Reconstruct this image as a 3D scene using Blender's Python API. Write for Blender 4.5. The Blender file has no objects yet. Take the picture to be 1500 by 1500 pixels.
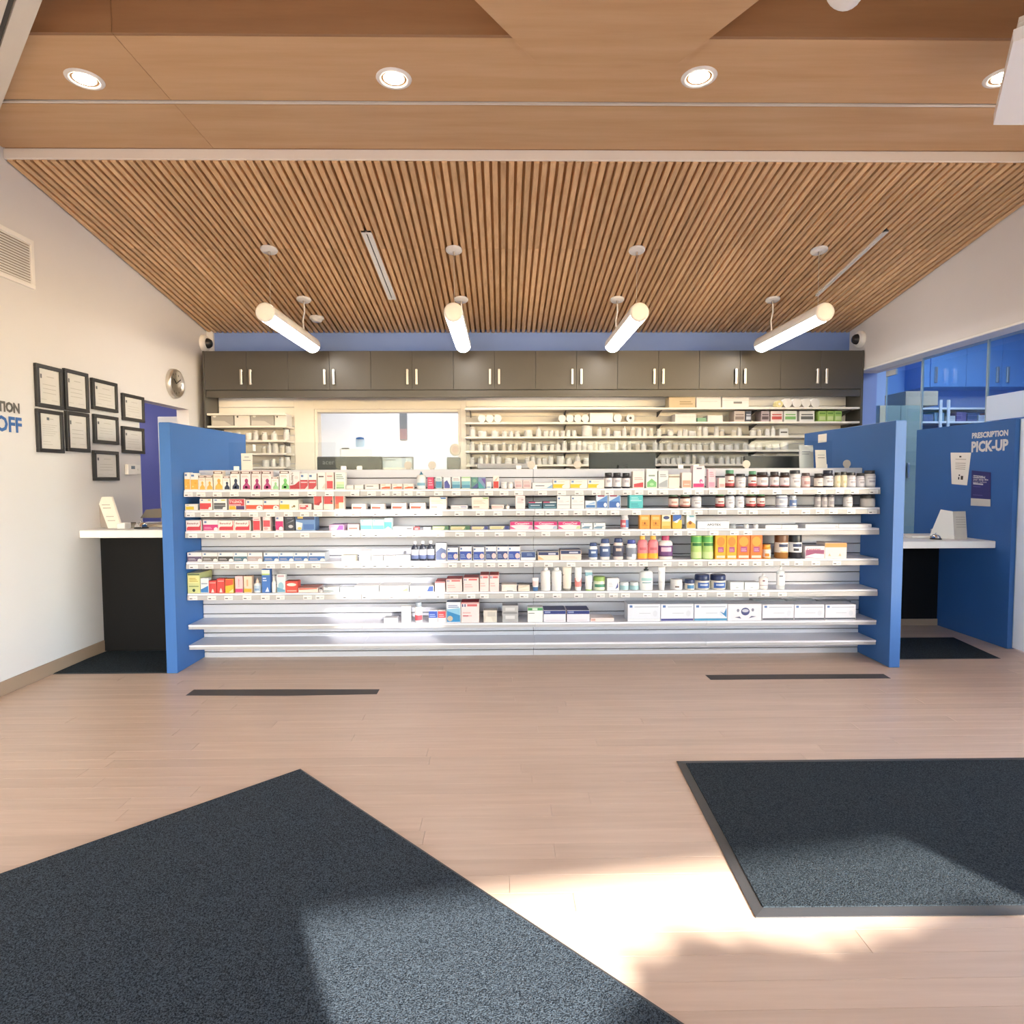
import bpy, math, random
from mathutils import Matrix, Vector
random.seed(7)
SC = bpy.context.scene
COL = SC.collection
R = math.radians
# ------------------------------------------------------------------ camera
FPX = 930.0
CAM_LOC = Vector((0.0, 0.0, 1.34))
PITCH, YAW, ROLL = R(3.08), R(0.80), R(-0.22)
CAM_ROT = (Matrix.Rotation(-YAW, 3, 'Z') @ Matrix.Rotation(R(90) - PITCH, 3, 'X') @ Matrix.Rotation(ROLL, 3, 'Z'))
cam_data = bpy.data.cameras.new('camera')
cam_data.sensor_width = 36.0
cam_data.lens = 36.0 * FPX / 1500.0
cam_data.clip_start = 0.05
cam = bpy.data.objects.new('camera', cam_data)
COL.objects.link(cam)
cam.matrix_world = Matrix.Translation(CAM_LOC) @ CAM_ROT.to_4x4()
SC.camera = cam
# ------------------------------------------------------------------ world, sun, exposure
SUN_DIR = Vector((-0.50, 1.0, -0.45)).normalized()      # low sun coming through the shop front behind the camera
world = bpy.data.worlds.new('sky')
SC.world = world
world.use_nodes = True
wn = world.node_tree
bg = wn.nodes['Background']
sky = wn.nodes.new('ShaderNodeTexSky')
sky.sky_type = 'NISHITA'
sky.sun_disc = False
sky.sun_elevation = R(24)
sky.sun_rotation = math.atan2(-SUN_DIR.x, -SUN_DIR.y)
sky.air_density = 1.0
sky.dust_density = 0.7
wn.links.new(sky.outputs[0], bg.inputs[0])
bg.inputs[1].default_value = 1.7
sun_data = bpy.data.lights.new('sun', 'SUN')
sun_data.energy = 18.0
sun_data.angle = R(0.6)
sun_data.color = (1.0, 0.93, 0.84)
sun = bpy.data.objects.new('sun', sun_data)
COL.objects.link(sun)
sun.rotation_euler = SUN_DIR.to_track_quat('-Z', 'Y').to_euler()
sun.location = (4, -8, 6)
SC.view_settings.view_transform = 'Standard'
SC.view_settings.look = 'None'
SC.view_settings.gamma = 1.0
SC.view_settings.use_curve_mapping = False
SC.view_settings.exposure = 0.5
SC.cycles.max_bounces = 10
SC.cycles.diffuse_bounces = 6
SC.cycles.glossy_bounces = 4
SC.cycles.transparent_max_bounces = 12
SC.cycles.sample_clamp_indirect = 6.0
SC.cycles.caustics_reflective = False
SC.cycles.caustics_refractive = False

# ------------------------------------------------------------------ photograph measurements -> places in the room
def ray(px, py):
    v = CAM_ROT @ Vector(((px - 750.0) / FPX, -(py - 750.0) / FPX, -1.0))
    return v
def onY(px, py, Y):
    v = ray(px, py); t = Y / v.y
    return CAM_LOC + v * t
def onX(px, py, X):
    v = ray(px, py); t = X / v.x
    return CAM_LOC + v * t
def onZ(px, py, Z):
    v = ray(px, py); t = (Z - CAM_LOC.z) / v.z
    return CAM_LOC + v * t

# ------------------------------------------------------------------ materials
def lin(h):
    if isinstance(h, tuple): return h
    h = h.lstrip('#')
    out = []
    for i in (0, 2, 4):
        c = int(h[i:i+2], 16) / 255.0
        out.append(c / 12.92 if c <= 0.04045 else ((c + 0.055) / 1.055) ** 2.4)
    return tuple(out)
def new_mat(name):
    m = bpy.data.materials.new(name)
    m.use_nodes = True
    nt = m.node_tree
    return m, nt, nt.nodes['Principled BSDF']
def nd(nt, typ, **kw):
    n = nt.nodes.new(typ)
    for k, v in kw.items():
        if k.startswith('i_'):
            n.inputs[k[2:].replace('_', ' ')].default_value = v
        else:
            setattr(n, k, v)
    return n
def paint(name, col, rough=0.5, metal=0.0, var=0.04, scale=6.0, bump=0.0, bscale=200.0, spec=0.5, coat=0.0):
    """plain painted / laminated / printed surface with a little procedural mottling"""
    m, nt, b = new_mat(name)
    c = lin(col)
    geo = nd(nt, 'ShaderNodeNewGeometry')
    no = nd(nt, 'ShaderNodeTexNoise'); no.inputs['Scale'].default_value = scale; no.inputs['Detail'].default_value = 3
    nt.links.new(geo.outputs['Position'], no.inputs['Vector'])
    mx = nd(nt, 'ShaderNodeMix', data_type='RGBA')
    mx.inputs[6].default_value = (*[x * (1 - var) for x in c], 1)
    mx.inputs[7].default_value = (*[min(1, x * (1 + var)) for x in c], 1)
    nt.links.new(no.outputs[0], mx.inputs[0])
    nt.links.new(mx.outputs[2], b.inputs['Base Color'])
    b.inputs['Roughness'].default_value = rough
    b.inputs['Metallic'].default_value = metal
    b.inputs['Specular IOR Level'].default_value = spec
    b.inputs['Coat Weight'].default_value = coat
    if bump:
        n2 = nd(nt, 'ShaderNodeTexNoise'); n2.inputs['Scale'].default_value = bscale
        nt.links.new(geo.outputs['Position'], n2.inputs['Vector'])
        bp = nd(nt, 'ShaderNodeBump'); bp.inputs['Strength'].default_value = bump; bp.inputs['Distance'].default_value = 0.002
        nt.links.new(n2.outputs[0], bp.inputs['Height'])
        nt.links.new(bp.outputs[0], b.inputs['Normal'])
    return m
def emit(name, col, strength, base='#ffffff'):
    m, nt, b = new_mat(name)
    b.inputs['Base Color'].default_value = (*lin(base), 1)
    b.inputs['Emission Color'].default_value = (*lin(col), 1)
    b.inputs['Emission Strength'].default_value = strength
    return m
def wood(name, c1, c2, stretch=(1, 12, 12), scale=2.0, rough=0.45, rnd=0.15, spec=0.4, fine=0.25):
    """streaky grain in room space, each board with a tone of its own"""
    m, nt, b = new_mat(name)
    geo = nd(nt, 'ShaderNodeNewGeometry')
    oi = nd(nt, 'ShaderNodeObjectInfo')
    vm = nd(nt, 'ShaderNodeVectorMath', operation='MULTIPLY'); vm.inputs[1].default_value = stretch
    nt.links.new(geo.outputs['Position'], vm.inputs[0])
    va = nd(nt, 'ShaderNodeVectorMath', operation='ADD')
    sc = nd(nt, 'ShaderNodeVectorMath', operation='SCALE'); sc.inputs[0].default_value = (17, 31, 23)
    nt.links.new(oi.outputs['Random'], sc.inputs['Scale'])
    nt.links.new(vm.outputs[0], va.inputs[0]); nt.links.new(sc.outputs[0], va.inputs[1])
    n1 = nd(nt, 'ShaderNodeTexNoise'); n1.inputs['Scale'].default_value = scale; n1.inputs['Detail'].default_value = 5; n1.inputs['Roughness'].default_value = 0.6
    nt.links.new(va.outputs[0], n1.inputs['Vector'])
    rp = nd(nt, 'ShaderNodeValToRGB')
    rp.color_ramp.elements[0].position = 0.3; rp.color_ramp.elements[0].color = (*lin(c1), 1)
    rp.color_ramp.elements[1].position = 0.7; rp.color_ramp.elements[1].color = (*lin(c2), 1)
    nt.links.new(n1.outputs[0], rp.inputs[0])
    hs = nd(nt, 'ShaderNodeHueSaturation')
    mr = nd(nt, 'ShaderNodeMapRange'); mr.inputs[3].default_value = 1 - rnd; mr.inputs[4].default_value = 1 + rnd
    nt.links.new(oi.outputs['Random'], mr.inputs[0]); nt.links.new(mr.outputs[0], hs.inputs['Value'])
    nt.links.new(rp.outputs[0], hs.inputs['Color'])
    nt.links.new(hs.outputs[0], b.inputs['Base Color'])
    b.inputs['Roughness'].default_value = rough
    b.inputs['Specular IOR Level'].default_value = spec
    return m
def carpet(name, c1, c2, scale=260.0):
    m, nt, b = new_mat(name)
    geo = nd(nt, 'ShaderNodeNewGeometry')
    n1 = nd(nt, 'ShaderNodeTexNoise'); n1.inputs['Scale'].default_value = scale; n1.inputs['Detail'].default_value = 2
    nt.links.new(geo.outputs['Position'], n1.inputs['Vector'])
    rp = nd(nt, 'ShaderNodeValToRGB')
    rp.color_ramp.elements[0].position = 0.35; rp.color_ramp.elements[0].color = (*lin(c1), 1)
    rp.color_ramp.elements[1].position = 0.72; rp.color_ramp.elements[1].color = (*lin(c2), 1)
    nt.links.new(n1.outputs[0], rp.inputs[0]); nt.links.new(rp.outputs[0], b.inputs['Base Color'])
    bp = nd(nt, 'ShaderNodeBump'); bp.inputs['Strength'].default_value = 0.9; bp.inputs['Distance'].default_value = 0.004
    nt.links.new(n1.outputs[0], bp.inputs['Height']); nt.links.new(bp.outputs[0], b.inputs['Normal'])
    b.inputs['Roughness'].default_value = 0.85
    b.inputs['Specular IOR Level'].default_value = 0.12
    return m
def glass(name, tint='#ffffff', refl=1.0, frost=0.0, rough=0.0):
    m = bpy.data.materials.new(name); m.use_nodes = True
    nt = m.node_tree
    for n in list(nt.nodes): nt.nodes.remove(n)
    out = nd(nt, 'ShaderNodeOutputMaterial')
    tr = nd(nt, 'ShaderNodeBsdfTransparent'); tr.inputs[0].default_value = (*lin(tint), 1)
    gl = nd(nt, 'ShaderNodeBsdfGlossy'); gl.inputs['Roughness'].default_value = rough; gl.inputs[0].default_value = (0.9, 0.95, 1, 1)
    lw = nd(nt, 'ShaderNodeLayerWeight'); lw.inputs[0].default_value = 0.5      # Schlick: same for both faces of a pane
    pw = nd(nt, 'ShaderNodeMath', operation='POWER'); pw.inputs[1].default_value = 5.0
    nt.links.new(lw.outputs['Facing'], pw.inputs[0])
    ma = nd(nt, 'ShaderNodeMath', operation='MULTIPLY_ADD'); ma.inputs[1].default_value = 0.96; ma.inputs[2].default_value = 0.04
    nt.links.new(pw.outputs[0], ma.inputs[0])
    mu = nd(nt, 'ShaderNodeMath', operation='MULTIPLY', use_clamp=True); mu.inputs[1].default_value = refl
    nt.links.new(ma.outputs[0], mu.inputs[0])
    mx = nd(nt, 'ShaderNodeMixShader')
    nt.links.new(mu.outputs[0], mx.inputs[0]); nt.links.new(tr.outputs[0], mx.inputs[1]); nt.links.new(gl.outputs[0], mx.inputs[2])
    last = mx
    if frost:
        df = nd(nt, 'ShaderNodeBsdfDiffuse'); df.inputs[0].default_value = (0.9, 0.93, 0.95, 1)
        tl = nd(nt, 'ShaderNodeBsdfTranslucent'); tl.inputs[0].default_value = (0.9, 0.93, 0.95, 1)
        m2 = nd(nt, 'ShaderNodeMixShader'); m2.inputs[0].default_value = 0.5
        nt.links.new(df.outputs[0], m2.inputs[1]); nt.links.new(tl.outputs[0], m2.inputs[2])
        m3 = nd(nt, 'ShaderNodeMixShader'); m3.inputs[0].default_value = frost
        nt.links.new(mx.outputs[0], m3.inputs[1]); nt.links.new(m2.outputs[0], m3.inputs[2])
        last = m3
    nt.links.new(last.outputs[0], out.inputs[0])
    return m
_pal = {}
def P(col, rough=0.45, spec=0.4):
    k = (col, rough)
    if k not in _pal:
        _pal[k] = paint('print_' + col.strip('#') + ('' if rough == 0.45 else '_%d' % int(rough * 100)), tuple(0.74 * c for c in lin(col)), rough, var=0.02, scale=40, spec=spec)
    return _pal[k]
_clear = {}
def CLEAR(col):
    """clear or tinted plastic"""
    if col not in _clear:
        m, nt, b = new_mat('clear_plastic_' + col.strip('#'))
        b.inputs['Base Color'].default_value = (*lin(col), 1)
        b.inputs['Roughness'].default_value = 0.15
        b.inputs['Alpha'].default_value = 0.55
        _clear[col] = m
    return _clear[col]

# ------------------------------------------------------------------ mesh builder
WL = {}
class MB:
    def __init__(s): s.v = []; s.f = []; s.m = []; s.smooth = []
    def add(s, verts, faces, mi=0, smooth=False):
        o = len(s.v)
        s.v += [tuple(p) for p in verts]
        for f in faces:
            s.f.append(tuple(i + o for i in f)); s.m.append(mi); s.smooth.append(smooth)
        return s
    def box(s, a, b, mi=0):
        x0, y0, z0 = [min(p, q) for p, q in zip(a, b)]; x1, y1, z1 = [max(p, q) for p, q in zip(a, b)]
        return s.add([(x0,y0,z0),(x1,y0,z0),(x1,y1,z0),(x0,y1,z0),(x0,y0,z1),(x1,y0,z1),(x1,y1,z1),(x0,y1,z1)],
                     [(0,3,2,1),(4,5,6,7),(0,1,5,4),(1,2,6,5),(2,3,7,6),(3,0,4,7)], mi)
    def cbox(s, a, b, c=0.003, mi=0):
        """box with chamfered edges"""
        x0, y0, z0 = [min(p, q) for p, q in zip(a, b)]; x1, y1, z1 = [max(p, q) for p, q in zip(a, b)]
        c = min(c, (x1-x0)*.3, (y1-y0)*.3, (z1-z0)*.3)
        V = []
        idx = {}
        for sx in (0,1):
            for sy in (0,1):
                for sz in (0,1):
                    for ax in range(3):
                        p = [x1 if sx else x0, y1 if sy else y0, z1 if sz else z0]
                        d = [-c if sx else c, -c if sy else c, -c if sz else c]
                        for k in range(3):
                            if k != ax: p[k] += d[k]
                        idx[(sx,sy,sz,ax)] = len(V); V.append(tuple(p))
        F = []
        def quad(keys, n):
            ids = [idx[k] for k in keys]
            a_, b_, c_ = [Vector(V[i]) for i in ids[:3]]
            nn = (b_ - a_).cross(c_ - a_)
            F.append(tuple(ids) if nn.dot(Vector(n)) > 0 else tuple(reversed(ids)))
        for ax in range(3):
            o1, o2 = [k for k in range(3) if k != ax]
            for sgn in (0,1):
                ks = []
                for p, q in ((0,0),(1,0),(1,1),(0,1)):
                    t = [0,0,0]; t[ax] = sgn; t[o1] = p; t[o2] = q
                    ks.append((*t, ax))
                n = [0,0,0]; n[ax] = 1 if sgn else -1
                quad(ks, n)
            # edges parallel to ax
            for p in (0,1):
                for q in (0,1):
                    t0 = [0,0,0]; t0[o1] = p; t0[o2] = q; t1 = list(t0); t1[ax] = 1
                    n = [0,0,0]; n[o1] = 1 if p else -1; n[o2] = 1 if q else -1
                    quad([(*t0, o1), (*t1, o1), (*t1, o2), (*t0, o2)], n)
        for sx in (0,1):
            for sy in (0,1):
                for sz in (0,1):
                    quad([(sx,sy,sz,0),(sx,sy,sz,1),(sx,sy,sz,2)], (1 if sx else -1, 1 if sy else -1, 1 if sz else -1))
        return s.add(V, F, mi)
    def prism(s, poly, lo, hi, mi=0, axis='z'):
        """polygon (list of 2D points) pushed from lo to hi along an axis"""
        n = len(poly)
        area = sum(poly[i][0]*poly[(i+1)%n][1] - poly[(i+1)%n][0]*poly[i][1] for i in range(n))
        if area < 0: poly = list(reversed(poly))
        def P3(p, t):
            if axis == 'z': return (p[0], p[1], t)
            if axis == 'y': return (p[0], -t, p[1])     # (x, z) polygons, lo/hi given as -y
            return (t, p[0], p[1])
        V = [P3(p, lo) for p in poly] + [P3(p, hi) for p in poly]
        F = [tuple(reversed(range(n))), tuple(range(n, 2*n))] + [(i, (i+1)%n, n+(i+1)%n, n+i) for i in range(n)]
        return s.add(V, F, mi)
    def lathe(s, prof, n=16, c=(0,0,0), sx=1.0, sy=1.0, mi=0, smooth=True, cap=True):
        V = []; F = []
        for r, z in prof:
            for k in range(n):
                a = 2*math.pi*k/n
                V.append((c[0] + r*math.cos(a)*sx, c[1] + r*math.sin(a)*sy, c[2] + z))
        for i in range(len(prof)-1):
            for k in range(n):
                F.append((i*n+k, i*n+(k+1)%n, (i+1)*n+(k+1)%n, (i+1)*n+k))
        s.add(V, F, mi, smooth)
        if cap:
            m = len(prof)-1
            if prof[0][0] > 1e-5: s.add(V[:n], [tuple(reversed(range(n)))], mi)
            if prof[m][0] > 1e-5: s.add(V[m*n:], [tuple(range(n))], mi)
        return s
    def tube(s, pts, r, n=8, mi=0, smooth=True):
        pts = [Vector(p) for p in pts]; rings = []
        for i, p in enumerate(pts):
            d = (pts[min(i+1, len(pts)-1)] - pts[max(i-1, 0)]).normalized()
            u = d.orthogonal().normalized() if i == 0 else (rings_u - d*rings_u.dot(d)).normalized()
            rings_u = u; w = d.cross(u)
            rr = r[i] if isinstance(r, (list, tuple)) else r
            rings.append([p + (u*math.cos(2*math.pi*k/n) + w*math.sin(2*math.pi*k/n))*rr for k in range(n)])
        V = [q for rg in rings for q in rg]; F = []
        for i in range(len(rings)-1):
            for k in range(n): F.append((i*n+k, i*n+(k+1)%n, (i+1)*n+(k+1)%n, (i+1)*n+k))
        s.add(V, F, mi, smooth)
        s.add(rings[0], [tuple(reversed(range(n)))], mi); s.add(rings[-1], [tuple(range(n))], mi)
        return s
    def build(s, name, mats, parent=None, origin=None):
        if not isinstance(mats, (list, tuple)): mats = [mats]
        if parent is not None: org = WL[parent]
        elif origin is not None: org = Vector(origin)
        else:
            xs = [p[0] for p in s.v]; ys = [p[1] for p in s.v]; zs = [p[2] for p in s.v]
            org = Vector(((min(xs)+max(xs))/2, (min(ys)+max(ys))/2, min(zs)))
        me = bpy.data.meshes.new(name)
        me.from_pydata([(p[0]-org.x, p[1]-org.y, p[2]-org.z) for p in s.v], [], s.f)
        for m in mats: me.materials.append(m)
        me.polygons.foreach_set('material_index', s.m)
        me.polygons.foreach_set('use_smooth', s.smooth)
        me.update()
        o = bpy.data.objects.new(name, me); COL.objects.link(o)
        if parent is None: o.location = org
        else: o.parent = parent
        WL[o] = org
        return o
def mb(): return MB()
def empty(name, loc):
    o = bpy.data.objects.new(name, None); COL.objects.link(o)
    o.location = loc; o.empty_display_size = 0.05; WL[o] = Vector(loc)
    return o
def inst(src, name, parent, offset, scale=None):
    """another piece sharing src's mesh; offset relative to src's place"""
    o = bpy.data.objects.new(name, src.data); COL.objects.link(o)
    o.parent = parent; o.location = Vector(src.location) + Vector(offset)
    if scale: o.scale = scale
    WL[o] = WL[parent]
    return o
def tag(o, label, cat, group=None):
    o['label'] = label; o['category'] = cat
    if group: o['group'] = group
    return o
def struct(o, label=None):
    o['kind'] = 'structure'
    if label: o['label'] = label
    return o
_txt = {}
def text_geo(s, bold=0.0):
    """outline of a word, normalised to a 1 x 1 box"""
    k = (s, bold)
    if k in _txt: return _txt[k]
    cu = bpy.data.curves.new('word', 'FONT'); cu.body = s; cu.resolution_u = 2; cu.offset = bold
    ob = bpy.data.objects.new('word', cu)
    COL.objects.link(ob)
    dg = bpy.context.evaluated_depsgraph_get(); dg.update()
    me = bpy.data.meshes.new_from_object(ob.evaluated_get(dg))
    V = [tuple(v.co) for v in me.vertices]; F = [tuple(p.vertices) for p in me.polygons]
    bpy.data.objects.remove(ob); bpy.data.curves.remove(cu); bpy.data.meshes.remove(me)
    x0 = min(v[0] for v in V); x1 = max(v[0] for v in V); y0 = min(v[1] for v in V); y1 = max(v[1] for v in V)
    V = [((v[0]-x0)/(x1-x0), (v[1]-y0)/(y1-y0)) for v in V]
    _txt[k] = (V, F, (x1-x0)/(y1-y0))
    return _txt[k]
def word(m, s, P0, U, W, n, mi=0, bold=0.0):
    """writes a word with its box corner at P0, width vector U, height vector W, lifted by n"""
    V, F, _ = text_geo(s, bold)
    P0, U, W, n = Vector(P0), Vector(U), Vector(W), Vector(n)
    pts = [P0 + U*u + W*w + n for u, w in V]
    if F:
        a, b, c = [pts[i] for i in F[0][:3]]
        if (b-a).cross(c-a).dot(n) < 0: F = [tuple(reversed(f)) for f in F]
    m.add(pts, F, mi)
# shared materials
M = dict(
    wall=paint('wall_paint_warm_white', '#dad9db', 0.75, var=0.015),
    cream=paint('cream_paint', '#e2dcd3', 0.6, var=0.02),
    beam=paint('beam_cream_enamel', '#f2ebe0', 0.45, var=0.02),
    white=paint('white_enamel', '#eeeeee', 0.4, var=0.01),
    slatwhite=paint('slatwall_pale_grey', '#bcbdc6', 0.45, var=0.02),
    shelf=paint('shelf_white', '#d9d9e0', 0.4, var=0.02),
    rail=paint('price_rail_grey', '#a9a7a8', 0.4, var=0.03),
    blue=paint('blue_laminate', '#3868aa', 0.5, var=0.05, scale=3, spec=0.35),
    bluewall=paint('blue_wall_paint', '#7b98da', 0.7, var=0.03),
    roomblue=paint('pale_blue_paint', '#86abe0', 0.6, var=0.03),
    cabblue=paint('mid_blue_laminate', '#6b9ad4', 0.45, var=0.03),
    violet=paint('violet_blue_paint', '#7a80c4', 0.7, var=0.03),
    charcoal=paint('charcoal_laminate', '#45433f', 0.36, var=0.06, scale=4),
    black=paint('black_laminate', '#0e0f12', 0.6, var=0.06, spec=0.2),
    dark=paint('dark_gap', '#2a2520', 0.8),
    kick=paint('grey_kick_board', '#58595b', 0.6),
    steel=paint('brushed_steel', '#d8d2c8', 0.28, metal=0.9, var=0.05),
    alu=paint('pale_aluminium', '#d9d3ca', 0.4, metal=0.1, var=0.04),
    chrome=paint('chrome', '#e0e0e0', 0.12, metal=1.0),
    plasticw=paint('white_plastic', '#efeeec', 0.35, var=0.01),
    plasticb=paint('black_plastic', '#222326', 0.4),
    monitor=paint('monitor_black', '#2b2c2b', 0.45),
    paper=paint('paper', '#f3efe6', 0.8, var=0.01),
    slat=wood('ceiling_slat_oak', '#cba47a', '#e6c296', (14, 0.7, 14), 2.2, 0.5, 0.12),
    slatback=paint('ceiling_backing_brown', '#bf9464', 0.8, var=0.1),
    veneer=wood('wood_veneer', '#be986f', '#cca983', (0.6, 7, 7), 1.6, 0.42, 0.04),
    fascia=wood('shaded_veneer', '#8f6a4a', '#9f7a58', (0.6, 7, 7), 1.6, 0.5, 0.03),  # veneer darkened so its colour carries the shade on the bulkhead face
    floor=wood('floor_plank', '#c9af9a', '#d5bda9', (1.0, 16, 1), 1.8, 0.34, 0.05, spec=0.45),
    base=paint('baseboard_taupe', '#a08b78', 0.5),
    mat1=carpet('mat_pile_blue_black', '#161c23', '#55616c'),
    mat2=carpet('mat_pile_ribbed', '#161b20', '#424c53', 240),
    rubber=paint('rubber_edge', '#3c3d40', 0.5, bump=0.2),
    tape=paint('black_floor_tape', '#4a4542', 0.6, var=0.12, scale=20),
    glass=glass('clear_glass', '#f2fbff', 1.0),
    tint=glass('blue_tinted_glass', '#d6eafc', 1.2),
    acrylic=glass('clear_acrylic', '#f9fbfc', 0.1),
    frost=glass('frosted_film', '#ffffff', 1.0, frost=0.92, rough=0.3),
    round=emit('fill_lamp_glow', '#fff8f0', 13.0),  # glow of the lamps added in the side and consulting rooms
    lens=emit('downlight_lens', '#ffebd2', 34.0),
    tube=emit('tube_diffuser', '#fff6ea', 16.0),
    strip=emit('under_shelf_strip', '#fff8ee', 5.0),
)
# ================================================================== the room
WX0, WX1, WYB = -3.12, 3.73, 6.86           # left wall, right wall, back wall
GX = 3.90                                    # glass line on the right
_pa = onX(8, 236, WX0); _zb = onY(780, 487.5, WYB).z
CY0, CZA = _pa.y, _pa.z                      # slatted ceiling: front edge on the left wall ...
CSL = (CZA - _zb) / (WYB - CY0)              # ... falling to the back wall
def ceil_z(y): return CZA - CSL * (y - CY0)
# ---- floor
fl = struct(mb().box((-5.2, -1.8, -0.14), (7.5, 9.4, -0.006)).build('floor', M['floor']), 'pale oak plank floor of the pharmacy')
ppitch = 0.0925
fo = WL[fl]
proto = mb().cbox((fo.x, fo.y, fo.z-0.006), (fo.x+1.0, fo.y+ppitch-0.0008, fo.z), 0.0005).build('plank', M['floor'], fl)
rng = random.Random(3)
first = True
y = 1.15
while y < 5.75:
    x = WX0 - rng.uniform(0, 1.2)
    while x < 3.98:
        L = rng.uniform(1.5, 2.2)
        xa = max(x, WX0); xb = min(x + L, 3.98)
        if xb - xa > 0.05:
            if first: o = proto; first = False
            else: o = inst(proto, 'plank', fl, (0, 0, 0))
            o.location = (xa-fo.x, y-fo.y, -fo.z); o.scale = (xb - xa - 0.0010, 1, 1)
        x += L
    y += ppitch
# ---- left wall with a doorway
DY0, DY1, DZ = 5.53, 6.40, 2.03
lw = mb()
lw.box((WX0-0.12, -1.8, 0), (WX0, DY0, 4.3)); lw.box((WX0-0.12, DY0, DZ), (WX0, DY1, 4.3)); lw.box((WX0-0.12, DY1, 0), (WX0, 7.0, 4.3))
struct(lw.build('wall_left', M['wall']), 'warm white painted left wall')
struct(mb().cbox((WX0, -1.8, 0), (WX0+0.014, 4.93, 0.09), 0.004).build('baseboard_left', M['base']))
# side room seen through the doorway
sr = mb(); sr.box((-5.2, 4.6, 0), (-5.1, 7.0, 2.6)); sr.box((-5.1, 6.95, 0), (WX0-0.12, 7.05, 2.6))
struct(sr.build('wall_side_room', M['violet']))
sc_ = empty('side_room_cupboard', (-3.39, 6.75, 0))
mb().box((-3.53, 6.6, .001), (WX0-.13, 6.94, 1.98)).build('body', M['white'], sc_)
mb().cbox((-3.528, 6.582, .05), (WX0-.132, 6.6, 1.975), .002).build('door', M['white'], sc_)
tag(sc_, 'white cupboard in the violet side room behind the doorway', 'cupboard')
struct(mb().box((-5.2, 4.6, 2.6), (WX0-0.12, 7.05, 2.68)).build('ceiling_side_room', M['cream']))
struct(mb().box((-5.2, 4.5, 0), (WX0-0.12, 4.6, 2.6)).build('wall_side_room_front', M['violet']))
sl = mb().lathe([(0.26, -0.03), (0.28, -0.005), (0.28, -.0005)], 24, (-4.0, 5.7, 2.6)).build('side_room_fill_light', M['round'])  # unseen lamp added to brighten the room past the doorway
tag(sl, 'added unseen fill light in the side room behind the doorway', 'light')
# ---- back wall with a pass-through window
a = onY(461, 600, WYB); b = onY(675, 600, WYB)
HX0, HX1, HZ0, HZ1 = a.x, b.x, 0.95, a.z
bw = mb()
bw.box((WX0, WYB, 0), (HX0, WYB+0.14, 3.3)); bw.box((HX1, WYB, 0), (GX+.14, WYB+0.14, 3.3))
bw.box((HX0, WYB, 0), (HX1, WYB+0.14, HZ0)); bw.box((HX0, WYB, HZ1), (HX1, WYB+0.14, 3.3))
struct(bw.build('wall_back', M['bluewall']), 'blue painted back wall above the charcoal cabinets')
br = mb(); br.box((WX0-.1, 9.3, 0), (0.4, 9.4, 2.75)); br.box((WX0-.1, 7.0, 0), (WX0, 9.3, 2.75)); br.box((0.3, 7.0, 0), (0.4, 9.3, 2.75))
br.box((WX0, 7.0, 0), (HX0-.05, 7.02, 2.75)); br.box((HX1+.05, 7.0, 0), (0.3, 7.02, 2.75))
struct(br.build('wall_back_room', M['white']), 'bright white walls of the back room')
struct(mb().box((WX0-.1, 7.0, 2.75), (0.4, 9.4, 2.83)).build('ceiling_back_room', M['white']))
# ---- right wall above the glass
gh = 2.45
rw = mb()
rw.box((WX1, 3.98, gh), (GX+0.14, WYB, 4.3)); rw.box((WX1, -1.8, 3.0), (GX+0.14, 3.98, 4.3))
struct(rw.build('wall_right', M['wall']), 'warm white wall above the glass partition')
struct(mb().cbox((WX1-.012, 3.98, gh-0.02), (GX-.02, WYB-.3, gh), 0.004).build('trim_1', M['white']))
# white returns in the two back corners, beside the blue band
a = onY(305, 500, WYB-.02); b = onY(314, 500, WYB-.02)
struct(mb().box((WX0, WYB-.03, 2.6), (WX0+.07, WYB, 3.05)).build('trim_2', M['white']))
# ---- ceilings
# slatted, sloping down to the back
CY1 = WYB
up = 0.036
cb = mb(); cb.add([(WX0, CY0, ceil_z(CY0)+up), (WX1, CY0, ceil_z(CY0)+up), (WX1, CY1, ceil_z(CY1)+up), (WX0, CY1, ceil_z(CY1)+up),
                   (WX0, CY0, ceil_z(CY0)+up+.1), (WX1, CY0, ceil_z(CY0)+up+.1), (WX1, CY1, ceil_z(CY1)+up+.1), (WX0, CY1, ceil_z(CY1)+up+.1)],
                  [(0,3,2,1),(4,5,6,7),(0,1,5,4),(1,2,6,5),(2,3,7,6),(3,0,4,7)])
ce = struct(cb.build('ceiling', M['slatback']), 'sloping ceiling of narrow oak slats over the dispensary')
pitch = 0.0535; sw = 0.034
def slat_mesh(y0, y1):
    m = mb(); z0, z1 = ceil_z(y0), ceil_z(y1)
    V = []
    for yy, zz in ((y0, z0), (y1, z1)):
        V += [(0, yy, zz+.0345), (0, yy, zz+.003), (.003, yy, zz), (sw-.003, yy, zz), (sw, yy, zz+.003), (sw, yy, zz+.0345)]
    n = 6
    F = [tuple(range(n)), tuple(range(2*n-1, n-1, -1))] + [(i, n+i, n+(i+1)%n, (i+1)%n) for i in range(n)]
    m.add(V, F)
    return m
ya = CY0 + 1.03                                    # butt joint between slat lengths
sl1 = slat_mesh(CY0+.002, ya-.0015).build('slat', M['slat'], ce); sl2 = slat_mesh(ya+.0015, CY1-.002).build('slat', M['slat'], ce)
nsl = int((WX1 - WX0) / pitch)
x_off = WX0 + ((WX1-WX0) - nsl*pitch)/2 + (pitch-sw)/2
base_loc = Vector((0, 0, 0))
for i in range(nsl):
    for s_ in (sl1, sl2):
        if i == 0: s_.location = (x_off, 0, 0)
        else:
            o = inst(s_, 'slat', ce, (0, 0, 0)); o.location = (x_off + i*pitch, 0, 0)
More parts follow.
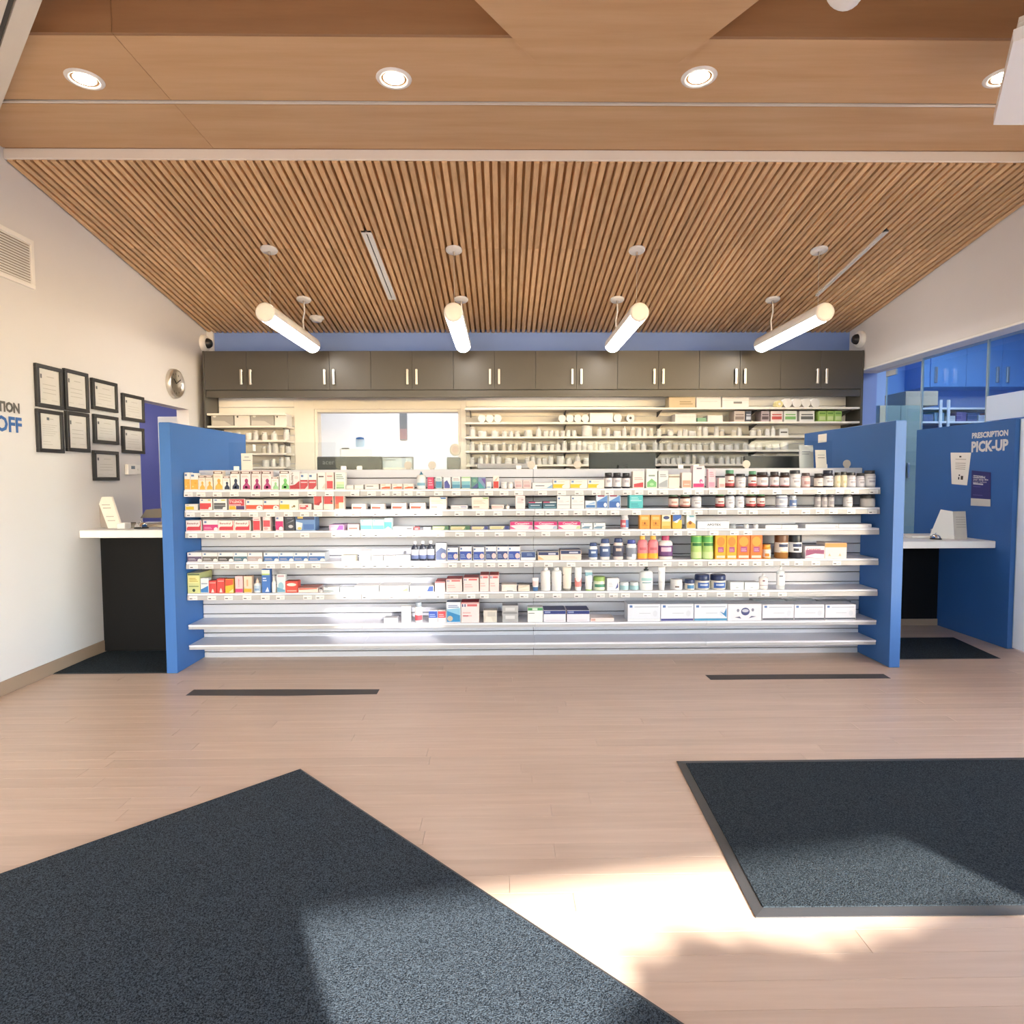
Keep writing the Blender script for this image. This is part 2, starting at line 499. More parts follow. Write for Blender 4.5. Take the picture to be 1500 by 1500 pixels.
# slat parts were built around the ceiling origin: shift is in X only
# ---- veneer bulkhead in front of it
BY = CY0 - .012; SZ = onY(750, 219.5, BY).z; FY = onZ(750, 51.5, SZ).y
bk = mb(); bk.box((WX0, FY+.02, SZ+.02), (WX1, BY, 4.3))
bulk = struct(bk.build('ceiling_bulkhead', M['slatback']), 'wood veneered ceiling bulkhead with recessed downlights')
sx = onZ(176, 62, SZ).x
xs = [WX0, sx, WX1]
TY = onZ(750, 152, SZ).y
for i in range(2):
    for y0, y1 in ((FY+.0205, TY-.02), (TY+.02, BY-.004)):
        mb().cbox((xs[i]+.001, y0, SZ), (xs[i+1]-.001, y1, SZ+.02), .001).build('veneer_panel', M['veneer'], bulk)
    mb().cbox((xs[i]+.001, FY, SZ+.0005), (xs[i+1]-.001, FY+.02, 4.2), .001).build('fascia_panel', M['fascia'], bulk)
mb().box((WX0, TY-.018, SZ+.004), (WX1, TY+.018, SZ+.02)).build('shadow_gap', M['dark'], bulk)
mb().cbox((WX0, TY-.012, SZ-.006), (WX1, TY+.006, SZ+.012), .002).build('metal_trim', M['alu'], bulk)
struct(mb().cbox((WX0, BY-.005, onY(750, 235, BY).z), (WX1, CY0+.0015, SZ-.002), .003).build('trim_3', M['beam']), 'pale metal beam edge between veneer bulkhead and slatted ceiling')
# high ceiling over the entrance
struct(mb().box((-5.2, -1.8, 4.2), (WX1+.3, FY+.02, 4.3)).build('ceiling_entrance', M['veneer']))
# angled wood ceiling panel hanging below the bulkhead
zp = SZ - .03
pts = [onZ(790, 95, zp), onZ(990, 95, zp), onZ(1112, 0, zp), onZ(695, 0, zp)]
d1 = (pts[3]-pts[0]); d2 = (pts[2]-pts[1])
poly = [pts[0], pts[1], pts[1]+d2*3.2, pts[0]+d1*3.2]
wp = mb().prism([(p.x, p.y) for p in poly], zp, zp+.06).build('hanging_wood_panel', M['veneer'])
tag(wp, 'angled light wood ceiling panel hanging in front of the bulkhead', 'ceiling panel')
for i, (t, u) in enumerate(((.35, .3), (.35, .7), (.9, .3), (.9, .7))):
    q = (pts[0]+d1*3.2*t).lerp(pts[1]+d2*3.2*t, u)
    mb().tube([(q.x, q.y, zp+.06), (q.x, q.y, 4.2)], .008).build('hanger_rod', M['alu'], wp)
# diagonal aluminium header rail, top left
hz = 3.33
pa = onZ(62, 0, hz); pb = onZ(0, 160, hz)
dr = (pb-pa).normalized(); nr = Vector((-dr.y, dr.x, 0))
pe = pa + dr*((WX0+.002-pa.x)/dr.x); ps = pa - dr*1.6
def rail_poly(o0, o1): return [(p.x, p.y) for p in (ps+nr*o0, pe+nr*o0, pe+nr*o1, ps+nr*o1)]
hr = empty('header_rail', ((ps+pe)/2).to_tuple())
mb().prism(rail_poly(0, .075), hz, hz+.07).build('outer_rail', M['alu'], hr)
mb().prism(rail_poly(.077, .098), hz+.02, hz+.07).build('dark_channel', M['kick'], hr)
mb().prism(rail_poly(.10, .15), hz-.005, hz+.07).build('inner_rail', M['alu'], hr)
tag(hr, 'diagonal aluminium header rail at the upper left corner', 'rail')
# ---- added unseen shop front and sun blockers, shaped to place the sun patches
sf = mb()
for x0, x1 in ((-5.2, -3.1), (3.6, 4.04)): sf.box((x0, -1.92, 0), (x1, -1.8, 4.3))
sf.box((-3.1, -1.92, 2.7), (3.6, -1.8, 3.0))
cl0, cl1 = 1.95, 2.78  # high slit added to throw a sun patch on the slatwall
sf.box((-3.1, -1.92, 3.0), (cl0, -1.8, 4.3)); sf.box((cl1, -1.92, 3.0), (3.6, -1.8, 4.3)); sf.box((cl0, -1.92, 4.05), (cl1, -1.8, 4.3))
struct(sf.build('wall_front_added', M['wall']))  # guessed wall, its openings placed to steer the sun
struct(mb().box((cl0, -1.87, 3.0), (cl1, -1.86, 4.05)).build('window_sun_slit', glass('sun_dimming_glass', '#b9babd', 0.6)))  # added pane, its tint weakens the sun on the slatwall
for i, x in enumerate((-3.07, -1.8, 1.2, 3.57)):
    struct(mb().box((x-.03, -1.9, 0), (x+.03, -1.82, 2.7)).build('window_1' if i == 0 else 'window_1_mullion', M['alu']))
struct(mb().prism([(-6, -5.68), (8, -3.16), (8, -1.92), (-6, -1.92)], 2.72, 2.9).build('roof_sun_blocker', M['white']))  # unseen blocker added, slanted edge cuts off the floor sun
struct(mb().box((GX+.14, -3.3, 3.0), (GX+3.4, 3.98, 3.15)).build('roof_sun_blocker_side', M['white']))  # unseen blocker added to keep side sun off the slatwall foot
struct(mb().box((-.6, -1.9, 0), (1.15, -1.82, 2.7)).build('wall_sun_blocker', M['white']))  # solid panel added to shade the floor left of the sun patch
hv = []; hn = 90  # unseen green block added, wavy top shapes the near edge of the sun
hr_ = random.Random(5)
for i in range(hn+1):
    x_ = .9 + 5.6*i/hn; zt_ = 1.98 + .10*math.sin(x_*2.1+.6) + .05*math.sin(x_*5.3) + hr_.uniform(-.012, .012)
    hv.append((x_, zt_))
hg = mb().prism(hv + [(6.5, -.02), (.9, -.02)], 2.75, 3.35, 0, 'y')
hg = hg.build('sun_screen', paint('sun_screen_green', '#4a5c34', 0.9, var=.35, scale=30, bump=.6, bscale=40))
hg['kind'] = 'stuff'; hg['label'] = 'added unseen green hedge outside the shop front'; hg['category'] = 'sun_screen'
struct(mb().box((-40, -40, -.3), (40, -1.92, -.02)).build('ground_pavement', paint('pavement_asphalt', '#8b8a8c', 0.9, var=.1)))
# right side of the entrance: glazed, low sill
rs = mb(); rs.box((GX, -1.8, 0), (GX+.12, 3.4, .5)); rs.box((GX, -1.8, .5), (GX+.12, -.6, 3.0)); rs.box((GX, 3.4, 0), (GX+.12, 3.98, 3.0))
struct(rs.build('wall_right_front', M['wall']))
# consultation room behind the glass
cr = mb(); cr.box((7.4, 3.4, 0), (7.5, 8.4, 3.2)); cr.box((GX+.12, 3.4, 0), (7.4, 3.5, 3.2)); cr.box((GX+.02, 8.3, 0), (7.4, 8.4, 3.2)); cr.box((GX-.08, 7.0, 0), (GX+.02, 8.4, 3.2))
struct(cr.build('wall_consulting_room', M['roomblue']))
struct(mb().box((GX+.14, 3.4, 3.2), (7.5, 8.4, 3.28)).build('ceiling_consulting_room', M['cream']))
for lx_, ly_, lb_ in ((5.3, 6.6, 'added unseen fill lamp deep in the consulting room behind the glass'), (5.6, 4.8, 'added unseen fill lamp at the front of the consulting room')):
    cl = empty('ceiling_light', (lx_, ly_, 3.2))  # lamps added out of view to brighten the room behind the glass
    mb().cbox((lx_-.32, ly_-.62, 3.16), (lx_+.32, ly_+.62, 3.199), .004).build('lamp_housing', M['plasticw'], cl)
    mb().box((lx_-.3, ly_-.6, 3.154), (lx_+.3, ly_+.6, 3.16)).build('lamp_diffuser', M['round'], cl)
    tag(cl, lb_, 'light')
cl = empty('ceiling_light', (-1.4, 8.3, 2.75))
mb().cbox((-2.4, 8.0, 2.70), (-.4, 8.6, 2.75), .004).build('lamp_housing', M['plasticw'], cl)
mb().box((-2.37, 8.03, 2.692), (-.43, 8.57, 2.7)).build('lamp_diffuser', emit('panel_light', '#ffffff', 6.5), cl)
tag(cl, 'flat panel light in the bright back room', 'light')

# ---- lights in the ceiling
def downlight(px, py, label):
    c = onZ(px, py, SZ)
    r = empty('downlight', (c.x, c.y, SZ))
    mb().lathe([(.066, .012), (.066, -.004), (.075, -.008), (.090, -.004), (.092, 0)], 28, (c.x, c.y, SZ), cap=False).build('trim_ring', M['plasticw'], r)
    mb().lathe([(.0, -.001), (.05, -.001), (.066, .004)], 28, (c.x, c.y, SZ), cap=False).build('lens', M['lens'], r)
    tag(r, label, 'downlight', 'recessed downlights in the bulkhead')
downlight(124, 116, 'recessed downlight farthest left in the veneer bulkhead, near the diagonal rail')
downlight(577, 115, 'recessed downlight second from the left in the veneer bulkhead')
downlight(1024, 113, 'recessed downlight in the bulkhead just right of the angled wood panel')
downlight(1470, 113, 'recessed downlight at the right, partly hidden by the white hanging panel')
def ceil_pt(px, py):
    v = ray(px, py)                      # z = 3.33 - .146 (y-3.98)
    t = (CZA + CSL*CY0 - CAM_LOC.z) / (v.z + CSL*v.y)
    return CAM_LOC + v*t
_c0 = ceil_pt(394, 365); _c1 = ceil_pt(448, 438)
_py0 = _c0.x / (onY(388, 457, 1.0).x); _py1 = _c0.x / (onY(458, 501, 1.0).x)
TUBE_Z, TR = onY(388, 457, _py0).z, 0.075
def pendant(x, label, y0=_py0, y1=_py1, z=TUBE_Z, lit=True, topz=None, group='tubular pendant lamps over the dispensary'):
    r = empty('pendant_lamp', (x, (y0+y1)/2, z))
    n = 24
    def arc(a0, a1, k, rad=TR): return [(x + rad*math.cos(a0+(a1-a0)*i/k), z + rad*math.sin(a0+(a1-a0)*i/k)) for i in range(k+1)]
    def half(a0, a1, k, nm, mt, rad=TR, c0=0.012):
        pr = arc(a0, a1, k, rad); V = [(p[0], y0+c0, p[1]) for p in pr] + [(p[0], y1-c0, p[1]) for p in pr]
        m = mb().add(V, [(i, i+1, k+2+i, k+1+i) for i in range(k)], 0, True)
        # inner closing face so that the shell is solid
        m.add([V[0], V[k], V[2*k+1], V[k+1]], [(0, 1, 2, 3)])
        return m.build(nm, mt, r)
    half(R(-18), R(198), 18, 'housing', M['plasticw'])
    half(R(198), R(342), 14, 'diffuser', M['tube'] if lit else M['plasticw'], TR*.985)
    for yy, s_ in ((y0, 1), (y1, -1)):
        m = mb(); pr = [(TR*.004, -.010), (TR*.3, -.010), (TR*.75, -.009), (TR*.97, -.004), (TR, .004), (TR, .014)]
        V = []; k = 24
        for rr, d in pr:
            for j in range(k):
                aa = 2*math.pi*j/k
                V.append((x+rr*math.cos(aa), yy+s_*d, z+rr*math.sin(aa)))
        F = [(i*k+j, i*k+(j+1)%k, (i+1)*k+(j+1)%k, (i+1)*k+j) for i in range(len(pr)-1) for j in range(k)] 
        m.add(V, F, 0, True); m.build('end_cap', M['plasticw'], r)
    for yy, cord in (((_c0.y, False), (_c1.y, True)) if not topz else ((y0+.09, False), (y1-.19, True))):
        cz = topz if topz else ceil_z(yy)
        c = mb()
        sl_ = 0 if topz else -CSL
        V = []; k = 24; prf = [(.066, 0), (.066, -.010), (.058, -.018), (.0, -.019)]
        for rr, d in prf:
            for j in range(k):
                aa = 2*math.pi*j/k; dx, dy = rr*math.cos(aa), rr*math.sin(aa)
                V.append((x+dx, yy+dy, cz + dy*sl_ + d))
        c.add(V, [(i*k+j, i*k+(j+1)%k, (i+1)*k+(j+1)%k, (i+1)*k+j) for i in range(len(prf)-1) for j in range(k)], 0, True)
        ca = c.build('canopy', M['plasticw'], r)
        mb().lathe([(.008, -.045), (.008, -.018)], 8, (x, yy, cz)).build('wire_grip', M['steel'], ca)
        if cord: mb().tube([(x, yy, cz-.02), (x+.004, yy, cz-.12), (x-.012, yy, z+TR+.1), (x-.006, yy, z+TR-.004)], .0075, 8).build('power_cord', M['plasticw'], r)
        else: mb().tube([(x, yy, cz-.03), (x, yy, z+TR-.003)], .0016, 6).build('hanging_wire', M['alu'], r)
    tag(r, label, 'pendant lamp', group)
for xp, lb in ((388, 'lit tubular pendant lamp nearest the certificates wall'), (664, 'lit tubular pendant lamp hanging left of centre, above the pass-through window'),
               (937, 'lit tubular pendant lamp second from the glass partition side'), (1209, 'lit tubular pendant lamp nearest the glass partition')):
    pendant(onY(xp, 456, _py0).x, lb)
q = onY(1236, -12, 2.62)
pendant(q.x, 'unlit white tubular pendant lamp cut off by the top of the picture', 1.35, 2.62, q.z, False, 4.2, None)
def slot(p0, p1, w, label):
    a, b = ceil_pt(*p0), ceil_pt(*p1); x = (a.x+b.x)/2
    r = empty('slot_diffuser', (x, (a.y+b.y)/2, ceil_z((a.y+b.y)/2)))
    def strip(x0, x1, lo, hi, nm, mt):
        V = []
        for yy in (a.y, b.y):
            zz = ceil_z(yy); V += [(x0, yy, zz+lo), (x1, yy, zz+lo), (x1, yy, zz+hi), (x0, yy, zz+hi)]
        mb().add(V, [(0,3,2,1),(4,5,6,7),(0,1,5,4),(1,2,6,5),(2,3,7,6),(3,0,4,7)]).build(nm, mt, r)
    strip(x-w/2, x-w*.06, -.012, .01, 'frame_bar', M['plasticw']); strip(x+w*.06, x+w/2, -.012, .01, 'frame_bar', M['plasticw'])
    strip(x-w*.06, x+w*.06, -.002, .012, 'dark_slot', M['black'])
    for yy in (a.y, b.y-.02):
        V = []
        for y_ in (yy, yy+.02):
            zz = ceil_z(y_); V += [(x-w/2, y_, zz-.013), (x+w/2, y_, zz-.013), (x+w/2, y_, zz+.01), (x-w/2, y_, zz+.01)]
        mb().add(V, [(0,3,2,1),(4,5,6,7),(0,1,5,4),(1,2,6,5),(2,3,7,6),(3,0,4,7)]).build('end_piece', M['plasticw'], r)
    tag(r, label, 'air diffuser')
slot((537, 338), (574, 437), .075, 'white linear air slot in the slatted ceiling, left of centre')
slot((1297, 337), (1198, 432), .03, 'thin white linear strip in the slatted ceiling near the glass wall')
c = ceil_pt(464, 465)
sd = mb().lathe([(.0, -.045), (.04, -.045), (.052, -.034), (.055, -.02), (.07, -.018), (.07, .008)], 24, (c.x, c.y, c.z), cap=False).build('smoke_detector', M['plasticw'])
tag(sd, 'round white smoke detector on the slatted ceiling', 'smoke detector')
# white suspended panel, upper right
zc = 3.10
g0 = onZ(1455, 183, zc); g1 = onZ(1484, 62, zc)
pv = [(g0.x, g0.y), (g1.x, g1.y), (g1.x+.5, g1.y-.55), (g0.x+1.0, g1.y-.2), (g0.x+1.0, g0.y)]
hp = empty('suspended_panel', (g0.x+.4, g1.y, zc))
mb().prism(pv, zc, zc+.05).build('panel_board', M['white'], hp)
mb().prism([(p[0]*.985+.02, p[1]*.985) for p in pv], zc+.05, zc+.07).build('panel_back', M['alu'], hp)
for px_, py_ in ((g1.x+.05, g1.y), (g0.x+.9, g0.y-.1), (g1.x+.5, g1.y-.45)):
    mb().tube([(px_, py_, zc+.07), (px_, py_, 4.2 if py_ < FY else SZ)], .003, 6).build('suspension_wire', M['alu'], hp)
tag(hp, 'white suspended ceiling panel at the upper right corner', 'ceiling panel')

# ================================================================== fixed furniture
# ---- upper cabinets along the back wall
CF = 6.57                                    # door plane
cxL = onY(298, 540, CF).x; cxR = onY(1264, 540, CF).x
cxL = max(cxL, WX0+.004); cxR = min(cxR, WX1-.004)
czT = onY(780, 514, CF).z; czB = onY(780, 571, CF).z
nun = 8; ex = .02
uw = (cxR - cxL - 2*ex) / nun
names = ['farthest left, next to the white wall', 'second from the left, above the left wall shelves', 'third from the left, above the pass-through window', 'fourth from the left, above the window edge',
         'fifth from the left, above the white bottles', 'sixth from the left', 'second from the glass partition end', 'farthest right, next to the glass partition']
for i in range(nun):
    x0 = cxL + ex + i*uw; x1 = x0 + uw
    r = empty('wall_cabinet', ((x0+x1)/2, CF+.15, czB))
    mb().box((x0+.0005, CF+.002, czB), (x1-.0005, WYB-.001, czT)).build('body', M['charcoal'], r)
    for k in range(2):
        d0 = x0 + k*uw/2 + .0012; d1 = x0 + (k+1)*uw/2 - .0012
        d = mb().cbox((d0, CF-.018, czB+.002), (d1, CF, czT-.002), .0015).build('door', M['charcoal'], r)
        hx = d1 - .045 if k == 0 else d0 + .045
        hz0 = czB + (czT-czB)*.13; hz1 = czB + (czT-czB)*.52
        h = mb(); h.cbox((hx-.011, CF-.048, hz0), (hx+.011, CF-.040, hz1), .003)
        for zz in (hz0+.012, hz1-.012): h.cbox((hx-.009, CF-.042, zz-.008), (hx+.009, CF-.018, zz+.008), .001)
        h.build('handle', M['steel'], d)
    tag(r, 'charcoal wall cabinet with two bar handles, ' + names[i], 'cabinet', 'row of charcoal wall cabinets')
for x0, lb in ((cxL, 'charcoal end panel beside the white wall, left of the cabinets'), (cxR-ex, 'charcoal end panel at the glass side of the cabinets')):
    tag(mb().cbox((x0, CF-.018, 0.4), (x0+ex-.001, WYB-.001, czT), .001).build('cabinet_end_panel', M['charcoal'], None), lb, 'cabinet panel')
vz = onY(780, 581.5, CF).z
tag(mb().cbox((cxL+ex+.001, CF-.005, vz), (cxR-ex-.001, CF+.018, czB-.003), .001).build('cabinet_valance', M['charcoal']), 'long charcoal valance strip under the wall cabinets', 'valance')
# strip light under the cabinets, behind the valance
for i, (x0, x1, lb) in enumerate(((-2.95, -2.35, 'slim strip light under the cabinets over the left wall shelves'), (-.2, 1.5, 'slim strip light under the cabinets over the bottle shelves'), (1.8, 3.5, 'slim strip light under the cabinets near the glass partition'))):
    r = empty('strip_light', ((x0+x1)/2, CF+.06, czB-.02))
    mb().cbox((x0, CF+.03, czB-.016), (x1, CF+.08, czB-.001), .002).build('housing', M['plasticw'], r)
    mb().box((x0+.01, CF+.035, czB-.02), (x1-.01, CF+.075, czB-.0165)).build('diffuser', M['strip'], r)
    tag(r, lb, 'strip light')

# ---- back wall shelving (right of the pass-through and left of it)
SF = 6.56
SHELF_Y = [597, 618, 639, 659.5, 680, 701]
def back_shelves(x0, x1, label, ys, name='wall_shelving'):
    r = empty(name, ((x0+x1)/2, WYB-.15, .6))
    z = 0.80; k = 0
    while z < vz + .05:                       # slatted back board
        mb().cbox((x0, WYB-.022, z), (x1, WYB-.002, z+.097), .002).build('back_slat', M['cream'], r)
        z += .1
    zs = []
    for yy in ys:
        zz = onY(900, yy, SF).z; zs.append(zz)
        s_ = mb().cbox((x0, SF, zz-.02), (x1, WYB-.024, zz), .002).build('shelf', M['cream'], r)
        n = max(1, int((x1-x0)/.85))
        for j in range(n+1):
            bx = x0 + .05 + (x1-x0-.1)*j/n
            mb().prism([(SF+.06, zz-.021), (WYB-.03, zz-.021), (WYB-.03, zz-.075)], bx-.004, bx+.004, 0, 'x').build('bracket', M['kick'], s_)
    tag(r, label, 'shelving')
    return zs
bx0 = onY(683, 600, WYB-.02).x; bx1 = cxR - ex - .004
BZ = back_shelves(bx0, bx1, 'cream wall shelving filled with white bottles, right of the pass-through', SHELF_Y)
lx0 = cxL + ex + .004; lx1 = onY(431, 600, WYB-.02).x
LZ = back_shelves(lx0, lx1, 'short cream wall shelving with white boxes, left of the pass-through', [604, 622, 643, 662, 682])
# ---- pass-through window frame
r = empty('window_2', ((HX0+HX1)/2, WYB, HZ0))
fx0 = lx1+.001; fx1 = bx0-.001
for p0, p1 in (((fx0, HZ0-.1), (HX0, czB-.004)), ((HX1, HZ0-.1), (fx1, czB-.004)), ((HX0, HZ1), (HX1, czB-.004))):
    mb().cbox((p0[0], WYB-.03, p0[1]), (p1[0], WYB-.001, p1[1]), .002).build('casing', M['cream'], r)
for p0, p1 in (((HX0, HZ0), (HX0+.03, HZ1)), ((HX1-.03, HZ0), (HX1, HZ1)), ((HX0+.03, HZ1-.03), (HX1-.03, HZ1)), ((HX0+.03, HZ0), (HX1-.03, HZ0+.03))):
    mb().cbox((p0[0]+.001, WYB-.012, p0[1]+.001), (p1[0]-.001, WYB+.13, p1[1]-.001), .002).build('jamb', M['cream'], r)
for xx in (HX0+.031, HX1-.037):
    mb().box((xx, WYB-.01, 1.72), (xx+.006, WYB+.03, 1.82)).build('hinge', M['steel'], r)
r['kind'] = 'structure'; r['label'] = 'cream framed pass-through window into the bright back room'
# ---- things in and behind the window
pz = HZ0
tb = mb(); tb.cbox((HX0-.4, 7.6, 1.20), (HX1+.3, 8.3, 1.24), .004)
bt = empty('back_room_table', ((HX0+HX1)/2, 7.95, 0)); tb.build('table_top', M['white'], bt)
for x_ in (HX0-.35, HX1+.25):
    for y_ in (7.65, 8.25): mb().box((x_-.025, y_-.025, 0), (x_+.025, y_+.025, 1.2)).build('leg', M['white'], bt)
tag(bt, 'high white work table in the bright back room', 'table')
a = onY(500, 655, 7.8); b = onY(546, 655, 7.8)
pr = empty('printer', ((a.x+b.x)/2, 7.8, 1.24))
mb().cbox((a.x, 7.7, 1.24), (b.x, 8.05, onY(500, 655, 7.7).z), .02).build('printer_body', M['plasticw'], pr)
mb().cbox((a.x+.03, 7.69, onY(500, 658, 7.7).z), (a.x+.12, 7.70, onY(500, 656, 7.7).z), .001).build('control_strip', M['plasticb'], pr)
tag(pr, 'white desktop printer on the back room table', 'printer')
a = onY(521, 641, 7.85); b = onY(534, 655, 7.85)
cn = empty('cleaning_canister', ((a.x+b.x)/2, 7.85, b.z))
zt = onY(500, 655, 7.7).z
mb().lathe([(.05, 0), (.055, .02), (.055, .1)], 16, ((a.x+b.x)/2, 7.85, zt)).build('canister_body', P('#bcd6ee'), cn)
mb().lathe([(.05, .1), (.05, .12), (.02, .13)], 16, ((a.x+b.x)/2, 7.85, zt)).build('lid', P('#3c6fb0'), cn)
tag(cn, 'pale blue canister standing on the white printer', 'canister')
a = onY(586, 603, 9.2); b = onY(593, 644, 9.2)
pf = empty('wall_poster', ((a.x+b.x)/2, 9.28, b.z))
mb().box((a.x-.02, 9.28, b.z), (b.x+.02, 9.299, a.z)).build('poster_sheet', P('#8d8f92'), pf)
mb().box((a.x-.018, 9.277, b.z+.01), (b.x+.018, 9.279, b.z+(a.z-b.z)*.4)).build('poster_photo', P('#b79a9a'), pf)
tag(pf, 'narrow grey and pink poster on the back room wall', 'poster')

# ---- slatwall display in front of the dispensary
SWY = 4.74; GF = 4.50                        # slatwall face, shelf front
GX0, GX1 = -2.25, 2.70
SHY = [716.0, 745.5, 776.0, 821.0, 866.5, 912.0, 941.5]
SHZ = [onY(778, yy, GF).z for yy in SHY]
topz = 1.405
disp = empty('slatwall_display', ((GX0+GX1)/2, SWY, 0))
gz0 = onY(600, 966, SWY).z
rowp = 0.0722
nrow = int((topz - gz0) / rowp)
mid = (GX0+GX1)/2
for i in range(nrow+1):
    z0 = gz0 + i*rowp; z1 = min(z0 + rowp - .006, topz)
    if z1 - z0 < .01: continue
    for x0, x1 in ((GX0+.001, mid-.001), (mid+.001, GX1-.001)):
        mb().cbox((x0, SWY, z0), (x1, SWY+.014, z1), .002).build('slat_board', M['slatwhite'], disp)
mb().box((GX0, SWY+.0145, gz0), (GX1, SWY+.03, topz)).build('backing_board', M['dark'], disp)
mb().cbox((GX0, SWY+.012, 0.001), (GX1, SWY+.03, gz0-.002), .001).build('kick_board', M['kick'], disp)
SHELF = []
RAIL_H = .033
for k, z in enumerate(SHZ):
    segs = []
    for j in range(4):
        x0 = GX0 + .004 + (GX1-GX0-.008)*j/4; x1 = GX0 + .004 + (GX1-GX0-.008)*(j+1)/4
        s_ = mb().cbox((x0+.0006, GF, z-.014), (x1-.0006, SWY-.001, z), .002).build('shelf', M['shelf'], disp)
        if k < 5: mb().cbox((x0+.001, GF-.004, z-.014-RAIL_H), (x1-.001, GF+.006, z-.0145), .001).build('price_rail', M['rail'], s_)
        else: mb().cbox((x0+.001, GF+.004, z-.014-.02), (x1-.001, GF+.010, z-.0145), .001).build('price_rail', M['rail'], s_)
        for bx in (x0+.03, x1-.03):
            mb().prism([(GF+.03, z-.0145), (SWY-.002, z-.0145), (SWY-.002, z-.045), (GF+.08, z-.02)], bx-.003, bx+.003, 0, 'x').build('bracket', M['shelf'], s_)
        segs.append((x0, x1, s_))
    SHELF.append(segs)
tag(disp, 'long pale grey slatwall display with seven rows of shelves', 'display shelving')
def price_tag(k, x, lit=True):
    z = SHZ[k]
    for x0, x1, s_ in SHELF[k]:
        if x0 <= x < x1:
            x = min(max(x, x0+.034), x1-.034)
            m = mb(); zz = z-.014-RAIL_H+.001
            m.cbox((x-.031, GF-.0065, zz), (x+.031, GF-.0045, zz+.031), .0005, 0)
            m.box((x-.024, GF-.0068, zz+.008), (x-.004, GF-.0064, zz+.014), 1); m.box((x+.004, GF-.0068, zz+.011), (x+.022, GF-.0064, zz+.014), 2)
            m.build('price_tag', [P('#f1efee'), P('#4a4646'), P('#b5b0ae')], s_)
            return
# end panels
def end_panel(x0, x1, y0, y1, z1, label):
    r = empty('end_panel', ((x0+x1)/2, (y0+y1)/2, 0))
    mb().cbox((x0, y0, 0.001), (x1, y1, z1), .003).build('panel_board', M['blue'], r)
    mb().cbox((x0-.0008, y0-.0012, 0.003), (x1+.0008, y0+.0015, z1-.003), .0005).build('edge_band', M['blue'], r)
    tag(r, label, 'panel')
    return r
PZ = 1.725
PL0, PL1 = GX0-.074, GX0-.002
PR0, PR1 = GX1+.002, GX1+.074
PLP = end_panel(PL0, PL1, 4.35, 5.62, PZ, 'tall blue end panel closing the display beside the drop-off counter')
end_panel(PR0, PR1, 4.35, 5.68, PZ, 'tall blue end panel closing the display beside the pick-up counter')
# ledge, acrylic guard and worktop behind the slatwall
tag(mb().cbox((GX0, SWY+.031, topz-.03), (GX1, SWY+.21, topz), .003).build('counter_ledge', M['cream']), 'long narrow cream ledge on top of the slatwall display', 'ledge')
wk = empty('dispensary_worktop', ((GX0+GX1)/2, 5.25, 0))
mb().cbox((GX0, SWY+.035, 1.02), (GX1, 5.55, 1.06), .003).build('worktop', M['cream'], wk)
for x_ in (GX0+.02, mid, GX1-.06): mb().box((x_, SWY+.04, .001), (x_+.03, 5.5, 1.02)).build('support_panel', M['cream'], wk)
tag(wk, 'cream dispensary worktop behind the display', 'worktop')
gy = SWY + .12
agz = onY(400, 648, gy).z
aedges = [GX0+.17, -1.15, .18, 1.42, GX1-.17]
for i in range(4):
    g = empty('acrylic_guard', ((aedges[i]+aedges[i+1])/2, gy, topz))
    mb().box((aedges[i]+.002, gy-.002, topz+.001), (aedges[i+1]-.002, gy+.003, agz)).build('acrylic_sheet', M['acrylic'], g)
    for xx in (aedges[i]+.06, aedges[i+1]-.06):
        mb().cbox((xx-.02, gy-.012, topz+.0005), (xx+.02, gy-.003, topz+.03), .002).build('foot_clip', M['plasticw'], g)
    tag(g, 'clear acrylic sneeze guard on the ledge, ' + ['in front of the left wall shelves', 'in front of the pass-through window', 'in front of the middle monitor', 'by the pick-up side'][i], 'sneeze guard', 'acrylic guards along the ledge')
for px_, nm in ((598, 'right of the laptop sheet'), (633, 'above the pink carton'), (778, 'left of the middle monitor'), (846, 'just left of the middle monitor'), (1093, 'above the green capped vitamins'), (1240, 'near the pick-up end panel')):
    p = onY(px_, 690, gy-.02)
    m = mb(); k = 18; rr = .030; V = []
    for yy in (gy-.024, gy-.020):
        V += [(p.x + rr*math.cos(2*math.pi*j/k), yy, topz + rr*.7 + rr*math.sin(2*math.pi*j/k)*1.0 + .012) for j in range(k)]
    m.add(V, [tuple(range(k)), tuple(reversed(range(k, 2*k)))] + [(j, j+k, (j+1)%k+k, (j+1)%k) for j in range(k)])
    m.cbox((p.x-.015, gy-.03, topz), (p.x+.015, gy-.014, topz+.012), .001)
    tag(m.build('round_shelf_marker', P('#d9d0c4')), 'small round beige marker disc on the ledge, ' + nm, 'marker')

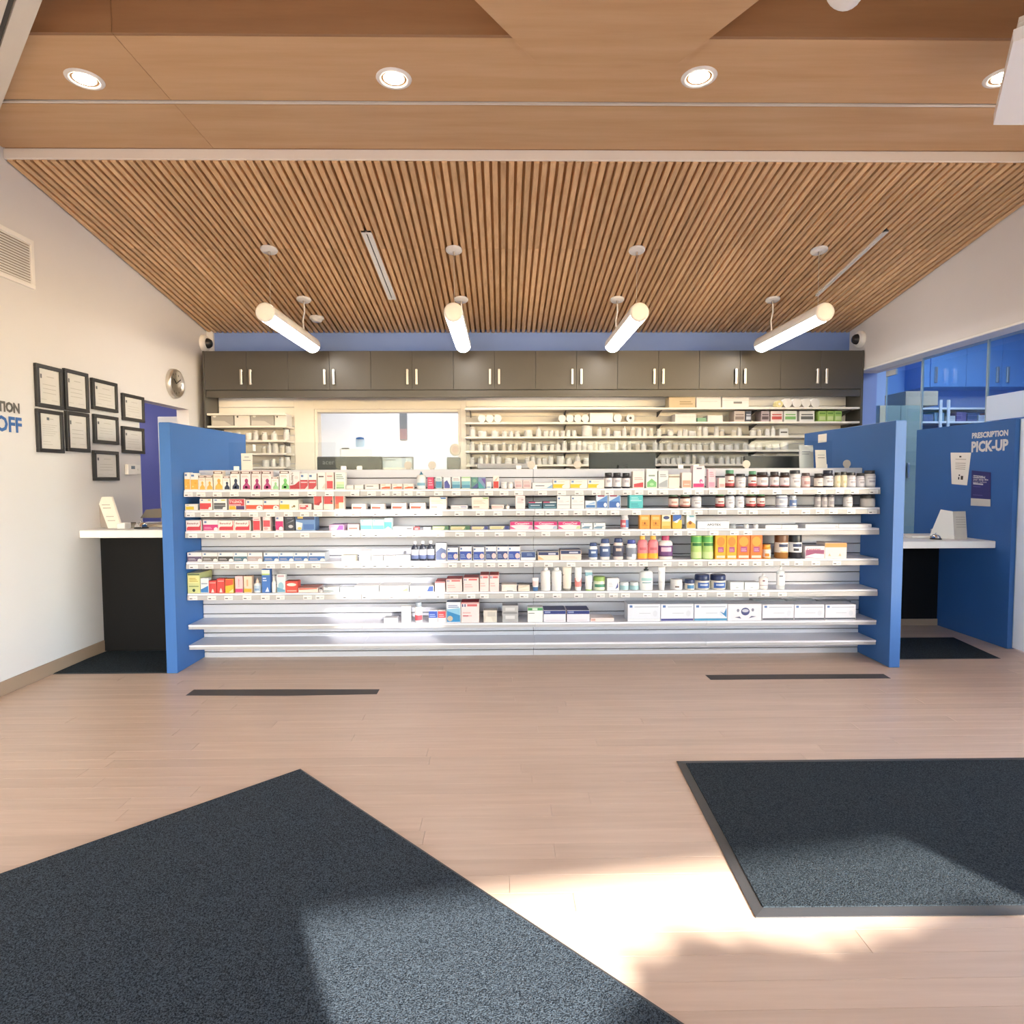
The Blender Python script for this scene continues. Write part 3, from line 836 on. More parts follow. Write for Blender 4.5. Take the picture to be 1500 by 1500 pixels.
# ---- monitors behind the ledge
def monitor(px0, px1, py0, py1, yy, label, word_=None, zb=1.06):
    a = onY(px0, py0, yy); b = onY(px1, py1, yy); zb2 = b.z - .02
    r = empty('monitor', ((a.x+b.x)/2, yy+.05, zb))
    mb().cbox((a.x, yy, min(zb2, a.z-.28)), (b.x, yy+.025, a.z), .006).build('screen_back', M['monitor'], r)
    mb().cbox((a.x+.012, yy+.025, min(zb2, a.z-.28)+.012), (b.x-.012, yy+.027, a.z-.012), .001).build('screen', P('#10161f', .2), r)
    cx = (a.x+b.x)/2
    mb().cbox((cx-.04, yy-.03, zb+.01), (cx+.04, yy, a.z-.1), .006).build('stand', M['monitor'], r)
    mb().cbox((cx-.13, yy-.1, zb+.0005), (cx+.13, yy+.1, zb+.012), .004).build('foot', M['monitor'], r)
    if word_:
        m = mb(); h = .026; w = h*text_geo(word_)[2]
        word(m, word_, (a.x+.045, yy, a.z-.062), (w, 0, 0), (0, 0, h), (0, -.0012, 0))
        m.build('lettering', P('#8f918f'), r)
    tag(r, label, 'monitor')
monitor(464, 560, 669, 697, 5.10, 'black monitor with pale lettering on its back, before the pass-through window', 'acer')
monitor(863, 960, 663, 697, 5.10, 'black monitor seen from behind in the middle of the ledge')
monitor(1090, 1184, 668, 697, 5.12, 'black monitor seen from behind near the pick-up end panel')
a = onY(561, 669, 5.16); b = onY(600, 695, 5.16)
r = empty('laptop', ((a.x+b.x)/2, 5.2, 1.06))
mb().cbox((a.x-.03, 5.17, 1.075), (b.x+.03, 5.19, a.z), .004).build('screen_lid', P('#9a9da0'), r)
mb().box((a.x-.02, 5.1675, 1.09), (b.x+.02, 5.1695, a.z-.012)).build('sheet', P('#dcebf4'), r)
mb().box((a.x-.005, 5.165, a.z-.03), (a.x+.10, 5.1672, a.z-.022)).build('sheet_print', P('#7f8890'), r)
mb().cbox((a.x-.03, 5.0, 1.0605), (b.x+.03, 5.17, 1.078), .004).build('base', P('#9a9da0'), r)
tag(r, 'open laptop with a pale blue screen beside the lettered monitor', 'laptop')
tag(mb().cbox((onY(562, 682, 5.0).x, 4.99, 1.0605), (onY(596, 690, 5.0).x, 5.0-.001, onY(580, 685, 5.0).z), .001).build('white_card', M['paper']), 'white card standing in front of the laptop', 'card')
a = onY(655, 670, 5.2); b = onY(674, 697, 5.2)
r = empty('desk_fan', ((a.x+b.x)/2, 5.2, 1.06))
mb().cbox((a.x, 5.16, 1.0605), (b.x, 5.3, a.z), .006).build('base_box', P('#6d7073'), r)
c = onY(667, 660, 5.2); k = 24
m = mb(); V = []
for rad, yy in ((.026, 5.165), (.042, 5.16), (.046, 5.19), (.03, 5.23)):
    V += [(c.x+rad*math.cos(2*math.pi*j/k), yy, c.z+.006+rad*1.1*math.sin(2*math.pi*j/k)) for j in range(k)]
m.add(V, [(i*k+j, (i+1)*k+j, (i+1)*k+(j+1)%k, i*k+(j+1)%k) for i in range(3) for j in range(k)] + [tuple(range(3*k, 4*k))], 0, True)
m.build('fan_ring', P('#d9cbbb'), r)
mb().add([V[j] for j in range(k)], [tuple(reversed(range(k)))]).build('fan_disc', P('#c9a9a0'), r)
tag(r, 'small round desk fan on a grey box at the window edge', 'fan')
a = onY(697, 679, 5.15); b = onY(785, 690, 5.15)
r = empty('label_printer', ((a.x+b.x)/2, 5.25, 1.06))
mb().cbox((a.x, 5.12, 1.0605), (b.x, 5.42, onY(740, 686, 5.12).z-.006), .01).build('body', P('#d9d3cb'), r)
mb().cbox((a.x+.01, 5.14, onY(740, 686, 5.12).z-.005), (b.x-.01, 5.42, onY(740, 679, 5.14).z), .008).build('top_cover', P('#cfc9cb'), r)
tag(r, 'long pale grey label printer behind the ledge, centre', 'printer')

# ---- drop-off counter (left) and pick-up counter (right)
def counter(name, x0, x1, yf, yb, z, th, yp, label):
    r = empty(name, ((x0+x1)/2, yf, 0))
    mb().cbox((x0, yf, z-th), (x1, yb, z), .004).build('counter_top', M['white'], r)
    mb().box((x0, yp, .002), (x1, yp+.03, z-th-.001)).build('front_panel', M['black'], r)
    tag(r, label, 'counter')
LCZ = onY(180, 776.5, 4.70).z
counter('drop_off_counter', WX0+.001, PL0-.001, 4.70, 5.62, LCZ, .058, 4.94, 'white topped drop-off counter with black front beside the certificates wall')
RCZ = onY(1400, 793, 4.95).z
counter('pick_up_counter', PR1+.001, GX-.001, 4.95, 5.66, RCZ, .055, 5.60, 'white topped pick-up counter with black front by the glass partition')
struct(mb().box((PR1+.002, 5.59, .002), (GX-.001, 5.599, .06)).build('baseboard_counter', M['base']))
# blue side panel of the pick-up counter with its lettering
PKY = onX(1481, 790, GX).y
r = end_panel(GX, GX+.082, PKY, 5.96, 1.775, 'blue side panel of the pick-up counter with white lettering')
def wall_word(parent, s, X, pl, pr, ytop_l, ybot_l, ytop_r, ybot_r, mt, nm, side, bold=.045):
    """word on a plane X = const; pl/pr pixel columns of its two ends"""
    tl = onX(pl, ytop_l, X); bl = onX(pl, ybot_l, X); tr = onX(pr, ytop_r, X); br_ = onX(pr, ybot_r, X)
    zb = (bl.z + br_.z)/2; zt = (tl.z + tr.z)/2
    m = mb(); word(m, s, (X, bl.y, zb), (0, br_.y-bl.y, 0), (0, 0, zt-zb), (side*.0016, 0, 0), 0, bold)
    return m.build(nm, mt, parent)
wall_word(r, 'PRESCRIPTION', GX, 1424, 1477, 633.5, 641.5, 630, 639.5, P('#f4f6fa'), 'lettering', -1)
wall_word(r, 'PICK-UP', GX, 1423, 1477, 646, 662, 643.5, 661, P('#f4f6fa'), 'lettering', -1)
def sheet(X, corners, side, label, name, mats, cat='paper', extra=None, thick=.0012):
    ps = [onX(px, py, X) for px, py in corners]       # tl, tr, br, bl
    m = mb()
    off = side*.002
    V = [(X+off, p.y, p.z) for p in ps] + [(X+off+side*thick, p.y, p.z) for p in ps]
    F = [(0,1,2,3), (7,6,5,4), (0,4,5,1), (1,5,6,2), (2,6,7,3), (3,7,4,0)]
    if side < 0: pass
    m.add(V, F)
    def at(u, v): return ps[0].lerp(ps[1], u).lerp(ps[3].lerp(ps[2], u), v)
    o = m.build(name, mats[0])
    if extra:
        mm = mb()
        for u0, v0, u1, v1, mi in extra:
            q = [at(u0, v0), at(u1, v0), at(u1, v1), at(u0, v1)]
            mm.add([(X+off+side*(thick+.0006), p.y, p.z) for p in q], [(0,1,2,3)], mi)
        mm.build('print', mats[1:], o)
    tag(o, label, cat)
    return o, at
lines = [(.25, .2+.06*i, .8, .215+.06*i, 0) for i in (0, 2, 3, 4, 5)]
sheet(GX, [(1393, 663), (1423, 663), (1417, 711), (1394.5, 709)], -1, 'cream notice sheet taped to the blue pick-up panel', 'notice_sheet', [M['paper'], P('#b4a794'), P('#4a4a4a')],
      extra=lines + [(.45, .1, .55, .15, 1), (.45, .68, .53, .73, 1), (.42, .76, .5, .84, 1), (.58, .72, .72, .84, 1)])
o, at_ = sheet(GX, [(1424, 689), (1452, 692), (1451.5, 742), (1422.5, 740.5)], -1, 'purple and white poster about sleep under the pick-up lettering', 'sleep_poster', [P('#3c3f86'), P('#f2eee6'), P('#e9e9f2'), P('#6b66a8')], 'poster',
      extra=[(0, .79, 1, 1, 0), (.1, .13, .62, .15, 1), (.1, .35, .62, .39, 1), (.1, .44, .5, .46, 2), (.1, .68, .6, .7, 2)])
mw = mb()
for s_, v0, v1, u1, bo in (('Understand', .16, .225, .72, .03), ('your sleep like', .235, .295, .88, .03), ('never before', .305, .345, .8, .01)):
    q0 = at_(.1, v1); q1 = at_(u1, v1); q2 = at_(.1, v0)
    word(mw, s_, (GX-.0045, q0.y, q0.z), (0, q1.y-q0.y, 0), (0, 0, q2.z-q0.z), (-.0005, 0, 0), 0, bo)
mw.build('lettering', P('#f4f2f8'), o)

# ---- glass partition on the right
def gpane(name, y0, y1, z0, z1, label, mt=None):
    r = empty(name, (GX+.04, (y0+y1)/2, z0))
    mb().box((GX+.035, y0+.003, z0+.002), (GX+.047, y1-.003, z1-.002)).build('pane', mt or M['tint'], r)
    for yy in (y0+.003, y1-.007): mb().box((GX+.033, yy, z0+.002), (GX+.049, yy+.004, z1-.002)).build('glass_edge', P('#cfe6ee', .2), r)
    r['kind'] = 'structure'; r['label'] = label
    return r
d = gpane('door_2', 5.965, 6.52, 0.01, gh-.03, 'clear glass door beside the charcoal cabinets')
mb().cbox((GX+.028, 6.36, gh-.09), (GX+.054, 6.515, gh-.035), .002).build('hinge_patch', P('#e9eef2', .3), d)
w5 = onX(1445, 600, GX+.04).y
gpane('window_3', w5, 5.96, 1.777, gh-.004, 'glass pane standing on the blue pick-up panel')
d = gpane('window_4', 3.99, w5-.003, 1.777, gh-.004, 'glass pane above the pick-up lettering with a white film band')
mb().box((GX+.031, 4.0, 1.785), (GX+.0345, w5-.006, 1.985)).build('white_film', M['frost'], d)
gpane('window_5', 3.99, PKY-.005, 0.01, 1.774, 'frosted glass pane in front of the blue pick-up panel', M['frost'])
# furniture behind the glass
KY = 7.95
kz0 = onY(1430, 567, KY).z; kx0 = onY(1351, 560, KY).x
bc = empty('consulting_wall_cabinet', (kx0+1, KY+.17, kz0))
mb().box((kx0, KY, kz0), (kx0+2.1, 8.299, 3.1)).build('body', M['cabblue'], bc)
hx1 = onY(1458.5, 550, KY).x; hx2 = onY(1473.5, 550, KY).x; md = (hx1+hx2)/2
for i, d0 in enumerate((md-.9, md-.45, md, md+.45)):
    if d0 < kx0-.01: d0 = kx0
    dd = mb().cbox((d0+.002, KY-.018, kz0+.002), (md-.9+.45*(i+1)-.002, KY, 3.098), .0015).build('door', M['cabblue'], bc)
    hx = (hx1, hx2)[i % 2] + (-.9 if i == 0 else .0 if i == 1 else .0 if i == 2 else .9) if i in (1, 2) else (md-.9+.06 if i == 0 else md+.45+.39)
    hx = hx1 if i == 1 else hx2 if i == 2 else hx
    mb().cbox((hx-.014, KY-.045, onY(1465, 561, KY).z), (hx+.014, KY-.019, onY(1465, 538, KY).z), .003).build('handle', M['steel'], dd)
tag(bc, 'blue wall cabinet with steel handles seen through the glass', 'cabinet')
sx0 = onY(1352, 600, KY).x; sx1 = sx0+2.0
sh = empty('consulting_shelves', ((sx0+sx1)/2, KY+.1, 1.2))
CZS = []
for yy in (597, 617, 640):
    zz = onY(1400, yy, KY).z
    mb().cbox((sx0, KY, zz-.025), (sx1, 8.298, zz), .002).build('shelf', M['white'], sh); CZS.append(zz)
for px_ in (1377, 1388.5):
    x_ = onY(px_, 600, KY).x
    mb().box((x_-.016, KY-.02, 1.2), (x_+.016, KY-.002, onY(px_, 586, KY).z)).build('upright', M['white'], sh)
tag(sh, 'white wall shelves seen through the glass partition', 'shelving')
cols_ = [('#6a7fb8', 'slate blue'), ('#c9d6ea', 'pale blue'), ('#7a6fb0', 'violet'), ('#8fb0d8', 'sky blue'), ('#d7c4cc', 'pinkish'), ('#47599a', 'navy'), ('#eef0f4', 'white')]
for i in range(14):
    up_ = i < 7; zz = CZS[1 if up_ else 2]; x_ = sx0 + .03 + (i % 7)*.14
    hb = (.09, .11, .07, .12, .1, .08, .115)[i % 7]
    tag(mb().cbox((x_, KY+.03, zz+.0005), (x_+.125, KY+.2, zz+hb), .002).build('stock_box', P(cols_[(i*3) % 7][0])), cols_[(i*3) % 7][1] + ' stock box on the ' + ('upper' if up_ else 'lower') + ' white shelf behind the glass partition', 'box', 'stock boxes behind the glass')
TYF = 7.40
a = onY(1287.5, 594, TYF); b = onY(1349.5, 594, TYF)
tc = empty('tall_cabinet', ((a.x+b.x)/2, TYF+.2, 0))
gg = paint('grey_green_laminate', '#98a69d', 0.5)
mb().box((a.x, TYF, .06), (b.x, TYF+.45, a.z)).build('body', gg, tc)
wd = (b.x-a.x)/2
for i in range(2):
    dd = mb().cbox((a.x+wd*i+.002, TYF-.018, .08), (a.x+wd*(i+1)-.002, TYF, a.z-.004), .002).build('door', gg, tc)
    hx = onY((1328, 1343)[i], 680, TYF).x
    mb().cbox((hx-.012, TYF-.045, onY(1330, 700, TYF).z), (hx+.012, TYF-.019, onY(1330, 678, TYF).z), .003).build('handle', M['steel'], dd)
mb().box((a.x+.02, TYF+.02, .001), (b.x-.02, TYF+.43, .06)).build('plinth', M['black'], tc)
tag(tc, 'tall grey green cupboard behind the glass door', 'cupboard')
x0 = onY(1326, 580, TYF+.02).x; x1 = onY(1381, 580, TYF+.02).x
tag(mb().cbox((x0, TYF+.01, a.z+.0005), (x1-.06, TYF+.42, onY(1350, 573, TYF+.02).z), .003).build('cardboard_carton', P('#d8c4ac')), 'beige carton lying on top of the grey green cupboard', 'carton')
# ---- mats and tape on the floor
def mat_thing(name, quad, edge, pile, label, th=.009):
    P4 = [Vector((p.x, p.y, 0)) for p in quad]; c = sum(P4, Vector())/4
    r = empty(name, (c.x, c.y, 0))
    def inset(d):
        out = []
        n = len(P4)
        for i in range(n):
            e1 = (P4[i]-P4[i-1]).normalized(); e2 = (P4[(i+1) % n]-P4[i]).normalized()
            out.append(P4[i] + (e2 - e1)*d)
        return out
    I = inset(edge)
    m = mb(); n = 4
    lo = [(p.x, p.y, .0008) for p in P4]; hi = [(p.x, p.y, th*.35) for p in P4]; inn = [(p.x, p.y, th*.7) for p in I]
    flip = (P4[1]-P4[0]).cross(P4[2]-P4[1]).z < 0
    F = [(i, (i+1) % 4, 4+(i+1) % 4, 4+i) for i in range(4)] + [(4+i, 4+(i+1) % 4, 8+(i+1) % 4, 8+i) for i in range(4)] + [(3, 2, 1, 0)]
    if flip: F = [tuple(reversed(f)) for f in F]
    m.add(lo+hi+inn, F)
    m.build('rubber_edge', M['rubber'], r)
    pm = mb(); pm.prism([(p.x, p.y) for p in I], .001, th)
    pm.build('pile', pile, r)
    tag(r, label, 'floor mat')
c0 = onZ(440, 1127, 0); c1 = onZ(0, 1281, 0); c2 = onZ(1000, 1500, 0)
e1 = (c1-c0).normalized(); e2 = (c2-c0).normalized()
mat_thing('entrance_mat', [c0, c0+e2*2.7, c0+e2*2.7+e1*1.75, c0+e1*1.75], .012, M['mat1'], 'large dark blue grey entrance mat lying diagonally in the foreground')
q0 = onZ(991, 1116, 0); q1 = onZ(1107, 1345, 0)
mat_thing('entrance_mat', [q0, q0+Vector((1.85, .0, 0)), q1+Vector((1.85, -.01, 0)), q1], .036, M['mat2'], 'dark ribbed floor mat with a rubber border at the right', .011)
w0 = onZ(68, 988, 0); w1 = onZ(151, 953.5, 0)
mat_thing('counter_mat', [w0, Vector((PL0-.004, w0.y, 0)), Vector((PL0-.004, 4.935, 0)), Vector((WX0+.02, 4.935, 0))], .012, M['mat2'], 'black mat on the floor before the drop-off counter', .006)
w0 = onZ(1466, 965, 0); w1 = onZ(1397, 934, 0)
mat_thing('counter_mat', [Vector((PR1+.004, w0.y, 0)), w0, w1, Vector((PR1+.004, w1.y, 0))], .012, M['mat2'], 'black mat on the floor before the pick-up counter', .006)
def tape(pts, label):
    ps = [onZ(px, py, 0) for px, py in pts]
    tag(mb().prism([(p.x, p.y) for p in ps], .0006, .0016).build('floor_tape', M['tape']), label, 'floor tape')
tape([(272, 1019), (284, 1010.5), (420, 1010), (556, 1010), (552, 1017), (420, 1019.5)], 'black tape strip on the floor in front of the drop-off end')
tape([(1041, 996), (1033, 989), (1160, 988), (1294, 987.5), (1305, 994), (1160, 995)], 'black tape strip on the floor in front of the pick-up end')

# ---- left wall: certificates, clock, thermostat, grille, lettering
frames = [(48, 531, 598, 87, 541, 597.5, 'upper left portrait'), (90, 539, 602, 125, 547.5, 602.5, 'upper portrait, second from the left'), (131, 553, 600, 168, 562, 603.6, 'topmost landscape of the column of three'),
          (176, 576, 616, 207.5, 581.5, 618, 'upper landscape nearest the doorway'), (50, 599, 662, 88, 603, 664, 'lower left portrait'), (93, 602, 661, 126.5, 606, 662.5, 'lower portrait, second from the left'),
          (134, 606.5, 649.5, 169.5, 611, 651, 'middle landscape of the column of three'), (176, 624, 664, 207.7, 628, 664.5, 'lower landscape nearest the doorway'), (133.5, 659, 704, 170, 662, 704, 'bottom landscape of the column of three')]
for pl, tl, bl_, pr_, tr_, br2, nm in frames:
    a = onX(pl, tl, WX0); b = onX(pl, bl_, WX0); c = onX(pr_, tr_, WX0); e = onX(pr_, br2, WX0)
    y0, y1 = a.y, c.y; z1 = (a.z+c.z)/2; z0 = (b.z+e.z)/2; fw = .026
    r = empty('framed_certificate', (WX0, (y0+y1)/2, z0))
    for p0, p1 in (((y0, z0), (y1, z0+fw)), ((y0, z1-fw), (y1, z1)), ((y0, z0+fw), (y0+fw, z1-fw)), ((y1-fw, z0+fw), (y1, z1-fw))):
        mb().cbox((WX0+.001, p0[0], p0[1]), (WX0+.024, p1[0], p1[1]), .002).build('frame_bar', M['plasticb'], r)
    sh_ = mb().box((WX0+.002, y0+fw, z0+fw), (WX0+.012, y1-fw, z1-fw)).build('certificate_sheet', P('#f4f2ee', .3), r)
    m = mb(); W = y1-y0-2*fw; H = z1-z0-2*fw; yy0 = y0+fw; zz0 = z0+fw
    def rr(u0, v0, u1, v1, mi): m.box((WX0+.0121, yy0+u0*W, zz0+v0*H), (WX0+.0126, yy0+u1*W, zz0+v1*H), mi)
    port = H > W*1.2
    if port:
        rr(.36, .82, .48, .9, 0); rr(.5, .85, .68, .87, 1)
        for i in range(6): rr(.14, .68-.06*i, .86 - .1*(i % 3), .69-.06*i, 1)
        rr(.14, .2, .5, .21, 1); rr(.14, .12, .6, .13, 1)
    else:
        rr(.1, .72, .17, .84, 0); rr(.4, .78, .75, .8, 1)
        for i in range(3): rr(.2, .55-.12*i, .82, .565-.12*i, 1)
        rr(.1, .12, .35, .13, 1); rr(.6, .12, .9, .13, 1)
    m.build('print', [P('#6d7278'), P('#c9c6c0')], sh_)
    tag(r, nm + ' certificate in a black frame on the left wall', 'certificate', 'framed certificates')
# clock
c = onX(253.5, 562, WX0); cr_ = (onX(268, 562, WX0).y - onX(240, 562, WX0).y)/2*.92
r = empty('wall_clock', (WX0, c.y, c.z-cr_))
def xlathe(prof, mt, nm, parent, k=36, cc=None):
    cc = cc or c; V = []
    for rad, d in prof:
        V += [(WX0+d, cc.y + rad*math.cos(2*math.pi*j/k), cc.z + rad*math.sin(2*math.pi*j/k)) for j in range(k)]
    F = [(i*k+j, i*k+(j+1) % k, (i+1)*k+(j+1) % k, (i+1)*k+j) for i in range(len(prof)-1) for j in range(k)] + [tuple(range((len(prof)-1)*k, len(prof)*k))]
    return mb().add(V, F, 0, True).build(nm, mt, parent)
cr_ = (onX(253, 540.5, WX0).z - onX(253, 583, WX0).z)/2
xlathe([(cr_, .001), (cr_, .03), (cr_*.95, .045), (cr_*.86, .045), (cr_*.8, .03)], M['steel'], 'clock_rim', r)
xlathe([(cr_*.01, .026), (cr_*.8, .028)][::-1], P('#e9e6df'), 'dial', r)
m = mb()
for i in range(12):
    an = 2*math.pi*i/12
    p = Vector((WX0+.0305, c.y+math.sin(an)*cr_*.66, c.z+math.cos(an)*cr_*.66))
    m.box((p.x-.0005, p.y-.004, p.z-.009), (p.x+.0005, p.y+.004, p.z+.009))
m.build('hour_marks', P('#55534f'), r)
for an, ln, nm in ((R(-50), .45, 'hour_hand'), (R(60), .62, 'minute_hand')):
    mb().tube([(WX0+.033, c.y, c.z), (WX0+.033, c.y+math.sin(an)*cr_*ln, c.z+math.cos(an)*cr_*ln)], .0035, 6).build(nm, P('#222222'), r)
tag(r, 'round steel wall clock above the doorway', 'clock')
# thermostat and small switch beside it
a = onX(182, 680, WX0); b = onX(196, 695.5, WX0)
r = empty('thermostat', (WX0, (a.y+b.y)/2, b.z))
mb().cbox((WX0+.001, a.y, b.z), (WX0+.03, b.y, a.z), .004).build('thermostat_body', M['plasticw'], r)
mb().box((WX0+.03, a.y+(b.y-a.y)*.35, b.z+(a.z-b.z)*.55), (WX0+.0312, a.y+(b.y-a.y)*.75, b.z+(a.z-b.z)*.85)).build('display', P('#7f93a8'), r)
tag(r, 'white thermostat with a small grey display under the certificates', 'thermostat')
a = onX(197, 681, WX0); b = onX(204.5, 694.5, WX0)
r = empty('light_switch', (WX0, (a.y+b.y)/2, b.z))
mb().cbox((WX0+.001, a.y, b.z), (WX0+.008, b.y, a.z), .002).build('switch_plate', M['plasticw'], r)
mb().cbox((WX0+.008, a.y+.03, b.z+.03), (WX0+.012, b.y-.03, a.z-.03), .001).build('rocker', M['plasticw'], r)
tag(r, 'white light switch plate beside the thermostat', 'switch')
# air return grille
a = onX(46.5, 353, WX0); b = onX(48, 424, WX0); y1 = a.y; y0 = y1-.55; z1 = a.z; z0 = b.z
r = empty('air_grille', (WX0, (y0+y1)/2, z0)); fw = .03
for p0, p1 in (((y0, z0), (y1, z0+fw)), ((y0, z1-fw), (y1, z1)), ((y0, z0+fw), (y0+fw, z1-fw)), ((y1-fw, z0+fw), (y1, z1-fw))):
    mb().cbox((WX0+.001, p0[0], p0[1]), (WX0+.014, p1[0], p1[1]), .002).build('frame_bar', M['plasticw'], r)
mb().box((WX0+.0005, y0+fw, z0+fw), (WX0+.002, y1-fw, z1-fw)).build('duct_back', P('#b9aea4'), r)
n = 15; src = None
for i in range(n):
    zz = z0 + fw + (z1-z0-2*fw)*(i+.2)/n
    m = mb().prism([(WX0+.003, zz+.012), (WX0+.012, zz), (WX0+.0125, zz+.002), (WX0+.004, zz+.014)], -(y1-fw), -(y0+fw), 0, 'y')
    m.build('louvre', M['plasticw'], r)
tag(r, 'white louvred air grille high on the left wall', 'air grille')
# wall lettering
wl = empty('wall_lettering', (WX0, 3.6, 1.7))
def wall_text(s, pr_, ytop, ybot, known, kl, mt, bold):
    """right end at pr_; letter width taken from the known tail of the word"""
    tr_ = onX(pr_, ytop, WX0); br_ = onX(pr_, ybot, WX0)
    H = tr_.z-br_.z; asp = text_geo(s, bold)[2]
    W = H*asp*kl
    m = mb(); word(m, s, (WX0, br_.y-W, br_.z), (0, W, 0), (0, 0, H), (.003, 0, 0), 0, bold)
    m.build('lettering', mt, wl)
wall_text('PRESCRIPTION', 28.5, 591, 606.5, 'TION', .87, P('#6f6d6b'), .05)
wall_text('DROP-OFF', 32, 612, 635, 'OFF', .93, P('#4a7cc4'), .032)
tag(wl, 'grey and blue prescription drop-off lettering on the left wall', 'lettering')

# ---- small fixtures: dome cameras in the two back corners
def dome(px, py, wallx, side, label):
    p = onX(px, py, wallx)
    r = empty('security_camera', (wallx, p.y, p.z))
    def xl(prof, mt, nm, k=20):
        V = []
        for rad, d in prof: V += [(wallx+side*d, p.y+rad*math.cos(2*math.pi*j/k), p.z+rad*math.sin(2*math.pi*j/k)) for j in range(k)]
        F = [(i*k+j, i*k+(j+1) % k, (i+1)*k+(j+1) % k, (i+1)*k+j) for i in range(len(prof)-1) for j in range(k)] + [tuple(range((len(prof)-1)*k, len(prof)*k))]
        mb().add(V, F, 0, True).build(nm, mt, r)
    xl([(.085, .001), (.085, .03), (.075, .045), (.055, .05)], M['plasticw'], 'mount_ring')
    xl([(.055, .045), (.05, .07), (.035, .09), (.012, .1)], P('#3a3b3d', .15), 'dome')
    tag(r, label, 'security camera')
dome(297, 503, WX0, 1, 'white security dome camera in the corner above the clock side')
dome(1262, 497, WX1, -1, 'white security dome camera in the corner above the glass partition')

# ---- papers and signs on the left end panel and around the worktop
def stand_sheet(name, px0, px1, py0, py1, Y, lean, label, col='#f3efe6', zb=None, prints=()):
    a = onY(px0, py0, Y); b = onY(px1, py1, Y); z0 = zb if zb is not None else b.z
    m = mb(); t = .003
    V = [(a.x, Y, z0), (b.x, Y, z0), (b.x, Y+lean, a.z), (a.x, Y+lean, a.z), (a.x, Y+t, z0), (b.x, Y+t, z0), (b.x, Y+lean+t, a.z), (a.x, Y+lean+t, a.z)]
    m.add(V, [(0,1,2,3),(7,6,5,4),(0,4,5,1),(1,5,6,2),(2,6,7,3),(3,7,4,0)])
    o = m.build(name, P(col))
    if prints:
        mm = mb()
        for u0, v0, u1, v1, mi in prints:
            q = []
            for u, v in ((u0, v0), (u1, v0), (u1, v1), (u0, v1)): q.append((a.x+(b.x-a.x)*u, Y+lean*v-.0012, z0+(a.z-z0)*v))
            mm.add(q, [(0,1,2,3)], mi)
        mm.build('print', [P('#9aa0a8'), P('#4a4e55')], o)
    tag(o, label, 'sign')
    return o
stand_sheet('counter_notice', 353, 370, 664, 686, SWY+.1, .0, 'small white notice standing on the ledge at the left', zb=topz+.001, prints=[(.15, .55, .85, .6, 0), (.3, .75, .7, .8, 0)])
stand_sheet('counter_notice', 1196, 1211, 659, 692, SWY+.07, .02, 'tall white notice on the ledge beside the right end panel', zb=topz+.001, prints=[(.2, .55, .85, .58, 1), (.2, .7, .85, .73, 0)])
stand_sheet('counter_notice', 1172, 1192, 652, 692, SWY+.16, .02, 'pale notice sheet on the ledge behind the tall notice', '#e6e8e8', zb=topz+.001, prints=[(.2, .7, .8, .73, 0), (.2, .6, .7, .63, 0)])
# small white hook and paper on the end panels
p = onX(371, 656, PL1)
mb().cbox((PL1+.0002, p.y-.03, p.z-.03), (PL1+.012, p.y+.03, p.z+.03), .006).build('hook', M['plasticw'], PLP)
p = onX(1205, 642, PR0)
tag(mb().cbox((PR0-.004, p.y-.07, p.z-.035), (PR0-.0005, p.y+.07, p.z+.035), .001).build('taped_note', M['paper']), 'small paper note taped on the right blue end panel', 'note')
# ---- on the drop-off counter
# leaning white leaflet holder
cz = LCZ
a = onX(140, 728, WX0+.08)
lh = empty('leaflet_holder', (WX0+.2, 4.86, cz))
pl_ = [onY(141, 728, 4.98), onY(163, 727.5, 4.98), onY(178, 772, 4.82), onY(158.5, 776, 4.82)]
pl_[2].z = cz+.003; pl_[3].z = cz+.003
m = mb(); t = Vector((.006, .012, 0))
m.add([p for p in pl_] + [p+t for p in pl_], [(3,2,1,0),(4,5,6,7),(0,1,5,4),(1,2,6,5),(2,3,7,6),(3,0,4,7)])
m.build('front_sheet', M['paper'], lh)
m = mb(); m.add([pl_[0], pl_[3], Vector((pl_[0].x-.005, pl_[0].y+.02, cz+.001)), pl_[0]+t, pl_[3]+t, Vector((pl_[0].x+.002, pl_[0].y+.034, cz+.001))], [(0,1,2),(5,4,3),(0,3,4,1),(1,4,5,2),(2,5,3,0)])
m.build('side_support', P('#cfc4bc'), lh)
q = (pl_[2]+pl_[3])/2
mb().cbox((q.x+.03, q.y-.03, cz+.001), (q.x+.09, q.y+.06, cz+.045), .006).build('card_tray', M['plasticw'], lh)
m = mb()
for v_ in (.25, .35, .62, .75):
    a_ = pl_[0].lerp(pl_[3], v_); b_ = pl_[1].lerp(pl_[2], v_)
    s0 = a_.lerp(b_, .2); s1 = a_.lerp(b_, .75); off = Vector((0, -.004, .001))
    m.add([s0+off, s1+off, s1+off+Vector((0, 0, -.006)), s0+off+Vector((0, 0, -.006))], [(3,2,1,0)])
m.build('print', P('#d6cfc8'), lh)
tag(lh, 'white leaning leaflet holder on the drop-off counter', 'leaflet holder')
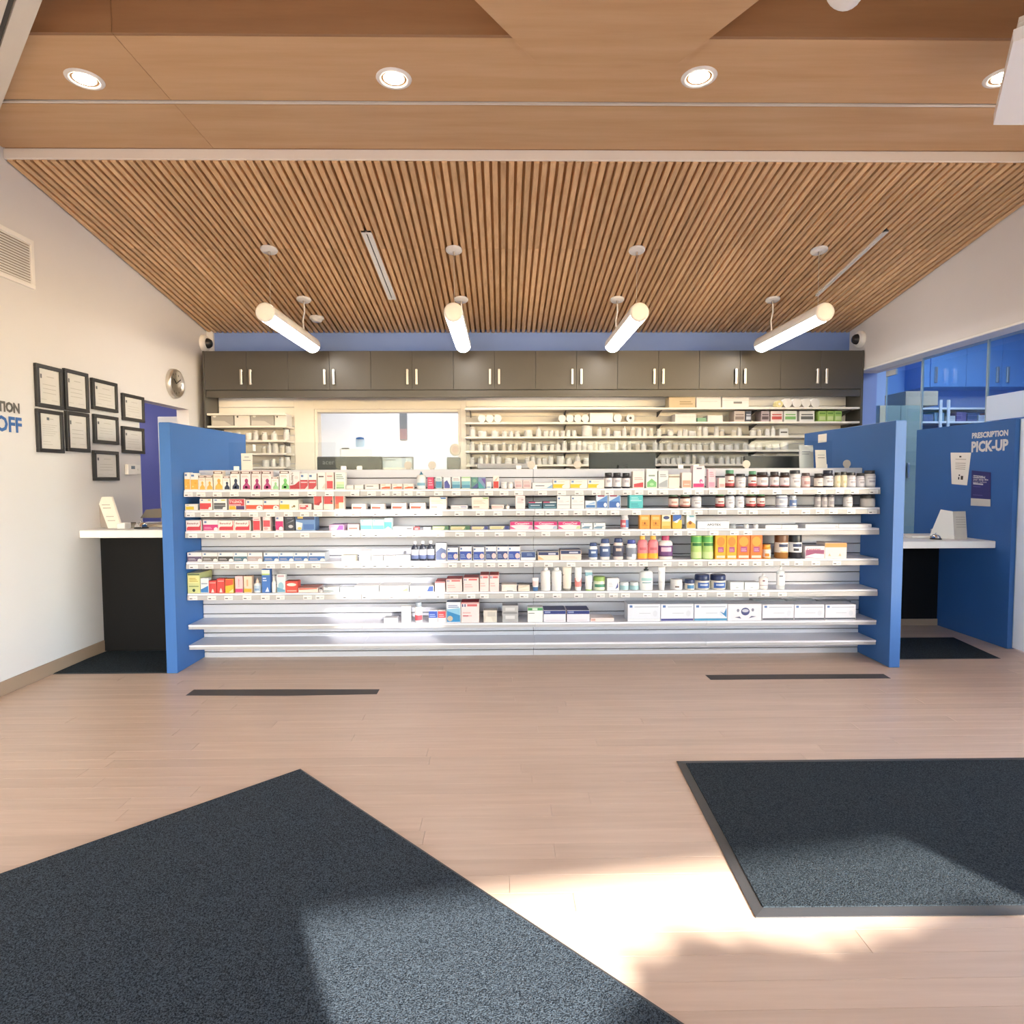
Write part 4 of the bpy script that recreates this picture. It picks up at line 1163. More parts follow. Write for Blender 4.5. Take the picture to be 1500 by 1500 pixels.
# call bell
c = onY(207, 770, 4.84); c = Vector((c.x, 4.84, cz))
r = empty('call_bell', (c.x, c.y, cz))
mb().lathe([(.05, .0005), (.05, .008), (.04, .014)], 20, c).build('bell_base', M['plasticb'], r)
mb().lathe([(.045, .014), (.043, .026), (.032, .042), (.012, .05), (.002, .051)], 20, c, cap=False).build('bell_dome', M['chrome'], r)
mb().lathe([(.005, .05), (.005, .06), (.001, .062)], 10, c).build('plunger', M['chrome'], r)
tag(r, 'chrome call bell on the drop-off counter', 'bell')
c = onY(196, 766, 4.9); c = Vector((c.x-.02, 4.93, cz))
r = empty('tape_dispenser', (c.x, c.y, cz))
mb().lathe([(.055, .0005), (.058, .012), (.045, .03), (.02, .036)], 20, c, 1, .7).build('dispenser_body', P('#8d8880'), r)
mb().lathe([(.02, .036), (.018, .042)], 12, c, 1, .7).build('dispenser_top', P('#4b4743'), r)
tag(r, 'small grey rounded dispenser behind the call bell', 'dispenser')
x0 = onY(212, 765, 5.0).x
tag(mb().cbox((x0, 4.98, cz+.0005), (PL0-.01, 5.25, cz+.022), .004).build('writing_pad', P('#d8cbb8')), 'cream writing pad at the rear of the drop-off counter', 'pad')
tag(mb().cbox((x0+.01, 5.3, cz+.0005), (PL0-.01, 5.55, cz+.05), .006).build('letter_tray', M['cream']), 'cream tray below the doorway on the drop-off counter', 'tray')
x0 = onY(222, 745, 5.45).x
m = mb().prism([(x0-.03, cz+.051), (x0+.02, cz+.12), (PL0-.012, cz+.16), (PL0-.012, cz+.051)], -5.5, -5.33, 0, 'y')
tag(m.build('grey_bag', P('#8d867e')), 'slumped grey bag on the cream tray by the doorway', 'bag')
# ---- on the pick-up counter
cz = RCZ
a = onY(1396, 788, 5.1); b = onY(1417, 788, 5.1)
lh = empty('sign_holder', ((a.x+b.x)/2, 5.1, cz))
zt = onY(1400, 749, 5.12).z
m = mb(); m.add([(a.x, 5.08, cz+.001), (b.x, 5.10, cz+.001), (b.x, 5.13, zt), (a.x, 5.11, zt), (a.x, 5.084, cz+.001), (b.x, 5.104, cz+.001), (b.x, 5.134, zt), (a.x, 5.114, zt)],
      [(0,1,2,3),(7,6,5,4),(0,4,5,1),(1,5,6,2),(2,6,7,3),(3,7,4,0)])
m.build('front_sheet', P('#ece4d6'), lh)
x2 = onY(1379, 785, 5.2).x
x2 = a.x - .08
cyp = 5.085 + .45*.155 + (zt+.011-cz)/(zt-cz)*.029
m = mb(); m.add([(a.x, 5.085, cz+.001), (a.x, 5.114, zt), (a.x-.045, cyp, zt+.012), (x2-.02, 5.24, cz+.001), (a.x-.002, 5.089, cz+.001), (a.x-.002, 5.118, zt), (a.x-.047, cyp+.004, zt+.012), (x2-.022, 5.244, cz+.001)],
      [(0,1,2,3),(7,6,5,4),(0,4,5,1),(1,5,6,2),(2,6,7,3),(3,7,4,0)])
m.build('side_sheet', M['paper'], lh)
m = mb()
for i in range(5): m.box((a.x+.02, 5.0965+.0038*i-.006, cz+.10+.02*i), (b.x-.02, 5.0975+.0038*i-.006, cz+.103+.02*i))
m.build('print', P('#b5ab9c'), lh)
tag(lh, 'folded cream information sign on the pick-up counter', 'sign')
c = onY(1377, 781, 5.36)
r = empty('card_terminal', (c.x, 5.36, cz))
m = mb().prism([(5.26, cz+.001), (5.42, cz+.001), (5.42, cz+.06), (5.26, cz+.03)], c.x-.04, c.x+.035, 0, 'x'); m.build('terminal_body', P('#d8d8d8'), r)
m = mb(); m.add([(c.x-.03, 5.28, cz+.0351), (c.x+.025, 5.28, cz+.0351), (c.x+.025, 5.38, cz+.0539), (c.x-.03, 5.38, cz+.0539)], [(0,1,2,3)]); m.build('keypad', P('#596270'), r)
tag(r, 'white card payment terminal beside the cream sign', 'card terminal')
c = onY(1371, 782, 5.12)
r = empty('call_bell', (c.x, 5.12, cz)); cc = (c.x, 5.12, cz)
mb().lathe([(.042, .0005), (.042, .007), (.035, .012)], 20, cc).build('bell_base', M['plasticb'], r)
mb().lathe([(.038, .012), (.036, .022), (.027, .036), (.01, .043), (.002, .044)], 20, cc, cap=False).build('bell_dome', M['chrome'], r)
mb().lathe([(.004, .043), (.004, .052), (.001, .054)], 10, cc).build('plunger', M['chrome'], r)
tag(r, 'chrome call bell on the pick-up counter', 'bell')
x0 = onY(1325, 778, 5.3).x; x1 = onY(1352, 778, 5.3).x
tag(mb().cbox((x0, 5.2, cz+.0005), (x1, 5.42, cz+.02), .003).build('paper_stack', M['paper']), 'short stack of white paper on the pick-up counter', 'paper')
# ================================================================== goods on the display
PF = GF + .012                               # front line of the goods
last_tag = {}
def auto_tag(k, x):
    for t in last_tag.get(k, []):
        if abs(t - x) < .078: return
    last_tag.setdefault(k, []).append(x)
    price_tag(k, x)
def place(k, px0, px1, ytop):
    z = SHZ[k]
    a = onY(px0, ytop, PF); b = onY(px1, ytop, PF)
    return max(a.x, GX0 + .003) + .0006, min(b.x, GX1 - .003) - .0006, z + .0006, max((a.z+b.z)/2, z + .02)
def draw(m, prints, x0, x1, z0, z1, yf, mats, cols):
    """flat print on a carton front: r rectangle, e ellipse, g polygon, t word, p person bust, l lines of small print"""
    W, H = x1-x0, z1-z0
    lay = 0
    def mi(c):
        if c not in cols: cols[c] = len(mats); mats.append(P(c))
        return cols[c]
    def Q(u, v): return (x0+W*u, yf-.0004-.00025*lay, z0+H*v)
    for p in prints:
        lay += 1
        if p[0] == 'r':
            _, u0, v0, u1, v1, c = p
            m.add([Q(u0, v0), Q(u1, v0), Q(u1, v1), Q(u0, v1)], [(0,1,2,3)], mi(c))
        elif p[0] == 'e':
            _, cu, cv, ru, rv, c = p; n = 16
            m.add([Q(min(1, max(0, cu+ru*math.cos(2*math.pi*i/n))), min(1, max(0, cv+rv*math.sin(2*math.pi*i/n)))) for i in range(n)], [tuple(range(n))], mi(c))
        elif p[0] == 'g':
            m.add([Q(u, v) for u, v in p[1]], [tuple(range(len(p[1])))], mi(p[2]))
        elif p[0] == 't':
            _, s, u0, v0, u1, v1, c = p
            word(m, s, Q(u0, v0), (W*(u1-u0), 0, 0), (0, 0, H*(v1-v0)), (0, -.0002, 0), mi(c), .02)
        elif p[0] == 'tv':                      # word reading upwards
            _, s, u0, v0, u1, v1, c = p
            word(m, s, Q(u1, v0), (0, 0, H*(v1-v0)), (-W*(u1-u0), 0, 0), (0, -.0002, 0), mi(c), .02)
        elif p[0] == 'p':
            c = p[1]; cu = p[2] if len(p) > 2 else .6
            m.add([Q(min(.98, cu+.18*math.cos(2*math.pi*i/14)), .47+.115*math.sin(2*math.pi*i/14)) for i in range(14)], [tuple(range(14))], mi(c))
            m.add([Q(u, v) for u, v in ((cu-.42, .03), (min(.97, cu+.4), .03), (min(.97, cu+.38), .2), (cu+.2, .29), (cu+.09, .4), (cu-.09, .4), (cu-.2, .29), (cu-.38, .2))], [tuple(range(8))], mi(c))
            if len(p) > 3: m.add([Q(cu-.05+.14*math.cos(2*math.pi*i/12), .13+.07*math.sin(2*math.pi*i/12)) for i in range(12)], [tuple(range(12))], mi(p[3]))
        elif p[0] == 'l':
            _, u0, v0, u1, v1, n, c = p
            for i in range(n):
                va = v0 + (v1-v0)*i/max(1, n-.0001); uu = u1 - (u1-u0)*.25*((i*7) % 3)/2
                m.add([Q(u0, va), Q(uu, va), Q(uu, va+(v1-v0)/n*.45), Q(u0, va+(v1-v0)/n*.45)], [(0,1,2,3)], mi(c))
def carton(k, px0, px1, ytop, col, prints, label, group=None, dep=None, top=None, cat='carton', name='medicine_carton', tg=True):
    x0, x1, z0, z1 = place(k, px0, px1, ytop)
    d = dep or min(.17, max(.045, (x1-x0)*.75))
    m = mb().cbox((x0, PF, z0), (x1, PF+d, z1), .0012)
    o = m.build(name, P(col))
    mats, cols = [], {}
    pm = mb(); draw(pm, prints, x0+.0012, x1-.0012, z0+.0012, z1-.0012, PF, mats, cols)
    if top:
        if top not in cols: cols[top] = len(mats); mats.append(P(top))
        pm.add([(x0+.002, PF+.002, z1+.0004), (x1-.002, PF+.002, z1+.0004), (x1-.002, PF+d-.002, z1+.0004), (x0+.002, PF+d-.002, z1+.0004)], [(0,1,2,3)], cols[top])
    if pm.v: pm.build('printed_face', mats, o)
    tag(o, label, cat, group)
    if tg and k < 5: auto_tag(k, (x0+x1)/2)
    return o
SHAPES = {
 'pill':  ([(.86, 0), (1, .03), (1, .70), (.93, .755), (.70, .785)], [(.84, .79), (.86, .80), (.86, .985), (.80, 1)], (.12, .64), 1.0),
 'vit':   ([(.9, 0), (1, .03), (1, .72), (.9, .78), (.76, .80)], [(.88, .80), (.9, .81), (.9, .985), (.85, 1)], (.10, .66), 1.0),
 'syrup': ([(.9, 0), (1, .03), (1, .62), (.8, .74), (.42, .80), (.38, .86)], [(.45, .86), (.45, .985), (.42, 1)], (.10, .58), .62),
 'lotion':([(.8, 0), (.92, .03), (1, .3), (1, .6), (.86, .76), (.72, .80)], [(.78, .80), (.84, .82), (.76, .985), (.7, 1)], (.12, .66), .55),
 'sham':  ([(.94, 0), (1, .03), (1, .66), (.85, .76), (.55, .80)], [(.56, .80), (.56, .98), (.52, 1)], (.06, .62), .6),
 'pump':  ([(.95, 0), (1, .02), (1, .72), (.8, .80), (.35, .83)], [(.38, .83), (.38, .90), (.16, .91), (.16, 1)], (.18, .60), .6),
 'jar':   ([(.88, 0), (1, .06), (1, .55), (.95, .62)], [(1.0, .62), (1.02, .66), (1.0, .95), (.9, 1)], (.1, .52), 1.0),
 'jarw':  ([(.9, 0), (1, .05), (1, .66), (.96, .70)], [(.99, .70), (1.0, .74), (.99, .97), (.93, 1)], (.1, .6), 1.0),
 'drop':  ([(.9, 0), (1, .04), (1, .55), (.7, .62), (.4, .66)], [(.45, .66), (.42, .8), (.2, .85), (.12, 1)], (.08, .5), .8),
 'plain': ([(.9, 0), (1, .02), (1, .80), (.9, .85), (.5, .87)], [(.52, .87), (.5, .985), (.45, 1)], (.15, .7), .8),
 'can':   ([(.95, 0), (1, .02), (1, .90)], [(1.0, .90), (1.0, .985), (.95, 1)], (.03, .86), .8),
}
def bottle(k, px0, px1, ytop, shape, body, cap, lab, label, group=None, prints=(), cat='bottle', clear=False, tg=True, lcover=None):
    x0, x1, z0, z1 = place(k, px0, px1, ytop)
    bp, cp, (l0, l1), dy = SHAPES[shape]
    rr = (x1-x0)/2*.985; H = z1-z0; c = ((x0+x1)/2, PF + rr*dy + .001, z0)
    r = empty('medicine_bottle' if shape in ('pill', 'vit', 'syrup', 'drop') else ('cream_jar' if shape in ('jar', 'jarw') else 'toiletry_bottle'), c)
    n = 18
    mb().lathe([(q*rr, z*H) for q, z in bp], n, c, 1, dy).build('bottle_body', CLEAR(body) if clear else P(body, .3), r)
    mb().lathe([(q*rr*.97, z*H) for q, z in cp], n, c, 1, dy).build('cap', P(cap, .35), r)
    if shape == 'pump':
        mb().cbox((c[0]-rr*.18, c[1]-rr*.75*dy, z0+H*.955), (c[0]+rr*.18, c[1]+.006, z0+H*.995), .001).build('spout', P(cap, .35), r)
    if lab:
        # label wrapped round the front half, with its own bands of colour
        rl = rr*1.006 + .0004
        lm = mb(); mats = [P(lab)]; cols = {lab: 0}
        def band(v0, v1, a0, a1, ci, off=0.0):
            nn = 12
            def rad(z):
                for (q0, za), (q1, zb) in zip(bp, bp[1:]):
                    if za <= z <= zb: return (q0 + (q1-q0)*(z-za)/max(1e-6, zb-za))*rr*1.006 + .0005 + off
                return rl
            zs = sorted(set([v0, v1] + [z for _, z in bp if v0 < z < v1]))
            V = []
            for z in zs:
                for i in range(nn+1):
                    aa = R(a0 + (a1-a0)*i/nn)
                    V.append((c[0] + rad(z)*math.cos(aa), c[1] + rad(z)*math.sin(aa)*dy, z0 + z*H))
            lm.add(V, [(j*(nn+1)+i, j*(nn+1)+i+1, (j+1)*(nn+1)+i+1, (j+1)*(nn+1)+i) for j in range(len(zs)-1) for i in range(nn)], ci, True)
        lo, hi = (lcover or (l0, l1))
        band(lo, hi, 180, 360, 0)
        for i, (v0, v1, a0, a1, cc) in enumerate(prints):
            if cc not in cols: cols[cc] = len(mats); mats.append(P(cc))
            band(lo+(hi-lo)*v0, lo+(hi-lo)*v1, a0, a1, cols[cc], .0004*(i+1))
        lm.build('label', mats, r)
    tag(r, label, cat, group)
    if tg and k < 5: auto_tag(k, c[0])
    return r
def squeeze_tube(k, px0, px1, ytop, col, cap, band, label, capfrac=.12, group=None):
    """tube standing on its cap, flattening to a crimp at the top"""
    x0, x1, z0, z1 = place(k, px0, px1, ytop); rr = (x1-x0)/2; H = z1-z0; c = ((x0+x1)/2, PF+rr*.8, z0)
    r = empty('ointment_tube', c)
    mb().lathe([(rr*.78, 0), (rr*.8, H*.01), (rr*.8, H*capfrac)], 16, c, 1, .8).build('cap', P(cap, .35), r)
    n = 18; V = []
    lv = [(capfrac, .80, .64), (capfrac+.03, .86, .68), (.5, .92, .5), (.85, .98, .2), (1.0, 1.0, .03)]
    for f, sx_, sy_ in lv:
        V += [(c[0]+rr*sx_*math.cos(2*math.pi*i/n), c[1]+rr*sy_*math.sin(2*math.pi*i/n), z0+H*f) for i in range(n)]
    F = [(j*n+i, j*n+(i+1) % n, (j+1)*n+(i+1) % n, (j+1)*n+i) for j in range(len(lv)-1) for i in range(n)] + [tuple(range((len(lv)-1)*n, len(lv)*n))]
    mb().add(V, F, 0, True).build('tube_body', P(col, .35), r)
    if band:
        f0, f1, bc = band; V = []
        for f in (f0, f1):
            t = (f-capfrac)/(1-capfrac); sx_ = .86+.13*t; sy_ = .68-.62*max(0, t-.05)
            V += [(c[0]+rr*sx_*1.01*math.cos(2*math.pi*i/n), c[1]-.0006+rr*sy_*1.03*math.sin(2*math.pi*i/n), z0+H*f) for i in range(n)]
        mb().add(V, [(i, (i+1) % n, n+(i+1) % n, n+i) for i in range(n)], 0, True).build('label', P(bc), r)
    tag(r, label, 'tube', group)
    if k < 5: auto_tag(k, c[0])
def row(fn, k, spans, *a, **kw):
    n = len(spans)
    pos = {2: ['left of pair', 'right of pair'], 3: ['left of three', 'middle of three', 'right of three'],
           4: ['first of four', 'second of four', 'third of four', 'last of four']}.get(n)
    for i, (px0, px1, yt) in enumerate(spans):
        o = fn(k, px0, px1, yt, *a, **kw)
        if pos and o is not None: o['label'] = o['label'] + ', ' + pos[i]
W_ = '#f0eeec'; CR = '#f3e6d6'; RED = '#d2404a'; DRED = '#b8303c'; ORG = '#e8663c'; YEL = '#eec23c'; NAVY = '#2c3a78'; BLU = '#3a6cba'; MAG = '#d02a74'; PLUM = '#b03a78'
GRN = '#6cbf6a'; TEAL = '#58b4b8'; BRN = '#5a3a34'; BLK = '#26262a'; GRY = '#a9a6a6'; PNK = '#f2c6cc'; GOLD = '#eeb550'; PUR = '#5c3f8c'; DBL = '#27408a'; LOGO = '#5f7fae'
lg = ('r', .1, .84, .28, .94, LOGO)
# ---------------- top shelf
S = 0
row(carton, S, [(267, 278.3, 692), (278.5, 290, 693)], W_, [('r', 0, .04, 1, .62, GOLD), ('e', .3, .2, .12, .05, '#f6d68a'), ('e', .65, .4, .14, .06, '#e8a63a'), ('r', .1, .8, .5, .92, LOGO)], 'white and gold carton at the far left of the top shelf', 'white and gold cartons, top shelf left end')
bust = lambda c, hl=None: [('r', 0, .84, 1, .97, BRN), ('r', .12, .87, .88, .94, '#f5dfd8'), ('l', .1, .66, .8, .78, 2, '#d9b3a4')] + ([('p', c, .6, hl)] if hl else [('p', c)])
row(carton, S, [(290.3, 300.3, 696), (300.6, 311.3, 696)], CR, bust(GOLD), 'short carton with a brown band and gold bust on the top shelf', 'short gold bust cartons')
carton(S, 312, 326, 689.5, CR, bust(GOLD), 'tall carton with a brown band and gold bust on the top shelf')
carton(S, 326.3, 336.5, 697, W_, bust('#2e3a58', '#c9d3e6'), 'short carton with a navy bust on the top shelf')
carton(S, 337, 350.5, 689.5, W_, bust('#2e3a58', '#9fb0cc'), 'tall carton with a navy bust on the top shelf')
carton(S, 352, 366.7, 689.5, '#f2e6ea', bust(PLUM, '#ecc3d6'), 'tall carton with a plum bust, left of its two neighbours')
row(carton, S, [(368, 381.7, 689.5), (383, 397, 689.5)], '#f5e4e4', bust(PLUM, '#ecc3d6'), 'tall pinkish carton with a plum bust and a brown band', 'two pinkish plum bust cartons')
carton(S, 397.3, 408, 698, W_, bust('#9fd39a'), 'short carton with a pale green bust on the top shelf')
carton(S, 409, 423.5, 689, W_, bust('#7ccc78', '#c4e8b4'), 'tall carton with a green bust on the top shelf')
carton(S, 424, 438.8, 691, '#f0e8ea', [('g', [(0, .03), (1, .03), (1, .5), (.5, .28), (0, .22)], DRED), ('tv', "Buckley's", .1, .3, .42, .95, '#3b3438'), ('e', .68, .68, .2, .1, '#d8d2d6')], 'white and red carton with black vertical lettering on the top shelf')
row(carton, S, [(439, 451, 693.5), (451.2, 463.6, 693.5)], W_, [('r', 0, .03, 1, .6, '#c4404a'), ('g', [(.6, .03), (1, .03), (1, .25)], '#f3dada'), ('r', .12, .78, .45, .92, LOGO), ('l', .1, .42, .9, .56, 1, '#f0d0d0')], 'white carton with a dark red lower half on the top shelf', 'dark red and white cartons, top shelf')
carton(S, 465, 476.6, 692, '#f7ece8', [('r', .1, .72, .8, .8, '#4b3c40'), ('g', [(.5, .05), (1, .05), (1, .4)], '#f0c9c0')], 'white carton with a dark title, next to the red one')
carton(S, 477, 488.6, 692, '#f6dfdb', [('r', .1, .05, .9, .5, RED), ('r', .15, .75, .85, .82, '#c87a7c')], 'pink carton with a red lower panel on the top shelf')
carton(S, 490.5, 505.5, 692, '#f2f3ee', [('r', .1, .1, .9, .3, '#b9dfae'), ('r', .1, .3, .9, .45, '#dcecbc'), ('r', .1, .05, .9, .1, '#5fa06a'), ('l', .1, .62, .9, .95, 3, '#7f9a94')], 'white carton with pale green bands on the top shelf')
row(carton, S, [(506.5, 518, 710.5), (519, 532.5, 710)], '#e6e3e2', [('r', .08, .3, .92, .75, '#f4f2f0')], 'low blank white carton on the top shelf', 'low white cartons, top shelf', tg=False)
carton(S, 534.5, 555, 709, '#e9e4e2', [('l', .1, .5, .6, .9, 1, '#8a8686'), ('r', .06, .15, .94, .4, '#f6f3f1')], 'low wide white carton on the top shelf')
row(carton, S, [(557, 572.5, 708.7), (574, 589.6, 708.7), (590.5, 606, 708.7)], '#f8ece6', [('g', [(.1, .1), (.95, .1), (.95, .5), (.5, .5), (.1, .3)], ORG), ('r', .1, .7, .5, .85, '#f0bfa8')], 'low white carton with an orange red swoosh on the top shelf', 'low orange swoosh cartons')
bottle(S, 609.5, 623.5, 691, 'pump', '#f1f3f4', '#3f7fa6', '#e9f1f5', 'white pump bottle with a blue spout on the top shelf', prints=[(.05, .45, 215, 325, '#7fb2cc')])
carton(S, 626, 635.3, 699, '#d8406a', [('l', .15, .3, .85, .9, 3, '#f2a9bd')], 'narrow bright pink carton on the top shelf')
carton(S, 638, 647.3, 698, '#dfe9ec', [('r', 0, .08, 1, .62, '#4b8cae'), ('l', .15, .7, .9, .92, 2, '#6f97a8')], 'narrow white and steel blue carton on the top shelf')
carton(S, 649.5, 660.3, 699, '#e9eaf2', [('g', [(.1, .06), (.9, .06), (.9, .3), (.5, .75), (.1, .6)], '#4a4f9c')], 'white carton with an indigo shape on the top shelf')
row(carton, S, [(662, 674.2, 698)], '#e4edf0', [('r', 0, .06, 1, .35, '#4f8fae'), ('r', 0, .35, 1, .6, '#8cc0d2'), ('l', .15, .7, .9, .94, 2, '#b08a94')], 'pale carton with two tones of blue on the top shelf')
carton(S, 676, 689, 698, '#dfece2', [('r', 0, .06, 1, .32, '#4f8fae'), ('r', 0, .32, 1, .62, '#7fbcc8'), ('r', 0, .88, 1, .98, '#a8cc98')], 'pale green topped carton with blue bands on the top shelf')
carton(S, 690, 700, 699, '#5f8f8a', [('g', [(0, .05), (1, .05), (1, .5)], '#4a4f8c'), ('e', .5, .7, .3, .15, '#89b89a')], 'dark green and indigo carton on the top shelf')
carton(S, 700.4, 711.3, 699, '#7f93b8', [('g', [(0, .05), (.9, .05), (0, .7)], '#3f9a9a'), ('g', [(1, .9), (1, .3), (.4, .9)], '#6a4f98')], 'teal and purple carton on the top shelf')
carton(S, 712.3, 719.5, 706, '#f1f1f2', [('r', .1, .1, .9, .35, '#9fb4cc')], 'tiny white carton with a pale blue foot')
carton(S, 722, 731, 697, '#f4e9e4', [('r', .05, .05, .95, .58, '#cc3d36'), ('g', [(.1, .62), (.9, .95), (.6, .62)], '#e2b8a6')], 'narrow white and scarlet carton on the top shelf')
row(bottle, S, [(733.8, 742.8, 706), (743.2, 752, 706)], 'jarw', '#f1efee', '#e6e3e2', None, 'tiny white pot on the top shelf', 'tiny white pots, top shelf', cat='pot')
row(carton, S, [(754, 765.4, 703), (765.8, 778, 703)], '#ead6d6', [('r', .1, .15, .9, .5, '#cfa9ac'), ('l', .1, .6, .9, .9, 2, '#b9999c')], 'pale pink blister pack on the top shelf', 'pale pink packs, top shelf', name='blister_pack', cat='pack')
carton(S, 779.6, 809.5, 707, '#f1eeee', [('l', .15, .4, .6, .7, 1, '#5f5f6c'), ('g', [(.7, .05), (.99, .05), (.99, .7)], '#8fb2d4')], 'low white carton with a blue corner on the top shelf')
row(carton, S, [(810, 834.8, 702.7), (835.2, 860.6, 702.7), (861, 885.2, 702.7)], '#f0ebe6', [('r', 0, .06, .68, .5, '#ecc62c'), ('e', .72, .2, .18, .26, '#f4f0ea'), ('r', .06, .68, .2, .9, LOGO), ('l', .3, .74, .7, .86, 1, '#b9b4ae')], 'white carton with a yellow band and white arc on the top shelf', 'three yellow banded cartons')
row(bottle, S, [(886, 898, 692.4), (898.3, 911.5, 692.4), (912.2, 924.3, 692.8)], 'vit', '#3a3a44', BLK, '#ece8ec', 'black capped vitamin bottle left of the red carton', 'three black capped bottles, top shelf middle', prints=[(.5, .8, 240, 300, '#b9b4c0')])
carton(S, 927, 944, 690.5, '#f3e6e2', [('g', [(.08, .05), (.92, .05), (.92, .35), (.08, .25)], '#cf4650'), ('l', .12, .5, .9, .7, 2, '#d9a8a6')], 'white carton with a red lower swoosh on the top shelf')
carton(S, 946.7, 963, 687, '#f0f0ec', [('g', [(.06, .05), (.94, .05), (.94, .3), (.5, .5), (.06, .3)], '#7cc07c'), ('l', .2, .62, .8, .8, 1, '#8f9f94'), ('e', .5, .2, .2, .08, '#a9dca4')], 'arched white carton with a green lower half on the top shelf')
carton(S, 964.4, 979, 689.5, '#e3e4e4', [('g', [(.06, .05), (.94, .05), (.94, .5), (.06, .25)], '#a9aeb2'), ('l', .15, .65, .85, .85, 2, '#8f9498')], 'white and grey carton on the top shelf')
carton(S, 979.3, 995.5, 695, '#f1e8da', [('r', 0, .78, 1, .9, '#9a8a78')], 'cream carton with a taupe band on the top shelf')
carton(S, 999, 1013.4, 692.5, '#f4e8e2', [('r', .06, .05, .94, .5, '#eda088'), ('l', .2, .2, .8, .36, 1, '#f6d2c4')], 'white carton with a salmon lower half on the top shelf')
carton(S, 1015, 1032.5, 682.5, '#efe0e8', [('r', .04, .03, .96, .2, MAG), ('e', .7, .3, .14, .1, '#c8609a'), ('e', .72, .26, .07, .05, '#f0d4e2'), ('r', .3, .86, .75, .92, '#6a5f70')], 'large pale pink carton with a magenta foot on the top shelf')
carton(S, 1037.5, 1048.3, 687, '#f0c9d2', [('l', .15, .6, .85, .9, 3, '#c08a98'), ('r', .1, .05, .9, .3, '#e49ab0')], 'narrow pink carton beside the large pale pink one')
carton(S, 1053, 1062.5, 700, '#f2d8d4', [('r', .1, .1, .9, .4, '#e4a9a4')], 'small faded pink carton before the green capped bottles')
vt = [(.0, .3, 185, 355, '#b9454c'), (.45, .6, 235, 305, '#a7504c')]
bottle(S, 1064.5, 1078, 688.5, 'vit', '#4a2e24', '#5f9a78', '#f0e4e0', 'green capped vitamin bottle with a red foot, left one of the top shelf', prints=vt)
wv = [(.35, .55, 240, 300, '#b7b2bc'), (.7, .85, 225, 315, '#c9c4cc')]
bottle(S, 1080, 1095, 694, 'vit', '#d9d6da', BLK, '#efecee', 'white vitamin bottle between the two green capped ones', prints=wv)
bottle(S, 1098.5, 1110.7, 690, 'vit', '#4a2e24', '#5f9a78', '#f0e4e0', 'green capped vitamin bottle with a red foot, right one of the top shelf', prints=vt)
row(bottle, S, [(1111.3, 1128.5, 691.5), (1130.5, 1144, 691), (1145.2, 1159.4, 692)], 'vit', '#4a3430', '#3a3438', '#f0eaee', 'dark vitamin bottle with white label and pink foot on the top shelf', 'pink footed vitamin bottles', prints=[(.0, .14, 200, 340, '#c8848c'), (.4, .7, 240, 300, '#bdb4ba')])
bottle(S, 1159.8, 1176.5, 688.6, 'vit', '#e8e6e8', '#33343a', '#f2f0f2', 'large white vitamin bottle with a black cap, top shelf right', prints=wv)
bottle(S, 1177, 1189.5, 692.7, 'vit', '#d8b4b4', '#5a4a4a', '#eed6d4', 'pink vitamin bottle on the top shelf', prints=[(.2, .6, 230, 310, '#cf9a98')])
bottle(S, 1195.6, 1208.5, 693.5, 'vit', '#4a3a3a', '#2a2a30', '#f2e8de', 'cream labelled vitamin bottle right of the pink one', prints=wv)
bottle(S, 1209, 1224.2, 688.6, 'vit', '#3c3c48', '#2c3348', '#eef0f4', 'tall white vitamin bottle with a navy cap on the top shelf', prints=wv)
row(bottle, S, [(1224.6, 1233.6, 692), (1233.9, 1243, 691)], 'vit', '#e9dcc0', '#3c3a38', '#f1e6c8', 'yellowish vitamin bottle on the top shelf', 'yellowish vitamin bottles', prints=[(.3, .6, 240, 300, '#d8c79a')])
row(bottle, S, [(1243.4, 1257.4, 692), (1257.8, 1270, 693)], 'vit', '#d9d6e0', '#33333a', '#eceaf2', 'lilac white vitamin bottle near the right end of the top shelf', 'lilac white bottles', prints=wv)
bottle(S, 1270.4, 1286.8, 689, 'vit', '#d8d6da', '#3a3a40', '#f0eef0', 'last white vitamin bottle at the right end of the top shelf', prints=wv)
# ---------------- second shelf
S = 1
carton(S, 268, 289.7, 738.3, '#ece7df', [('r', .05, .08, .7, .6, '#e0c23a'), ('r', .1, .75, .3, .9, '#9fb0c8')], 'low white and yellow carton at the left end of the second shelf')
carton(S, 292, 310.6, 730.7, '#f1e7e3', [('r', 0, .08, .92, .62, '#d8484c'), ('e', .85, .14, .14, .14, '#f4e6e2'), lg, ('r', .68, .84, .9, .94, '#d6bf4a')], 'white carton with a red lower half and white corner disc')
carton(S, 312, 332, 730.7, '#e8e8ea', [('r', .04, .08, .92, .64, '#54565a'), ('r', .04, .4, .92, .46, '#9a9ca0'), ('e', .84, .14, .14, .14, '#e6e6e8'), lg, ('r', .6, .84, .9, .94, '#d6cf4a')], 'white and dark grey carton on the second shelf')
carton(S, 334.5, 359, 730.7, '#f2e6e8', [('r', .02, .38, .96, .98, '#c63c4a'), ('g', [(.02, .04), (.45, .04), (.4, .36), (.02, .36)], '#edb52e'), ('r', .45, .04, .96, .36, '#4a2f66'), ('t', 'TYLENOL', .06, .62, .84, .86, '#f6e4e4'), ('r', .04, .42, .75, .5, '#f2c9ce')], 'red carton with white capitals over yellow and purple blocks')
row(carton, S, [(360, 384.7, 732.3), (385.2, 408.7, 732.3)], '#f3ece6', [('r', 0, .08, 1, .5, '#e4573c'), ('e', .8, .2, .18, .24, '#f7f0ea'), ('g', [(.72, .22), (.8, .34), (.88, .22)], '#4a4240'), ('r', .06, .7, .2, .9, LOGO)], 'white carton with an orange red band and white arc', 'two orange red banded cartons')
